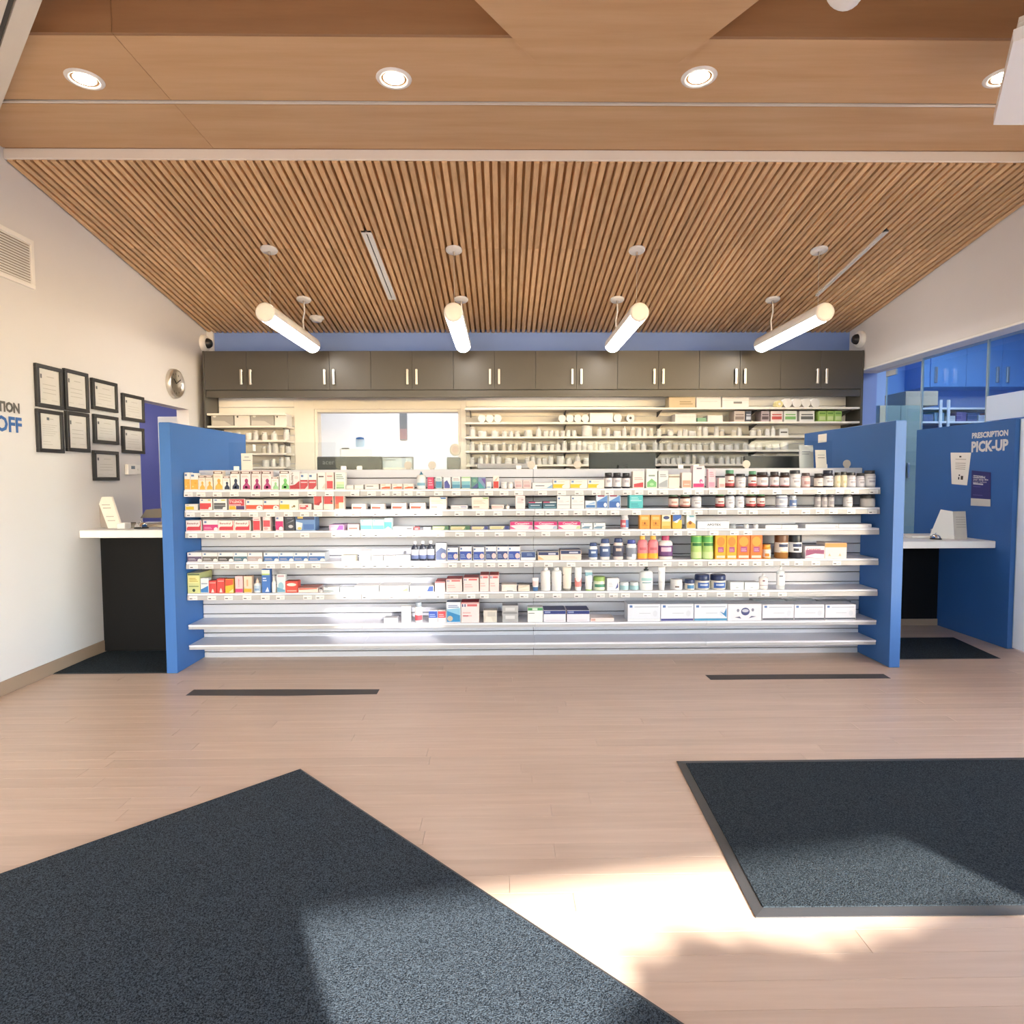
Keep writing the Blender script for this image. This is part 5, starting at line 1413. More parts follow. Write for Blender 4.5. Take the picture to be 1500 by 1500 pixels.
carton(S, 409.2, 437, 732.3, '#f3efe6', [('r', 0, .06, .52, .55, '#ecc21e'), ('e', .78, .36, .07, .12, '#8a7a50'), ('e', .68, .28, .04, .08, '#a8946a'), ('r', .06, .72, .16, .9, LOGO)], 'wide white carton with a yellow panel on the second shelf')
carton(S, 438, 456, 738, '#f2dcda', [('r', .05, .1, .75, .8, '#cc4a4e'), ('e', .3, .6, .25, .18, '#f0c8c4'), ('r', .6, .15, .8, .4, '#f6eeea')], 'small red and white carton right of the yellow panel one')
carton(S, 459, 472.7, 726, '#f3e2de', [('g', [(.05, .35), (.9, .5), (.9, .97), (.05, .97)], '#cc3f3e'), ('g', [(.05, .35), (.6, .3), (.9, .65)], '#a83038')], 'tall red carton with a white foot, left of three')
carton(S, 473.6, 488.2, 726, '#efe0d4', [('r', .04, .4, .95, .97, '#d24446'), ('e', .85, .6, .1, .08, '#6a3a3a'), ('r', .5, .05, .95, .38, '#f4ead2')], 'tall red carton with a cream foot, middle of three')
carton(S, 490, 504, 726, '#f2ddd0', [('r', .04, .4, .95, .97, '#dd5248'), ('r', .45, .05, .95, .5, '#f6d8a8'), ('r', .04, .05, .45, .4, '#e8744e')], 'tall red and peach carton, right of three')
lowred = [('g', [(.06, .1), (.9, .1), (.9, .42), (.06, .5)], '#d2604c'), ('e', .84, .2, .14, .18, '#f8f0ea'), ('r', .08, .72, .2, .88, '#c9a69a')]
row(carton, S, [(515, 535.4, 738), (543, 563, 738)], '#f6e9e2', lowred, 'small white carton with a brick red swoosh on the second shelf', 'small brick red swoosh cartons')
row(carton, S, [(573, 595, 736.8), (600, 623, 736.6)], '#f6e9e2', lowred, 'larger white carton with a brick red swoosh on the second shelf', 'larger brick red swoosh cartons')
carton(S, 629, 654, 728, '#f4e6dc', [('g', [(.6, .98), (.98, .98), (.98, .84), (.7, .84)], '#4a78b4'), ('l', .08, .45, .8, .8, 4, '#eabfa4'), ('r', .08, .12, .45, .2, '#b9857a')], 'cream carton with a blue top corner on the second shelf')
carton(S, 660, 685, 740, '#e4e2e6', [('r', .6, .4, .95, .75, '#a9a9c8'), ('l', .05, .3, .5, .7, 1, '#c9c6cc')], 'low clear and white pack between the two cream cartons', name='blister_pack', cat='pack')
carton(S, 691, 716, 728, '#f4e6dc', [('g', [(.6, .98), (.98, .98), (.98, .84), (.7, .84)], '#9cbc7c'), ('l', .08, .45, .8, .8, 4, '#eabfa4'), ('r', .08, .12, .45, .2, '#b9857a')], 'cream carton with a green top corner on the second shelf')
carton(S, 720, 738.5, 739.5, '#f4e9e6', [('r', .05, .3, .9, .7, '#d67a78'), ('r', .08, .38, .86, .62, '#f2cfcb')], 'low white pack with red lettering on the second shelf')
bottle(S, 740.2, 746.5, 738, 'drop', '#e9e4e0', '#d8d0ca', None, 'tiny clear vial on the second shelf', cat='vial')
carton(S, 755, 769.3, 724.5, '#f4eaea', [('r', 0, .93, 1, .99, '#c23c4c'), ('l', .15, .4, .85, .85, 4, '#d2aeb2'), ('r', .6, .6, .85, .68, '#a98a90')], 'white carton with a red top edge on the second shelf')
row(carton, S, [(774, 794, 734.7), (795.2, 815.6, 734.3)], '#3f6478', [('r', 0, .82, .5, .98, '#c44a6a'), ('r', .5, .82, 1, .98, '#e2e6e8'), ('l', .15, .4, .85, .68, 1, '#b9cdd8'), ('r', .05, .06, .95, .2, '#6f98a8')], 'low slate teal carton on the second shelf', 'two slate teal cartons')
row(carton, S, [(816, 835.6, 726), (836.5, 856, 726)], '#efedee', [('r', .06, .72, .2, .86, LOGO), ('r', .04, .27, .96, .3, '#8a888c'), ('g', [(.5, .5), (.9, .6), (.9, .55)], '#d6b8b0'), ('l', .1, .5, .5, .65, 2, '#cfcacc')], 'tall plain white carton with a thin grey line', 'two plain white cartons, second shelf')
carton(S, 857.2, 873, 733.5, '#dfe8f2', [('r', .06, .1, .94, .45, '#4f7fb8'), ('g', [(.1, .5), (.9, .6), (.9, .9)], '#9fc0e2')], 'small blue and white carton on the second shelf')
row(carton, S, [(873.4, 890.6, 724.5), (891.4, 909.3, 724.3)], '#d6e4f4', [('r', .04, .05, .96, .5, '#3f6cb4'), ('g', [(.04, .5), (.96, .95), (.96, .5)], '#5f90d0'), ('e', .78, .25, .14, .16, '#f1f4f8'), ('r', .1, .86, .7, .96, '#a9405a')], 'tall blue and white carton on the second shelf', 'two tall blue and white cartons')
carton(S, 922, 942, 723.5, '#5cc4c8', [('r', .08, .5, .9, .56, '#bfe9ea'), ('l', .12, .62, .7, .85, 2, '#a9e2e2'), ('l', .12, .12, .7, .4, 2, '#3fa0a8')], 'turquoise twin pack on the second shelf', cat='pack')
row(bottle, S, [(981, 995.6, 723.2), (998, 1013, 723.2)], 'vit', '#4a2e24', '#4f6f5c', '#f2dcd4', 'dark green capped bottle with a pinkish label, middle of the second shelf', 'two dark green capped bottles', prints=[(0, .22, 190, 350, '#c9837c'), (.4, .65, 235, 305, '#c89a90')])
bottle(S, 1015, 1029.5, 723.2, 'vit', '#c9cad2', '#33333a', '#eceef2', 'white bottle with a black cap right of the dark green capped pair', prints=wv)
bottle(S, 1050, 1063.5, 721.7, 'vit', '#4a2e24', '#4f9468', '#f2e4de', 'green capped bottle with a red foot, left of the white pair', prints=vt)
row(bottle, S, [(1065, 1078.2, 722.5), (1079.5, 1092.3, 723)], 'vit', '#dfe2ec', '#33384a', '#eceff6', 'white bottle with dark cap between green capped ones, second shelf', 'two white bottles, second shelf', prints=wv)
row(bottle, S, [(1095.4, 1110, 721.7), (1111, 1122.8, 722)], 'vit', '#4a2e24', '#4f9468', '#f2e4de', 'green capped bottle with a red foot, right of the white pair', 'two green capped bottles, right of the white pair', prints=vt)
bottle(S, 1140, 1157, 721, 'vit', '#e8eaf2', '#2f3444', '#f0f1f6', 'large white bottle with a blue edged label on the second shelf', prints=[(0, .06, 185, 355, '#4a64a8'), (.92, 1, 185, 355, '#4a64a8'), (.35, .7, 230, 300, '#c4c8d8')])
bottle(S, 1159, 1169.3, 726, 'pill', '#eef0f4', '#dfe4ee', '#6f88bc', 'small white bottle with a blue label on the second shelf', prints=[(.2, .5, 240, 300, '#dfe4f0')])
row(bottle, S, [(1195.6, 1204.5, 724.2), (1205, 1214, 724.2), (1214.5, 1224.6, 724.2)], 'vit', '#b4aeb0', '#4a464c', '#c9c4c6', 'greyish bottle in a tight trio on the second shelf', 'greyish bottle trio', prints=[(.2, .7, 235, 305, '#a39da2')])
bottle(S, 1239, 1252, 723.7, 'vit', '#d9d6d8', '#4a484c', '#e9e6e8', 'single pale bottle near the right end of the second shelf', prints=wv)
bottle(S, 1266.5, 1287, 724.7, 'jarw', '#d2cbc4', '#3f3c3a', '#dcd6d0', 'wide greige jar at the right end of the second shelf', cat='jar')
# ---------------- third shelf
S = 2
ben = [('g', [(.04, .06), (.96, .06), (.96, .55), (.88, .42), (.12, .42), (.04, .3)], '#d23c4c'), ('g', [(.86, .42), (.97, .42), (.97, .95), (.92, .95), (.92, .6)], '#d23c4c'), ('t', 'Benadryl', .08, .58, .8, .82, '#9a4a58')]
carton(S, 272, 295, 762.3, '#f4eaea', ben, 'white carton with a red pill shape at the left end of the third shelf')
carton(S, 297, 319.3, 761.5, '#f3e8ec', [('r', 0, .06, 1, .58, '#d0347a'), ('e', .86, .14, .14, .2, '#f6e6ec'), ('r', .08, .72, .24, .9, LOGO), ('l', .08, .2, .6, .42, 2, '#ea9abf')], 'white carton with a magenta lower half on the third shelf')
row(carton, S, [(319.6, 342.8, 762.3), (343.3, 366.6, 762.3)], '#f5ebe6', ben, 'white carton with a red pill shape right of the magenta one', 'two red pill shape cartons')
carton(S, 370, 381.2, 757, '#f2e0e0', [('r', .04, .05, .96, .72, '#d63e4c'), ('l', .15, .8, .85, .9, 1, '#c86a74')], 'narrow red carton with a white top on the third shelf')
carton(S, 384.6, 396.2, 757, '#f0dada', [('r', .04, .28, .96, .75, '#d4505c'), ('e', .4, .16, .3, .1, '#e8a4a8'), ('r', .3, .84, .8, .95, '#f6eeee')], 'narrow red and pink carton on the third shelf')
carton(S, 403, 415, 756, '#f4e6ec', [('r', 0, .05, 1, .66, '#d22a72'), ('e', .7, .14, .26, .14, '#f7e6ec'), ('r', .12, .8, .4, .92, LOGO)], 'narrow white and hot pink carton on the third shelf')
carton(S, 417, 431.5, 757, '#3a3c48', [('e', .6, .3, .25, .12, '#c9c6cc'), ('g', [(.1, .5), (.9, .7), (.9, .8)], '#8a8c98'), ('r', .2, .85, .8, .93, '#6a6c78')], 'dark charcoal carton on the third shelf')
carton(S, 432.5, 461.5, 755, '#6d92c8', [('r', .02, .72, .98, .98, '#3a4668'), ('r', .1, .8, .38, .95, '#e0c06a'), ('g', [(.02, .04), (.3, .04), (.36, .5), (.02, .6)], '#dfe6ee'), ('e', .2, .14, .1, .1, '#e2cc6a'), ('r', .4, .08, .95, .42, '#4a74b8')], 'wide blue carton with yellow patches on the third shelf')
carton(S, 482, 503.5, 768.5, '#d9b4d0', [('r', .1, .1, .6, .5, '#f2d8e4'), ('g', [(.5, .1), (.98, .1), (.98, .9), (.7, .9)], '#9a5cae')], 'low lilac and pink carton on the third shelf', top='#8a5c98', dep=.14)
carton(S, 509, 525.5, 768, '#f3d9d2', [('r', .1, .15, .9, .5, '#d8827a')], 'low white and coral carton beside the lilac one', top='#b87a7a')
row(carton, S, [(527.7, 545, 761), (545.3, 562.3, 761)], '#d2ece8', [('r', 0, .08, 1, .45, '#6cc2ba'), ('r', 0, .45, 1, .8, '#a8dcd4'), ('r', .08, .84, .25, .95, '#5f8fae')], 'mint green carton on the third shelf', 'two mint cartons')
carton(S, 562.6, 574, 759, '#cfeae6', [('r', 0, .08, 1, .7, '#5cb4ae'), ('g', [(0, .08), (1, .08), (.5, .3)], '#d6efec')], 'narrow taller teal carton right of the mint pair')
carton(S, 575, 605, 771.5, '#eeecec', [('r', .7, .25, .95, .55, '#5a5a60'), ('r', .05, .3, .6, .6, '#dcd8d8')], 'low long white pack with a dark end on the third shelf')
carton(S, 606, 614, 772, '#dc6a70', [('r', .2, .2, .8, .6, '#f0c0c0')], 'tiny red pack on the third shelf')
carton(S, 620, 631, 773, '#e4e6e8', [('r', .1, .2, .9, .6, '#cfd6dc')], 'tiny pale grey pack on the third shelf')
cyl = lambda c: [('g', [(.04, .1), (.7, .1), (.78, .9), (.04, .9)], '#f1e2b4'), ('r', .8, .05, .99, .95, c), ('l', .1, .35, .62, .65, 1, '#a8986a')]
row(carton, S, [(633, 657, 770.7), (659, 688, 770.7)], '#7f9a78', cyl('#4f7a5c'), 'low cream carton with a green end on the third shelf', 'cream cartons with green ends')
row(carton, S, [(690, 715, 770.7), (716.2, 746, 770)], '#8088a8', cyl('#3f4684'), 'low cream carton with an indigo end on the third shelf', 'cream cartons with indigo ends')
can = lambda w, c: [('g', [(0, .5), (.5, .62), (1, .5), (1, .99), (0, .99)], MAG), ('t', w, .2, .64, .85, .9, '#f8dce8'), ('g', [(0, .06), (.25, .06), (0, .45)], '#e05a94'), ('g', [(.8, .06), (.99, .06), (.99, .45), (.85, .4)], c)]
carton(S, 747, 780.6, 763.8, '#f6e4ea', can('Canesten', '#d89ac4'), 'magenta topped white carton, left of the row of three')
carton(S, 782.4, 816.3, 763.8, '#f4e6ec', can('Canesten', '#a9bcd0'), 'magenta topped white carton, middle of the row of three')
carton(S, 817.5, 850.5, 763.8, '#f4e8e8', can('CanesOral', '#c4d6a8'), 'magenta topped white carton, right of the row of three')
row(carton, S, [(851.5, 868.2, 766), (869.3, 887, 766)], '#ecf0f2', [('g', [(.05, .08), (.75, .08), (.95, .5), (.3, .5), (.05, .3)], '#7f9ab0'), ('e', .85, .2, .12, .2, '#f6f7f8'), ('r', .08, .76, .2, .92, LOGO)], 'low white carton with a grey blue swoosh on the third shelf', 'grey blue swoosh cartons')
bottle(S, 910, 922.3, 754, 'pill', '#f0eef2', '#eeeaf0', '#d86a74', 'small white bottle with a red and blue label on the third shelf', prints=[(0, 1, 275, 350, '#5a7fb8'), (.3, .6, 220, 270, '#f2d6d8')])
row(carton, S, [(937, 952.2, 753), (953.2, 968, 753)], '#f0a648', [('r', .15, .62, .85, .82, '#f6c684'), ('l', .2, .2, .8, .5, 3, '#d8842c'), ('g', [(.4, .3), (.6, .3), (.5, .5)], '#8a4a1c')], 'tall orange carton on the third shelf', 'two tall orange cartons')
carton(S, 969, 983.2, 753, '#f2c878', [('r', .06, .5, .94, .96, '#f6e8cc'), ('e', .5, .76, .34, .12, '#3c4a78'), ('r', .06, .04, .94, .2, '#eeb04e')], 'cream and orange carton with a dark oval on the third shelf')
carton(S, 985, 999, 753.2, '#eec24e', [('g', [(.02, .5), (.98, .62), (.98, .98), (.02, .98)], '#3f6cb8'), ('g', [(.1, .45), (.9, .75), (.5, .4)], '#eef2f6')], 'blue and yellow carton on the third shelf')
carton(S, 1005.5, 1019.6, 753, '#dbe9ec', [('g', [(.02, .03), (.98, .03), (.98, .3), (.4, .55), (.02, .4)], '#e8b25a'), ('e', .4, .4, .18, .12, '#9a5a34'), ('r', .3, .8, .8, .9, '#7fb4c4')], 'pale blue and gold carton on the third shelf')
carton(S, 1021.5, 1068.6, 763.3, '#eceef4', [('t', 'APOTEX', .3, .38, .74, .66, '#2c2c34')], 'white card sign with black capitals on the third shelf', dep=.05, cat='sign', name='shelf_sign')
bottle(S, 1069.5, 1080, 768, 'jar', '#b9bcc0', '#9aa0a6', None, 'small grey pot behind the card sign', cat='pot')
row(bottle, S, [(1090.7, 1098, 768.3), (1104.8, 1112, 768.3)], 'jarw', '#f4f4f6', '#eeeef0', None, 'small bright white pot on the third shelf', 'two bright white pots', cat='pot')
row(carton, S, [(1121, 1144.8, 769), (1145.2, 1169.3, 769)], '#e9e9ee', [('r', .05, .4, .95, .5, '#d6d6dc')], 'low white slim box on the third shelf right', 'low slim white boxes', tg=False, dep=.12)
row(carton, S, [(1180, 1228.6, 767.8), (1229, 1277, 767.8)], '#e6e6ec', [('r', .9, .2, .98, .7, '#c2c2cc')], 'long flat white box at the right end of the third shelf', 'long flat white boxes', tg=False, dep=.16)
# ---------------- fourth shelf
S = 3
def life(c): return [('r', 0, .06, 1, .58, c), ('e', .86, .14, .15, .2, '#f2f0f0'), ('r', .1, .76, .24, .92, LOGO), ('l', .08, .2, .6, .42, 2, '#c9c6cc')]
for px0, px1, c, nm in ((274, 295.4, '#6a5a74', 'mauve'), (296, 318.6, '#6f6a68', 'warm grey'), (319, 341.6, '#3e3e40', 'black'), (342, 362, '#56788a', 'slate blue'), (362.5, 384, '#b9a8a8', 'pale taupe')):
    carton(S, px0, px1, 809.3, '#efecee', life(c), 'white carton with a ' + nm + ' lower half on the fourth shelf', dep=.14)
row(carton, S, [(386, 408, 809.3), (408.3, 429.7, 809.3), (430, 451, 809.3), (451.3, 476, 809.3)], '#eaf0f6', life('#3a6fb4'), 'white carton with a bright blue lower half on the fourth shelf', 'four bright blue and white cartons', dep=.12)
carton(S, 500, 521, 813.5, '#f2ead0', [('r', .08, .2, .92, .75, '#f0e2b0')], 'low cream yellow carton on the fourth shelf')
carton(S, 526, 543, 806, '#ece9e8', [('r', .08, .8, .25, .92, '#a9a9b0'), ('g', [(.05, .05), (.95, .05), (.95, .5), (.5, .6), (.05, .45)], '#e0dcda')], 'white carton standing left of the dark bottles')
row(carton, S, [(544, 561, 814), (562, 579.4, 814)], '#efeeed', [('r', .1, .3, .5, .5, '#cfcccb'), ('g', [(.5, .1), (.95, .1), (.95, .5)], '#bccad2')], 'low white carton on the fourth shelf before the dark bottles', 'two low white cartons, fourth shelf')
carton(S, 580, 600.8, 813.5, '#eef1f3', [('g', [(.2, .1), (.95, .1), (.95, .5)], '#b4c6d2'), ('r', .1, .7, .4, .84, '#a9bcc8')], 'low white and pale blue carton touching the dark bottles')
row(bottle, S, [(601.6, 612.8, 793.5), (613.2, 624.3, 793), (624.7, 636, 792.5)], 'syrup', '#2f3340', '#f0eef0', '#d3d3dc', 'dark syrup bottle with white cap and grey label', 'three dark syrup bottles', prints=[(0, .4, 182, 358, '#5f6c98')])
disc = lambda c, cr: [('r', .02, .05, .98, .66, c), ('e', .78, .32, .2, .2, cr), ('l', .08, .2, .5, .5, 3, '#8fa4d0'), ('r', .06, .78, .2, .92, LOGO)]
carton(S, 638, 654, 795.3, '#dfe2ea', [('g', [(.02, .04), (.98, .04), (.98, .6), (.5, .75), (.02, .5)], '#6a78a0'), ('e', .72, .28, .22, .16, '#ecc2c4')], 'tall grey blue carton with a pink disc on the fourth shelf', top='#3a4260')
for i, (px0, px1, yt) in enumerate(((655, 671, 802), (673, 691, 800.5), (693, 709.5, 801.5), (711, 727, 800.5), (728, 744, 800.5), (744.4, 762, 800.5))):
    carton(S, px0, px1, yt, '#eceef4', disc('#2f4fa8' if i not in (3, 4) else '#3c4c80', '#eec8c8'), 'navy and white carton with a pink disc, ' + ['first', 'second', 'third', 'fourth', 'fifth', 'last'][i] + ' of six on the fourth shelf', 'row of navy cartons with pink discs', top='#3a4472')
carton(S, 763, 784.7, 808, '#eef0f4', [('r', .02, .3, .98, .97, '#41568c'), ('l', .4, .55, .8, .85, 2, '#8fa4cc')], 'flat navy carton with a white foot on the fourth shelf')
carton(S, 787.6, 819, 808, '#f2e2d2', [('r', .02, .58, .98, .97, '#333c66'), ('r', .5, .64, .85, .84, '#c9cde0'), ('g', [(.02, .05), (.3, .05), (.02, .5)], '#eebb88')], 'flat carton with a navy top and cream foot, left of two', top='#5a6284')
carton(S, 820.7, 851.6, 805.7, '#f3ddd2', [('r', .02, .6, .98, .97, '#36406a'), ('r', .42, .68, .85, .84, '#c9cde0'), ('l', .08, .15, .8, .4, 2, '#e2bfae')], 'flat carton with a navy top and peach foot, right of two', top='#5a6284')
lot = [(0.02, .98, 225, 315, '#3f5c94'), (.55, .8, 240, 300, '#c2d0e6')]
bottle(S, 862.7, 876.3, 795.3, 'lotion', '#f0f1f4', '#33487c', '#4a6498', 'small white lotion bottle with a navy cap and navy oval', prints=[(.5, .75, 240, 300, '#c9d6ea')], lcover=(.14, .62))
bottle(S, 879, 895, 790, 'lotion', '#f1ecea', '#33487c', '#4a5f8c', 'white lotion bottle with a navy cap, second of the group', prints=[(.5, .75, 240, 300, '#c9d6ea')], lcover=(.14, .66))
bottle(S, 898.5, 914.6, 788.8, 'lotion', '#f2e2da', '#2f4272', '#4c4c64', 'pinkish lotion bottle with a navy cap and grey label', prints=[(.5, .75, 240, 300, '#d9c6bc')], lcover=(.14, .66))
bottle(S, 918, 933.8, 791, 'lotion', '#eeeef0', '#36489c', '#8a90a0', 'white lotion bottle with a blue flip cap and grey label', prints=[(0, .3, 270, 330, '#f0f0f4')], lcover=(.14, .6))
row(bottle, S, [(934.6, 949.6, 783.5), (950, 965.3, 783.5)], 'sham', '#ea8790', '#efb540', '#ea8790', 'pink bottle with a yellow cap on the fourth shelf', 'two pink bottles with yellow caps', prints=[(0, .34, 181, 359, '#f0b52e'), (.55, .72, 230, 310, '#c8606c')], lcover=(.04, .66))
bottle(S, 966, 987.3, 785, 'sham', '#f1ece8', '#b82460', '#6a3c78', 'white bottle with a magenta cap and purple label', prints=[(.45, .85, 225, 315, '#eec4d8'), (.0, .1, 182, 358, '#4a2a58')], lcover=(.12, .58))
row(bottle, S, [(1014, 1030, 781.3), (1030.5, 1047.2, 781.3)], 'can', '#a8d06a', '#3f9a5c', '#b4d880', 'green cylinder tub with a darker green lid', 'two green tubs', prints=[(.75, 1, 181, 359, '#5fb45c'), (.58, .72, 215, 325, '#2f7a3c'), (0, .3, 181, 359, '#d2e6a4')], cat='tub')
met = lambda c, l: [('e', .5, .72, .38, .2, l), ('r', .25, .28, .78, .5, '#a8487c'), ('l', .3, .32, .72, .46, 2, '#e0a8c4'), ('r', .1, .04, .9, .14, '#f4d8c8')]
row(carton, S, [(1048, 1064, 783.5), (1064.4, 1080, 783.5)], '#f0b02c', met('#f0b02c', '#f28c34'), 'yellow carton with an orange disc and plum panel', 'two yellow cartons with orange discs')
row(carton, S, [(1080.4, 1099, 783), (1099.5, 1117.2, 783)], '#ea7a2a', met('#ea7a2a', '#f2a23c'), 'orange carton with a golden disc and plum panel', 'two orange cartons with golden discs')
bottle(S, 1119, 1131.7, 798, 'vit', '#f0a83a', '#f4b050', '#f6ece0', 'small orange bottle with a white label on the fourth shelf', prints=[(.1, .5, 230, 290, '#e88a2c')])
bottle(S, 1139, 1159, 784, 'jarw', '#a8743c', '#7a5236', '#f0e8e0', 'amber jar with a brown lid and white label', prints=[(.55, .85, 230, 310, '#3a4468'), (0, .12, 240, 300, '#e8c488')], cat='jar', lcover=(.26, .68))
bottle(S, 1159.6, 1179, 783.5, 'jarw', '#2c2c36', '#22252c', '#eceef2', 'black jar with a black lid and white label', prints=[(.55, .85, 230, 310, '#3a4468'), (.15, .4, 235, 280, '#4a4a54')], cat='jar', lcover=(.26, .68))
carton(S, 1179.5, 1208.2, 800, '#eee4ea', [('g', [(.02, .2), (.5, .4), (.98, .35), (.98, .7), (.02, .7)], '#9a4a74'), ('t', 'Canesten', .06, .68, .8, .86, '#a83a64'), ('g', [(.02, .05), (.6, .05), (.02, .18)], '#d8a8c2')], 'white and plum carton on the fourth shelf')
carton(S, 1208.6, 1240.8, 795.2, '#f1e2dc', [('r', .0, .72, 1, .99, '#ee9c54'), ('g', [(.14, .15), (.28, .15), (.2, .34)], '#c9b49a'), ('g', [(.62, .15), (.76, .15), (.69, .34)], '#c9b49a')], 'white carton with an orange top band at the right of the fourth shelf', dep=.13)
# ---------------- fifth shelf
S = 4
carton(S, 271, 292.7, 839.5, '#d9dc9c', [('r', .02, .9, .98, .98, '#5a6a4a'), ('r', .06, .5, .94, .86, '#efe8a0'), ('r', .1, .32, .9, .36, '#5f7a4a'), ('e', .5, .14, .12, .08, '#2f4a34'), ('l', .15, .58, .85, .8, 3, '#c4a848')], 'large yellow green carton at the left end of the fifth shelf', dep=.19, top='#dfe2dc')
carton(S, 293.3, 305.2, 847, '#eaeef2', [('g', [(.02, .04), (.98, .04), (.98, .5), (.02, .25)], '#3f84c8'), ('l', .1, .6, .9, .8, 1, '#a9b4c0')], 'white carton with a blue wave on the fifth shelf')
row(carton, S, [(305.5, 317, 850.5), (317.4, 329, 847.5)], '#d84a48', [('g', [(.3, .04), (.7, .04), (.6, .25), (.5, .35), (.4, .25)], '#f5dcd4'), ('r', .1, .8, .9, .86, '#f0b0a8')], 'red carton with a white flask shape on the fifth shelf', 'two red flask cartons', top='#b83a3c')
carton(S, 329.4, 342, 848, '#eebc3c', [('g', [(.02, .5), (.98, .6), (.98, .98), (.02, .98)], '#e0563c'), ('g', [(.4, .04), (.98, .04), (.98, .3)], '#f4e2a4')], 'yellow carton with a red top on the fifth shelf', top='#c84a3c')
carton(S, 344, 355.5, 844, '#f3cdd0', [('r', 0, .04, 1, .25, '#d83f7c'), ('tv', 'Lozenge', .35, .35, .6, .85, '#d87a8c')], 'pink carton with a magenta foot on the fifth shelf', top='#e4b4b0')
carton(S, 356.7, 368.6, 844, '#f4d4bc', [('r', 0, .04, 1, .25, '#ecaa34'), ('r', .35, .4, .55, .8, '#e8a884')], 'peach carton with a gold foot on the fifth shelf', top='#d8a884')
bottle(S, 370, 381, 847, 'drop', '#f2f2f2', '#f4d8ca', '#bcd0e4', 'white dropper bottle with a pale blue label on the fifth shelf', prints=[(.2, .5, 235, 305, '#7f9cc4')])
carton(S, 382.8, 395.3, 834, '#3f76c4', [('r', 0, .82, 1, .98, '#e8ede2'), ('r', 0, .76, 1, .82, '#b9cc6a'), ('l', .12, .5, .6, .7, 2, '#d6e2f2'), ('g', [(.4, .04), (.9, .04), (.7, .25)], '#dfe8f4')], 'tall blue carton with a white top on the fifth shelf')
bottle(S, 396.8, 403.5, 842, 'drop', '#f4f4f4', '#ececec', None, 'tiny white spray bottle right of the tall blue carton')
carton(S, 405, 417.4, 841, '#e8eef2', [('e', .5, .35, .35, .22, '#9fc8dc'), ('r', .1, .85, .9, .95, '#c9a9b4'), ('g', [(.02, .03), (.98, .03), (.98, .15), (.02, .3)], '#6fa8c8')], 'white pack with a pale blue disc on the fifth shelf')
carton(S, 417.8, 436.2, 851.3, '#d8493e', [('e', .5, .7, .4, .14, '#f4e2da'), ('r', .1, .1, .9, .2, '#f0c0b4')], 'small red carton with a white oval on the fifth shelf', top='#b84038')
carton(S, 437, 465.7, 861, '#f3dcd4', [('g', [(.02, .55), (.98, .75), (.98, .98), (.02, .98)], '#dc6a58')], 'flat white and coral carton on the fifth shelf', top='#d8786a', dep=.14)
bottle(S, 466.3, 472.5, 861, 'drop', '#e9e4e6', '#4a4048', None, 'tiny vial with a dark cap on the fifth shelf', cat='vial')
carton(S, 473.6, 496.6, 859.6, '#eef0f1', [('g', [(.02, .1), (.8, .1), (.6, .4), (.02, .4)], '#aeb8bc'), lg], 'flat white carton with a grey wedge on the fifth shelf')
carton(S, 498, 518.6, 860, '#eaf0f4', [('r', .02, .1, .6, .5, '#a9c8dc')], 'flat white carton with a pale blue block on the fifth shelf')
carton(S, 519, 554.7, 858, '#f2f0ee', [('r', .8, .1, .98, .9, '#f0d4b4'), ('l', .1, .4, .5, .7, 1, '#dcd6d0')], 'flat white carton with a peach end on the fifth shelf')
carton(S, 556, 598.4, 858, '#f4f2f0', [('g', [(.75, .1), (.98, .1), (.98, .7)], '#eeb08c'), ('l', .06, .6, .5, .85, 1, '#c9bcb4')], 'long flat white carton with an orange corner on the fifth shelf')
carton(S, 600, 635.3, 858.3, '#eef0f4', [('g', [(.72, .05), (.99, .05), (.99, .95), (.82, .95)], '#4a64a8'), ('l', .06, .5, .5, .8, 1, '#b9b4b0')], 'long flat white carton with a navy end on the fifth shelf')
aid = lambda s=.14: [('r', 0, .96, 1, .995, '#c83c44'), ('r', .05, .78, .05+s, .92, '#2f3c78'), ('r', .05+s*.35, .75, .05+s*.65, .95, '#f2f2f4'), ('r', .34, .8, .9, .92, '#d86a70'), ('l', .08, .3, .6, .6, 2, '#e4b4b4')]
carton(S, 637, 652, 852.3, '#f3d6d4', [('r', 0, .9, 1, .99, '#c8444c'), ('l', .12, .3, .85, .7, 3, '#e0a8a8')], 'small white and red carton left of the crossed ones', dep=.16, top='#c8444c')
row(carton, S, [(653.3, 676.6, 848), (678.6, 701.4, 846)], '#f4dedc', aid(), 'white and red carton with a navy cross on the fifth shelf', 'wide navy cross cartons', dep=.14, top='#c03c46')
row(carton, S, [(702.8, 716.3, 842), (717, 731, 842)], '#f4dedc', aid(.2), 'tall narrow white and red carton with a navy cross', 'tall narrow navy cross cartons', dep=.15, top='#c03c46')
carton(S, 734.6, 757, 856, '#e9dfd6', [('g', [(.1, .1), (.9, .1), (.7, .6), (.3, .7)], '#f4ece4'), ('r', .35, .02, .75, .1, '#5a5a64')], 'pale beige soft pack on the fifth shelf', name='soft_pack', cat='pack')
carton(S, 759, 776, 857, '#e6d8c8', [('g', [(.05, .2), (.9, .5), (.9, .65), (.05, .4)], '#f2e8dc'), ('g', [(.05, .55), (.8, .85), (.7, .95)], '#cbb9a4')], 'bundle of beige wooden sticks on the fifth shelf', name='stick_bundle', cat='bundle')
squeeze_tube(S, 779.6, 789.3, 847, '#f2eef0', '#4a78b0', (.4, .75, '#f0cfcf'), 'small white tube with a blue cap on the fifth shelf', .3)
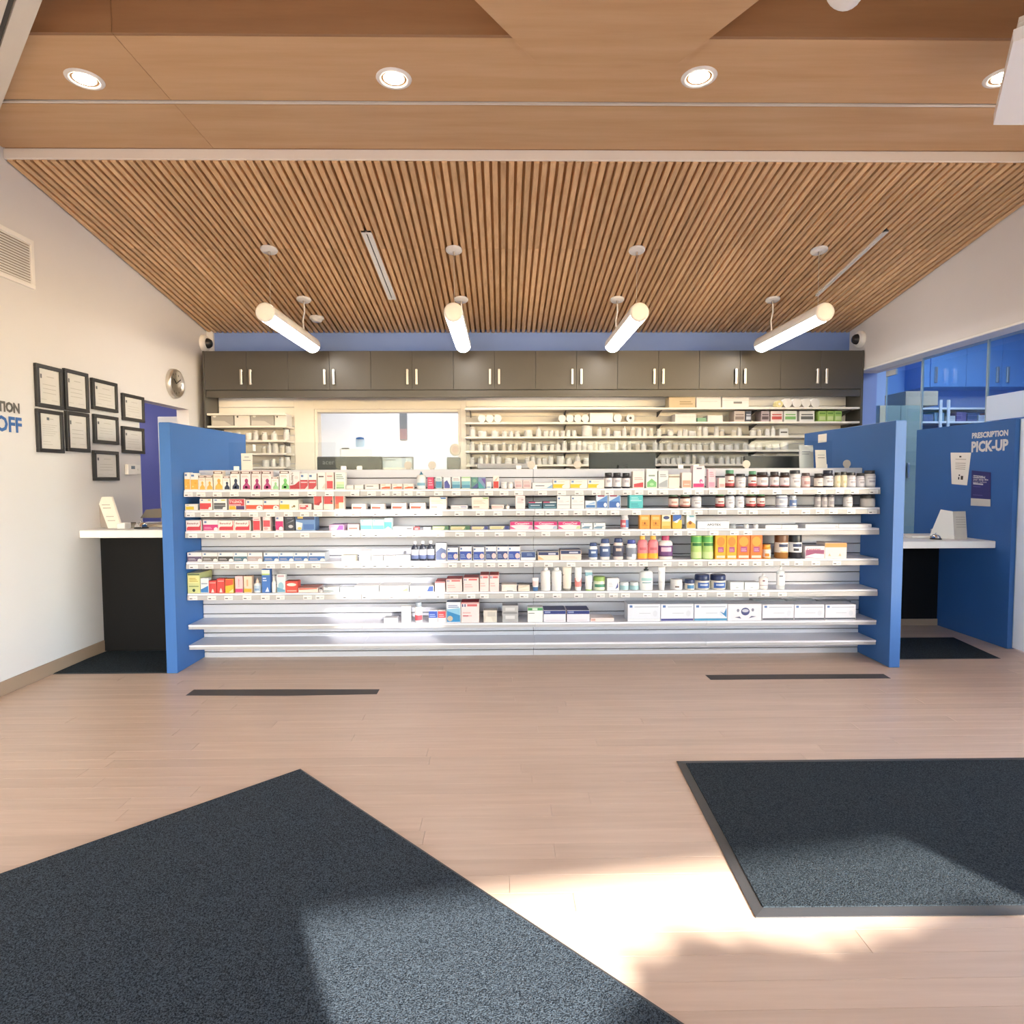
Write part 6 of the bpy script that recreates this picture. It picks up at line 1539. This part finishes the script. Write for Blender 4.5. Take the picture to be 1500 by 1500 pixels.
row(bottle, S, [(792, 807, 831.6), (808, 823.5, 831.6)], 'plain', '#f1f0f0', '#f3f2f2', None, 'plain white bottle on the fifth shelf', 'two plain white bottles', cat='bottle')
squeeze_tube(S, 824, 838.2, 827, '#efe4d6', '#8a8a86', (.56, .62, '#8a7a6a'), 'cream tube with a brown band and grey cap', .08)
squeeze_tube(S, 841.8, 852.8, 825, '#eff0f2', '#f2f0f0', (.14, .45, '#e88a88'), 'white tube with a coral lower part', .06)
squeeze_tube(S, 857.2, 868.6, 836, '#f1f4f4', '#a9cc7a', (.72, .9, '#8fbcc8'), 'white tube with a teal top band and green cap', .06)
bottle(S, 870, 888.4, 845.6, 'jarw', '#dfe8cc', '#9cc06a', '#eef2dc', 'pale jar with a green lid and green label', prints=[(.3, .75, 215, 325, '#4f9478')], cat='jar')
carton(S, 889.3, 907.2, 847, '#f0f0f4', [('g', [(.68, .1), (.92, .25), (.92, .7)], '#3f4f98'), ('l', .1, .3, .5, .7, 3, '#cfcdd4')], 'white carton with a navy triangle on the fifth shelf')
row(bottle, S, [(909.2, 922.2, 853.2), (923.4, 937, 853.2)], 'jarw', '#e6ecee', '#e9eef0', '#a9d0d8', 'low clear pot with a pale teal label on the fifth shelf', 'two pale teal pots', cat='pot')
bottle(S, 937.8, 958, 831, 'pump', '#f0f2f2', '#33383c', '#eef2f2', 'white pump bottle with a black pump on the fifth shelf', prints=[(.55, .85, 220, 320, '#a9d4d4'), (.3, .4, 230, 310, '#7fa8ac')])
squeeze_tube(S, 965, 975.7, 829.5, '#eff0f2', '#e4e6e8', (.3, .8, '#dfe2e8'), 'slim white tube right of the pump bottle', .1)
bottle(S, 984, 1002, 849.5, 'jarw', '#f0eeee', '#f2f0f0', '#f0ecec', 'white jar with a small dark mark on the fifth shelf', prints=[(.3, .6, 245, 285, '#6a5a58')], cat='jar')
bottle(S, 1005, 1019.6, 849.3, 'jar', '#e6e2d6', '#2f3f6c', '#e6e2d6', 'small petroleum jelly jar with a navy lid', prints=[(.1, .9, 228, 312, '#4a86b8')], cat='jar')
row(bottle, S, [(1020.8, 1043, 843), (1044, 1067, 843)], 'jar', '#e4e0d4', '#2a3864', '#e4e0d4', 'large petroleum jelly jar with a navy lid and blue label', 'two large petroleum jelly jars', prints=[(.05, .95, 222, 318, '#3a64b0'), (.45, .7, 240, 300, '#c9d8ee')], cat='jar')
row(carton, S, [(1069.7, 1090, 852.7), (1090.8, 1112, 853)], '#eef1f2', [('r', .1, .55, .9, .6, '#c9d2d6'), ('e', .5, .3, .12, .1, '#b9c4ca')], 'small plain white carton on the fifth shelf right', 'two small plain white cartons')
bottle(S, 1113, 1126.6, 840.5, 'pump', '#e6e2e2', '#f2f2f2', '#f0e8e6', 'clear pump bottle with a pinkish label on the fifth shelf', prints=[(.7, .85, 250, 280, '#8a6a78'), (.3, .36, 215, 325, '#a89aa0')], clear=True, lcover=(.06, .7))
bottle(S, 1139, 1151.8, 829.5, 'pump', '#dfe2e6', '#f2f2f4', '#eceef2', 'taller clear pump bottle at the right of the fifth shelf', prints=[(.75, .9, 240, 290, '#8a8c98')], clear=True, lcover=(.18, .66))
# ---------------- sixth shelf
S = 5
o = carton(S, 562, 582, 905, '#dfe0e4', [('r', .05, .2, .9, .6, '#f4f4f6')], 'small white and grey device at the left of the sixth shelf', name='pill_splitter', cat='device', top='#b9bac0')
carton(S, 588, 601, 888.3, '#f2f1ee', [('l', .2, .4, .8, .6, 2, '#e4e0dc')], 'plain white carton on the sixth shelf')
bottle(S, 606.7, 618, 883.3, 'pill', '#f0eeee', '#9aa4ae', '#f0e6e6', 'white bottle with a grey cap and red label foot', prints=[(0, .5, 200, 340, '#cf5460')])
carton(S, 627.7, 641, 894.5, '#e9eaf2', [('r', 0, .4, 1, .97, '#2f4a9c'), ('l', .1, .5, .8, .8, 2, '#8fa0d4'), ('e', .75, .2, .2, .16, '#f4f4f6')], 'small blue and white carton on the sixth shelf')
carton(S, 641.4, 653.2, 894.5, '#f3e6e6', [('r', 0, .4, 1, .97, '#cf3f48'), ('l', .1, .5, .8, .8, 2, '#f0a8ac'), ('e', .75, .2, .2, .16, '#f4f4f6')], 'small red and white carton on the sixth shelf')
carton(S, 653.7, 674.6, 882, '#e9eef6', [('r', .02, .03, .98, .58, '#2f8ac4'), ('g', [(.02, .58), (.98, .35), (.98, .72), (.02, .65)], '#8fc4e4'), ('e', .25, .2, .2, .13, '#c9bca8'), ('l', .12, .74, .9, .9, 2, '#5f74a8')], 'tall blue and white carton beside the navy cross one, sixth shelf', top='#8a94b0')
carton(S, 675.2, 701.8, 882.3, '#f3e0e0', aid(.2) + [('r', .1, .3, .4, .36, '#c96a74')], 'white and red carton with a navy cross on the sixth shelf', top='#c03c46', dep=.12)
carton(S, 708, 728, 894, '#ded6cc', [('g', [(.1, .05), (.7, .05), (.6, .4), (.2, .5)], '#f1e6dc'), ('r', .3, .5, .9, .9, '#cbc4be')], 'clear bag of beige supplies on the sixth shelf', name='supply_bag', cat='bag', top='#c9c4c0')
carton(S, 735.5, 759, 887, '#b9b8ba', [('r', .05, .5, .95, .62, '#8f8f92'), ('r', .2, .2, .8, .4, '#e0dfe0'), ('r', .2, .7, .8, .88, '#d6d5d6')], 'stack of clear grey packs on the sixth shelf', name='supply_pack', cat='pack', top='#a9a8aa')
carton(S, 772.8, 795.3, 889.5, '#f1f2f0', [('r', 0, .78, 1, .97, '#4f9a60'), ('r', .3, .81, .65, .94, '#d6ecd8'), ('r', .05, .58, .45, .62, '#4a5a50')], 'white carton with a green top band on the sixth shelf')
row(carton, S, [(796.2, 829, 894), (830.3, 863.8, 894)], '#efe9f0', [('r', 0, .68, 1, .98, '#2f3c80'), ('r', .05, .78, .3, .92, '#8f9ac8'), ('r', .08, .12, .92, .16, '#cfc6d4')], 'white carton with a navy top band on the sixth shelf', 'two navy topped cartons', top='#333f7c', dep=.16)
carton(S, 865, 899.5, 905, '#f0e2de', [('r', .02, .2, .2, .8, '#d8a89c')], 'flat pale pink packet on the sixth shelf', name='flat_packet', cat='packet')
gl = lambda c, extra=[]: [('r', 0, .02, 1, .14, c), ('r', .05, .8, .14, .94, '#5a78b0'), ('l', .2, .82, .95, .92, 1, '#a9aebc'), ('l', .35, .45, .7, .52, 1, '#c4c6d0'), ('e', .84, .45, .07, .18, '#dfe1ea')] + extra
gls = [('#f0eff4', [('r', .03, .13, .97, .14, '#c9c8d0')], 'white glove box with a plain foot, left of the row'), ('#4a4a8c', [], 'white glove box with an indigo foot'), ('#4a9ac4', [('g', [(.78, .55), (.98, .2), (.98, .8), (.9, .45)], '#4a8ac0')], 'white glove box with a sky blue foot and hand')]
gx = [(919.5, 967.6), (968.2, 1016.2), (1017, 1065.6), (1066.2, 1115.8), (1117, 1163.2), (1163.8, 1208), (1209, 1254)]
for (c, ex_, lb), (p0, p1) in zip(gls, gx[:3]): carton(S, p0, p1, 884.8, '#e9ebf4', gl(c, ex_), lb, 'row of glove boxes', name='glove_box', cat='box', dep=.13)
carton(S, *gx[3], 884.8, '#efeaf0', [('e', .52, .55, .13, .24, '#4a4f80'), ('e', .52, .6, .1, .1, '#c9c8d8'), ('e', .3, .62, .04, .1, '#8a8a9c'), ('e', .74, .65, .04, .1, '#8a8a9c'), ('g', [(.2, .2), (.4, .12), (.35, .25)], '#6a6a84'), ('g', [(.62, .14), (.85, .25), (.7, .28)], '#6a6a84')], 'white box with a dark round emblem in the row of glove boxes', 'row of glove boxes', name='glove_box', cat='box', dep=.13)
for i, (p0, p1) in enumerate(gx[4:]): carton(S, p0, p1, 885.5, '#eceaf2', gl('#5c5f68'), 'white glove box with a dark grey foot, ' + ['left', 'middle', 'right'][i] + ' of three', 'row of glove boxes', name='glove_box', cat='box', dep=.13)
z6 = SHZ[5]
for i, (p0, p1, lb) in enumerate(((1102, 1150, 'left'), (1152, 1196, 'middle'), (1186, 1246, 'right'))):
    a = onY(p0, 880, PF+.15); b = onY(p1, 880, PF+.15)
    yy = PF+.135 if i != 1 else PF+.14
    if i == 2: a.x = onY(1198, 880, PF+.15).x
    tag(mb().cbox((a.x, yy, z6+.0006), (b.x-.004, yy+.08, onY(1160, 878+i, PF+.15).z), .004).build('spare_pack', CLEAR('#a9aeb6')), 'clear grey pack behind the glove boxes, the ' + lb + ' one', 'pack')
# a few extra price tags where the photograph shows them on emptier stretches
for k, pxs in ((0, (520, 545, 800)), (1, (650, 1180, 1210, 1270)), (2, (660, 1090)), (3, (1000,)), (4, (1000,))):
    for px_ in pxs: auto_tag(k, onY(px_, SHY[k], GF).x)

# ================================================================== stock on the back wall shelves
rngb = random.Random(11)
BYF = SF + .03
def back_bottle(mesh_cache={}):
    if mesh_cache: return mesh_cache
    for nm, shp, body in (('white', 'pill', '#efede8'), ('cream', 'pill', '#ebe4d6'), ('tall', 'syrup', '#f1efea'), ('wide', 'jarw', '#efede8')):
        bp, cp, (l0, l1), dy = SHAPES[shp]
        m1 = mb().lathe([(q*.5, z) for q, z in bp], 12); o1 = m1.build('bottle_body', P(body, .35), None, (0, 0, 0))
        o2 = mb().lathe([(q*.485, z) for q, z in cp], 12).build('cap', P('#f4f3f0', .35), None, (0, 0, 0))
        lm = mb().lathe([(.505, l0), (.505, l1)], 12, cap=False); o3 = lm.build('label', P('#e6e4e2' if nm != 'cream' else '#dcd4c6'), None, (0, 0, 0))
        mesh_cache[nm] = (o1.data, o2.data, o3.data)
        for o in (o1, o2, o3): bpy.data.objects.remove(o)
    return mesh_cache
MC = back_bottle()
ROWN = ['top', 'second', 'third', 'fourth', 'fifth', 'lowest']
def put_bottle(k, px0, px1, ytop, kind, zlist=BZ, side='right'):
    a = onY(px0, ytop, BYF); b = onY(px1, ytop, BYF); z = zlist[k] + .0005
    w = b.x-a.x; h = max(.05, a.z - z)
    r = empty('stock_bottle', ((a.x+b.x)/2, BYF + w/2, z))
    for me, nm in zip(MC[kind], ('bottle_body', 'cap', 'label')):
        o = bpy.data.objects.new(nm, me); COL.objects.link(o); o.parent = r; o.scale = (w, w, h); WL[o] = WL[r]
    kn = {'white': 'small white medicine bottle', 'cream': 'cream labelled medicine bottle', 'tall': 'narrow necked white bottle', 'wide': 'wide white medicine tub'}[kind]
    if side == 'left': zone = 'left of the pass-through'
    else: zone = 'next to the pass-through' if px0 < 780 else 'left of the middle monitor' if px0 < 862 else 'above the middle monitor' if px0 < 962 else 'between the two right monitors' if px0 < 1088 else 'above the right monitor'
    tag(r, '%s on the %s back shelf, %s' % (kn, ROWN[k], zone), 'bottle', '%s bottles, %s back shelf, %s' % (kind, ROWN[k], zone))
def roll(k, px0, px1, ytop, label, group, col='#f3f1ec', core='#f3f1ec'):
    a = onY(px0, ytop, BYF); b = onY(px1, ytop, BYF); z = BZ[k] + .0005; rr = min((b.x-a.x)/2, (a.z-z)/2); cx = (a.x+b.x)/2
    r = empty('label_roll', (cx, BYF+.04, z)); n = 20
    for nm, r0, y0, y1, mt in (('paper_roll', rr, BYF, BYF+.08, P(col)), ('core', rr*.35, BYF-.0015, BYF+.02, P(core))):
        V = [(cx+r0*math.cos(2*math.pi*j/n), yy, z+rr+r0*math.sin(2*math.pi*j/n)) for yy in (y0, y1) for j in range(n)]
        mb().add(V, [tuple(range(n)), tuple(reversed(range(n, 2*n)))] + [(j, j+n, (j+1) % n+n, (j+1) % n) for j in range(n)]).build(nm, mt, r)
    tag(r, label, 'roll', group)
def bbox(k, px0, px1, ytop, col, label, group=None, prints=(), cat='box', dep=.16, zlist=BZ, name='stock_box'):
    a = onY(px0, ytop, BYF); b = onY(px1, ytop, BYF); z = zlist[k] + .0005
    o = mb().cbox((a.x+.001, BYF, z), (b.x-.001, BYF+dep, a.z), .002).build(name, P(col))
    if prints:
        mats, cols = [], {}; pm = mb(); draw(pm, prints, a.x+.003, b.x-.003, z, a.z, BYF, mats, cols); pm.build('printed_face', mats, o)
    tag(o, label, cat, group)
# top row
bbox(0, 980, 1019, 581.5, '#d6c19c', 'brown cardboard box on the top back shelf', prints=[('l', .4, .3, .9, .7, 2, '#a08c66')])
bbox(0, 1020, 1056.5, 578, '#f2eee8', 'plain white box beside the brown cardboard one', prints=[('r', .15, .45, .85, .5, '#d9d4cc')])
bbox(0, 1058, 1097.5, 578, '#eeeae4', 'white archive box with a grey hand slot on the top back shelf', prints=[('r', .42, .3, .74, .46, '#8a8680'), ('r', 0, .55, 1, .58, '#cfcac2')])
roll(0, 1137, 1147, 586, 'yellowish roll left of the white rolls on the top back shelf', None, '#ece0a4')
for i, p0 in enumerate((1147.2, 1160.8, 1174.4, 1188)): roll(0, p0, p0+13.2, 583.5, 'white paper roll on the top back shelf, ' + ['first', 'second', 'third', 'last'][i] + ' of four from left', 'four white rolls, top back shelf')
# second row
for i, p0 in enumerate((700, 711.8, 723.4)): roll(1, p0, p0+11.4, 606.5, 'white paper roll near the pass-through, ' + ['left', 'middle', 'right'][i] + ' of three on the second back shelf', 'three white rolls, second back shelf')
for i, p0 in enumerate((818, 829.4, 840.8, 852)): roll(1, p0, p0+11, 606.5, 'white paper roll left of the white box, ' + ['first', 'second', 'third', 'last'][i] + ' of four, second back shelf', 'four white rolls, second back shelf')
bbox(1, 864, 898, 605, '#f3f0ea', 'white box between paper rolls on the second back shelf')
roll(1, 898.6, 911.4, 606, 'white roll right of the white box on the second back shelf', None)
roll(1, 917.6, 929.4, 606.5, 'white roll with a dark core on the second back shelf', None, core='#55555a')
bbox(1, 989, 1020, 606, '#efece6', 'white box with a slanted lid on the second back shelf', prints=[('r', 0, .6, 1, .64, '#d6d2cb')])
bbox(1, 1021.5, 1035, 612, '#7fae8a', 'flat green box on the second back shelf')
bbox(1, 1036.5, 1059, 608.5, '#f1eee9', 'small white box right of the flat green one')
for p0, p1, c, pr_, lb in ((1075.6, 1091.5, '#cfc0b8', '#8a7a74', 'taupe'), (1092.2, 1101, '#4a5060', '#c9cdd8', 'dark slate'), (1115, 1127.4, '#b9a9ae', '#5a4a50', 'mauve grey'), (1129, 1147, '#f0e0dc', '#c4504c', 'red and white'), (1148.4, 1167.8, '#eef0e8', '#7fb46c', 'green and white'), (1171.3, 1193.4, '#f0eee8', '#6a6a68', 'white and grey')):
    bbox(1, p0, p1, 602, c, lb + ' carton near the right end of the second back shelf', prints=[('r', .08, .2, .92, .5, pr_), ('l', .1, .6, .9, .85, 1, pr_)], cat='carton')
for i, p0 in enumerate((1199, 1211.2, 1222.6)): bbox(1, p0, p0+(11.8 if p0 == 1199 else 10.8), 602, '#a8cc6a', 'bright green carton on the second back shelf, ' + ['left', 'middle', 'right'][i] + ' of three', 'three bright green cartons', [('r', .1, .15, .9, .5, '#d2e4a0'), ('r', .1, .7, .9, .85, '#6f9a44')], 'carton')
# third row, as the photograph shows it
for p0, p1, yt, kd in ((687.6, 696, 625, 'white'), (700, 713, 631, 'wide'), (719.6, 730.7, 631, 'wide'), (735, 743, 631, 'white'), (745, 751.8, 631, 'white'), (754.6, 761.4, 631, 'white'), (768, 780.4, 630, 'wide'), (785, 793.4, 625, 'tall'),
                       (796, 803, 630.5, 'white'), (804, 811, 630.5, 'white'), (812.4, 819.4, 630.5, 'white'), (821.4, 827.8, 630.5, 'white'), (829.4, 836, 630, 'white'), (838, 845, 630, 'white'), (853, 869, 623, 'wide')):
    put_bottle(2, p0, p1, yt, kd)
def fill(k, pa, pb, base, zlist=BZ, side='right'):
    x = pa
    while x < pb - 7:
        w = rngb.choice([6.4, 6.8, 7.2, 7.6, 8.4, 9, 11.5])
        kd = 'wide' if w > 10 else rngb.choice(['white', 'white', 'white', 'cream', 'tall'])
        h = rngb.choice([8.5, 9.5, 10, 11, 12.5, 14]) if kd != 'tall' else rngb.choice([12, 14, 15])
        if kd == 'wide': h = rngb.choice([8, 9, 12])
        if rngb.random() < .93: put_bottle(k, x, x+w, base-h, kd, zlist, side)
        x += w + rngb.choice([.8, 1.2, 1.6, 2.4, 5])
fill(2, 875, 1140, 639)
fill(3, 688, 1160, 659.5)
fill(4, 688, 1176, 680)
fill(5, 690, 1010, 700)
# boxes at the right end of the third row
bbox(2, 1142, 1155, 628, '#f0ede8', 'small white carton with a dark title at the right end of the third back shelf', prints=[('r', .1, .4, .9, .6, '#55524e')])
# left wall shelves
for p0, p1, lb in ((309, 342, 'left'), (367, 401, 'right')):
    bbox(1, p0, p1, 606.5, '#b4b0aa', 'grey storage bin with a white logo, %s one of the left wall shelves' % lb, prints=[('e', .15, .8, .07, .1, '#f0eeea'), ('g', [(.02, .05), (.9, .05), (.6, .4), (.05, .45)], '#d9d5cd')], cat='bin', zlist=LZ, name='storage_bin')
for p0, p1, lb in ((343, 366, 'between the grey bins'), (402, 420, 'right of the grey bins')):
    bbox(1, p0, p1, 606, '#f1eee8', 'white storage bin with a dark dot %s' % lb, prints=[('e', .2, .75, .06, .09, '#4a4844')], cat='bin', zlist=LZ, name='storage_bin')
for k, yb in ((2, 643), (3, 662), (4, 682)): fill(k, 312 if k == 2 else 382, 425, yb, LZ, 'left')
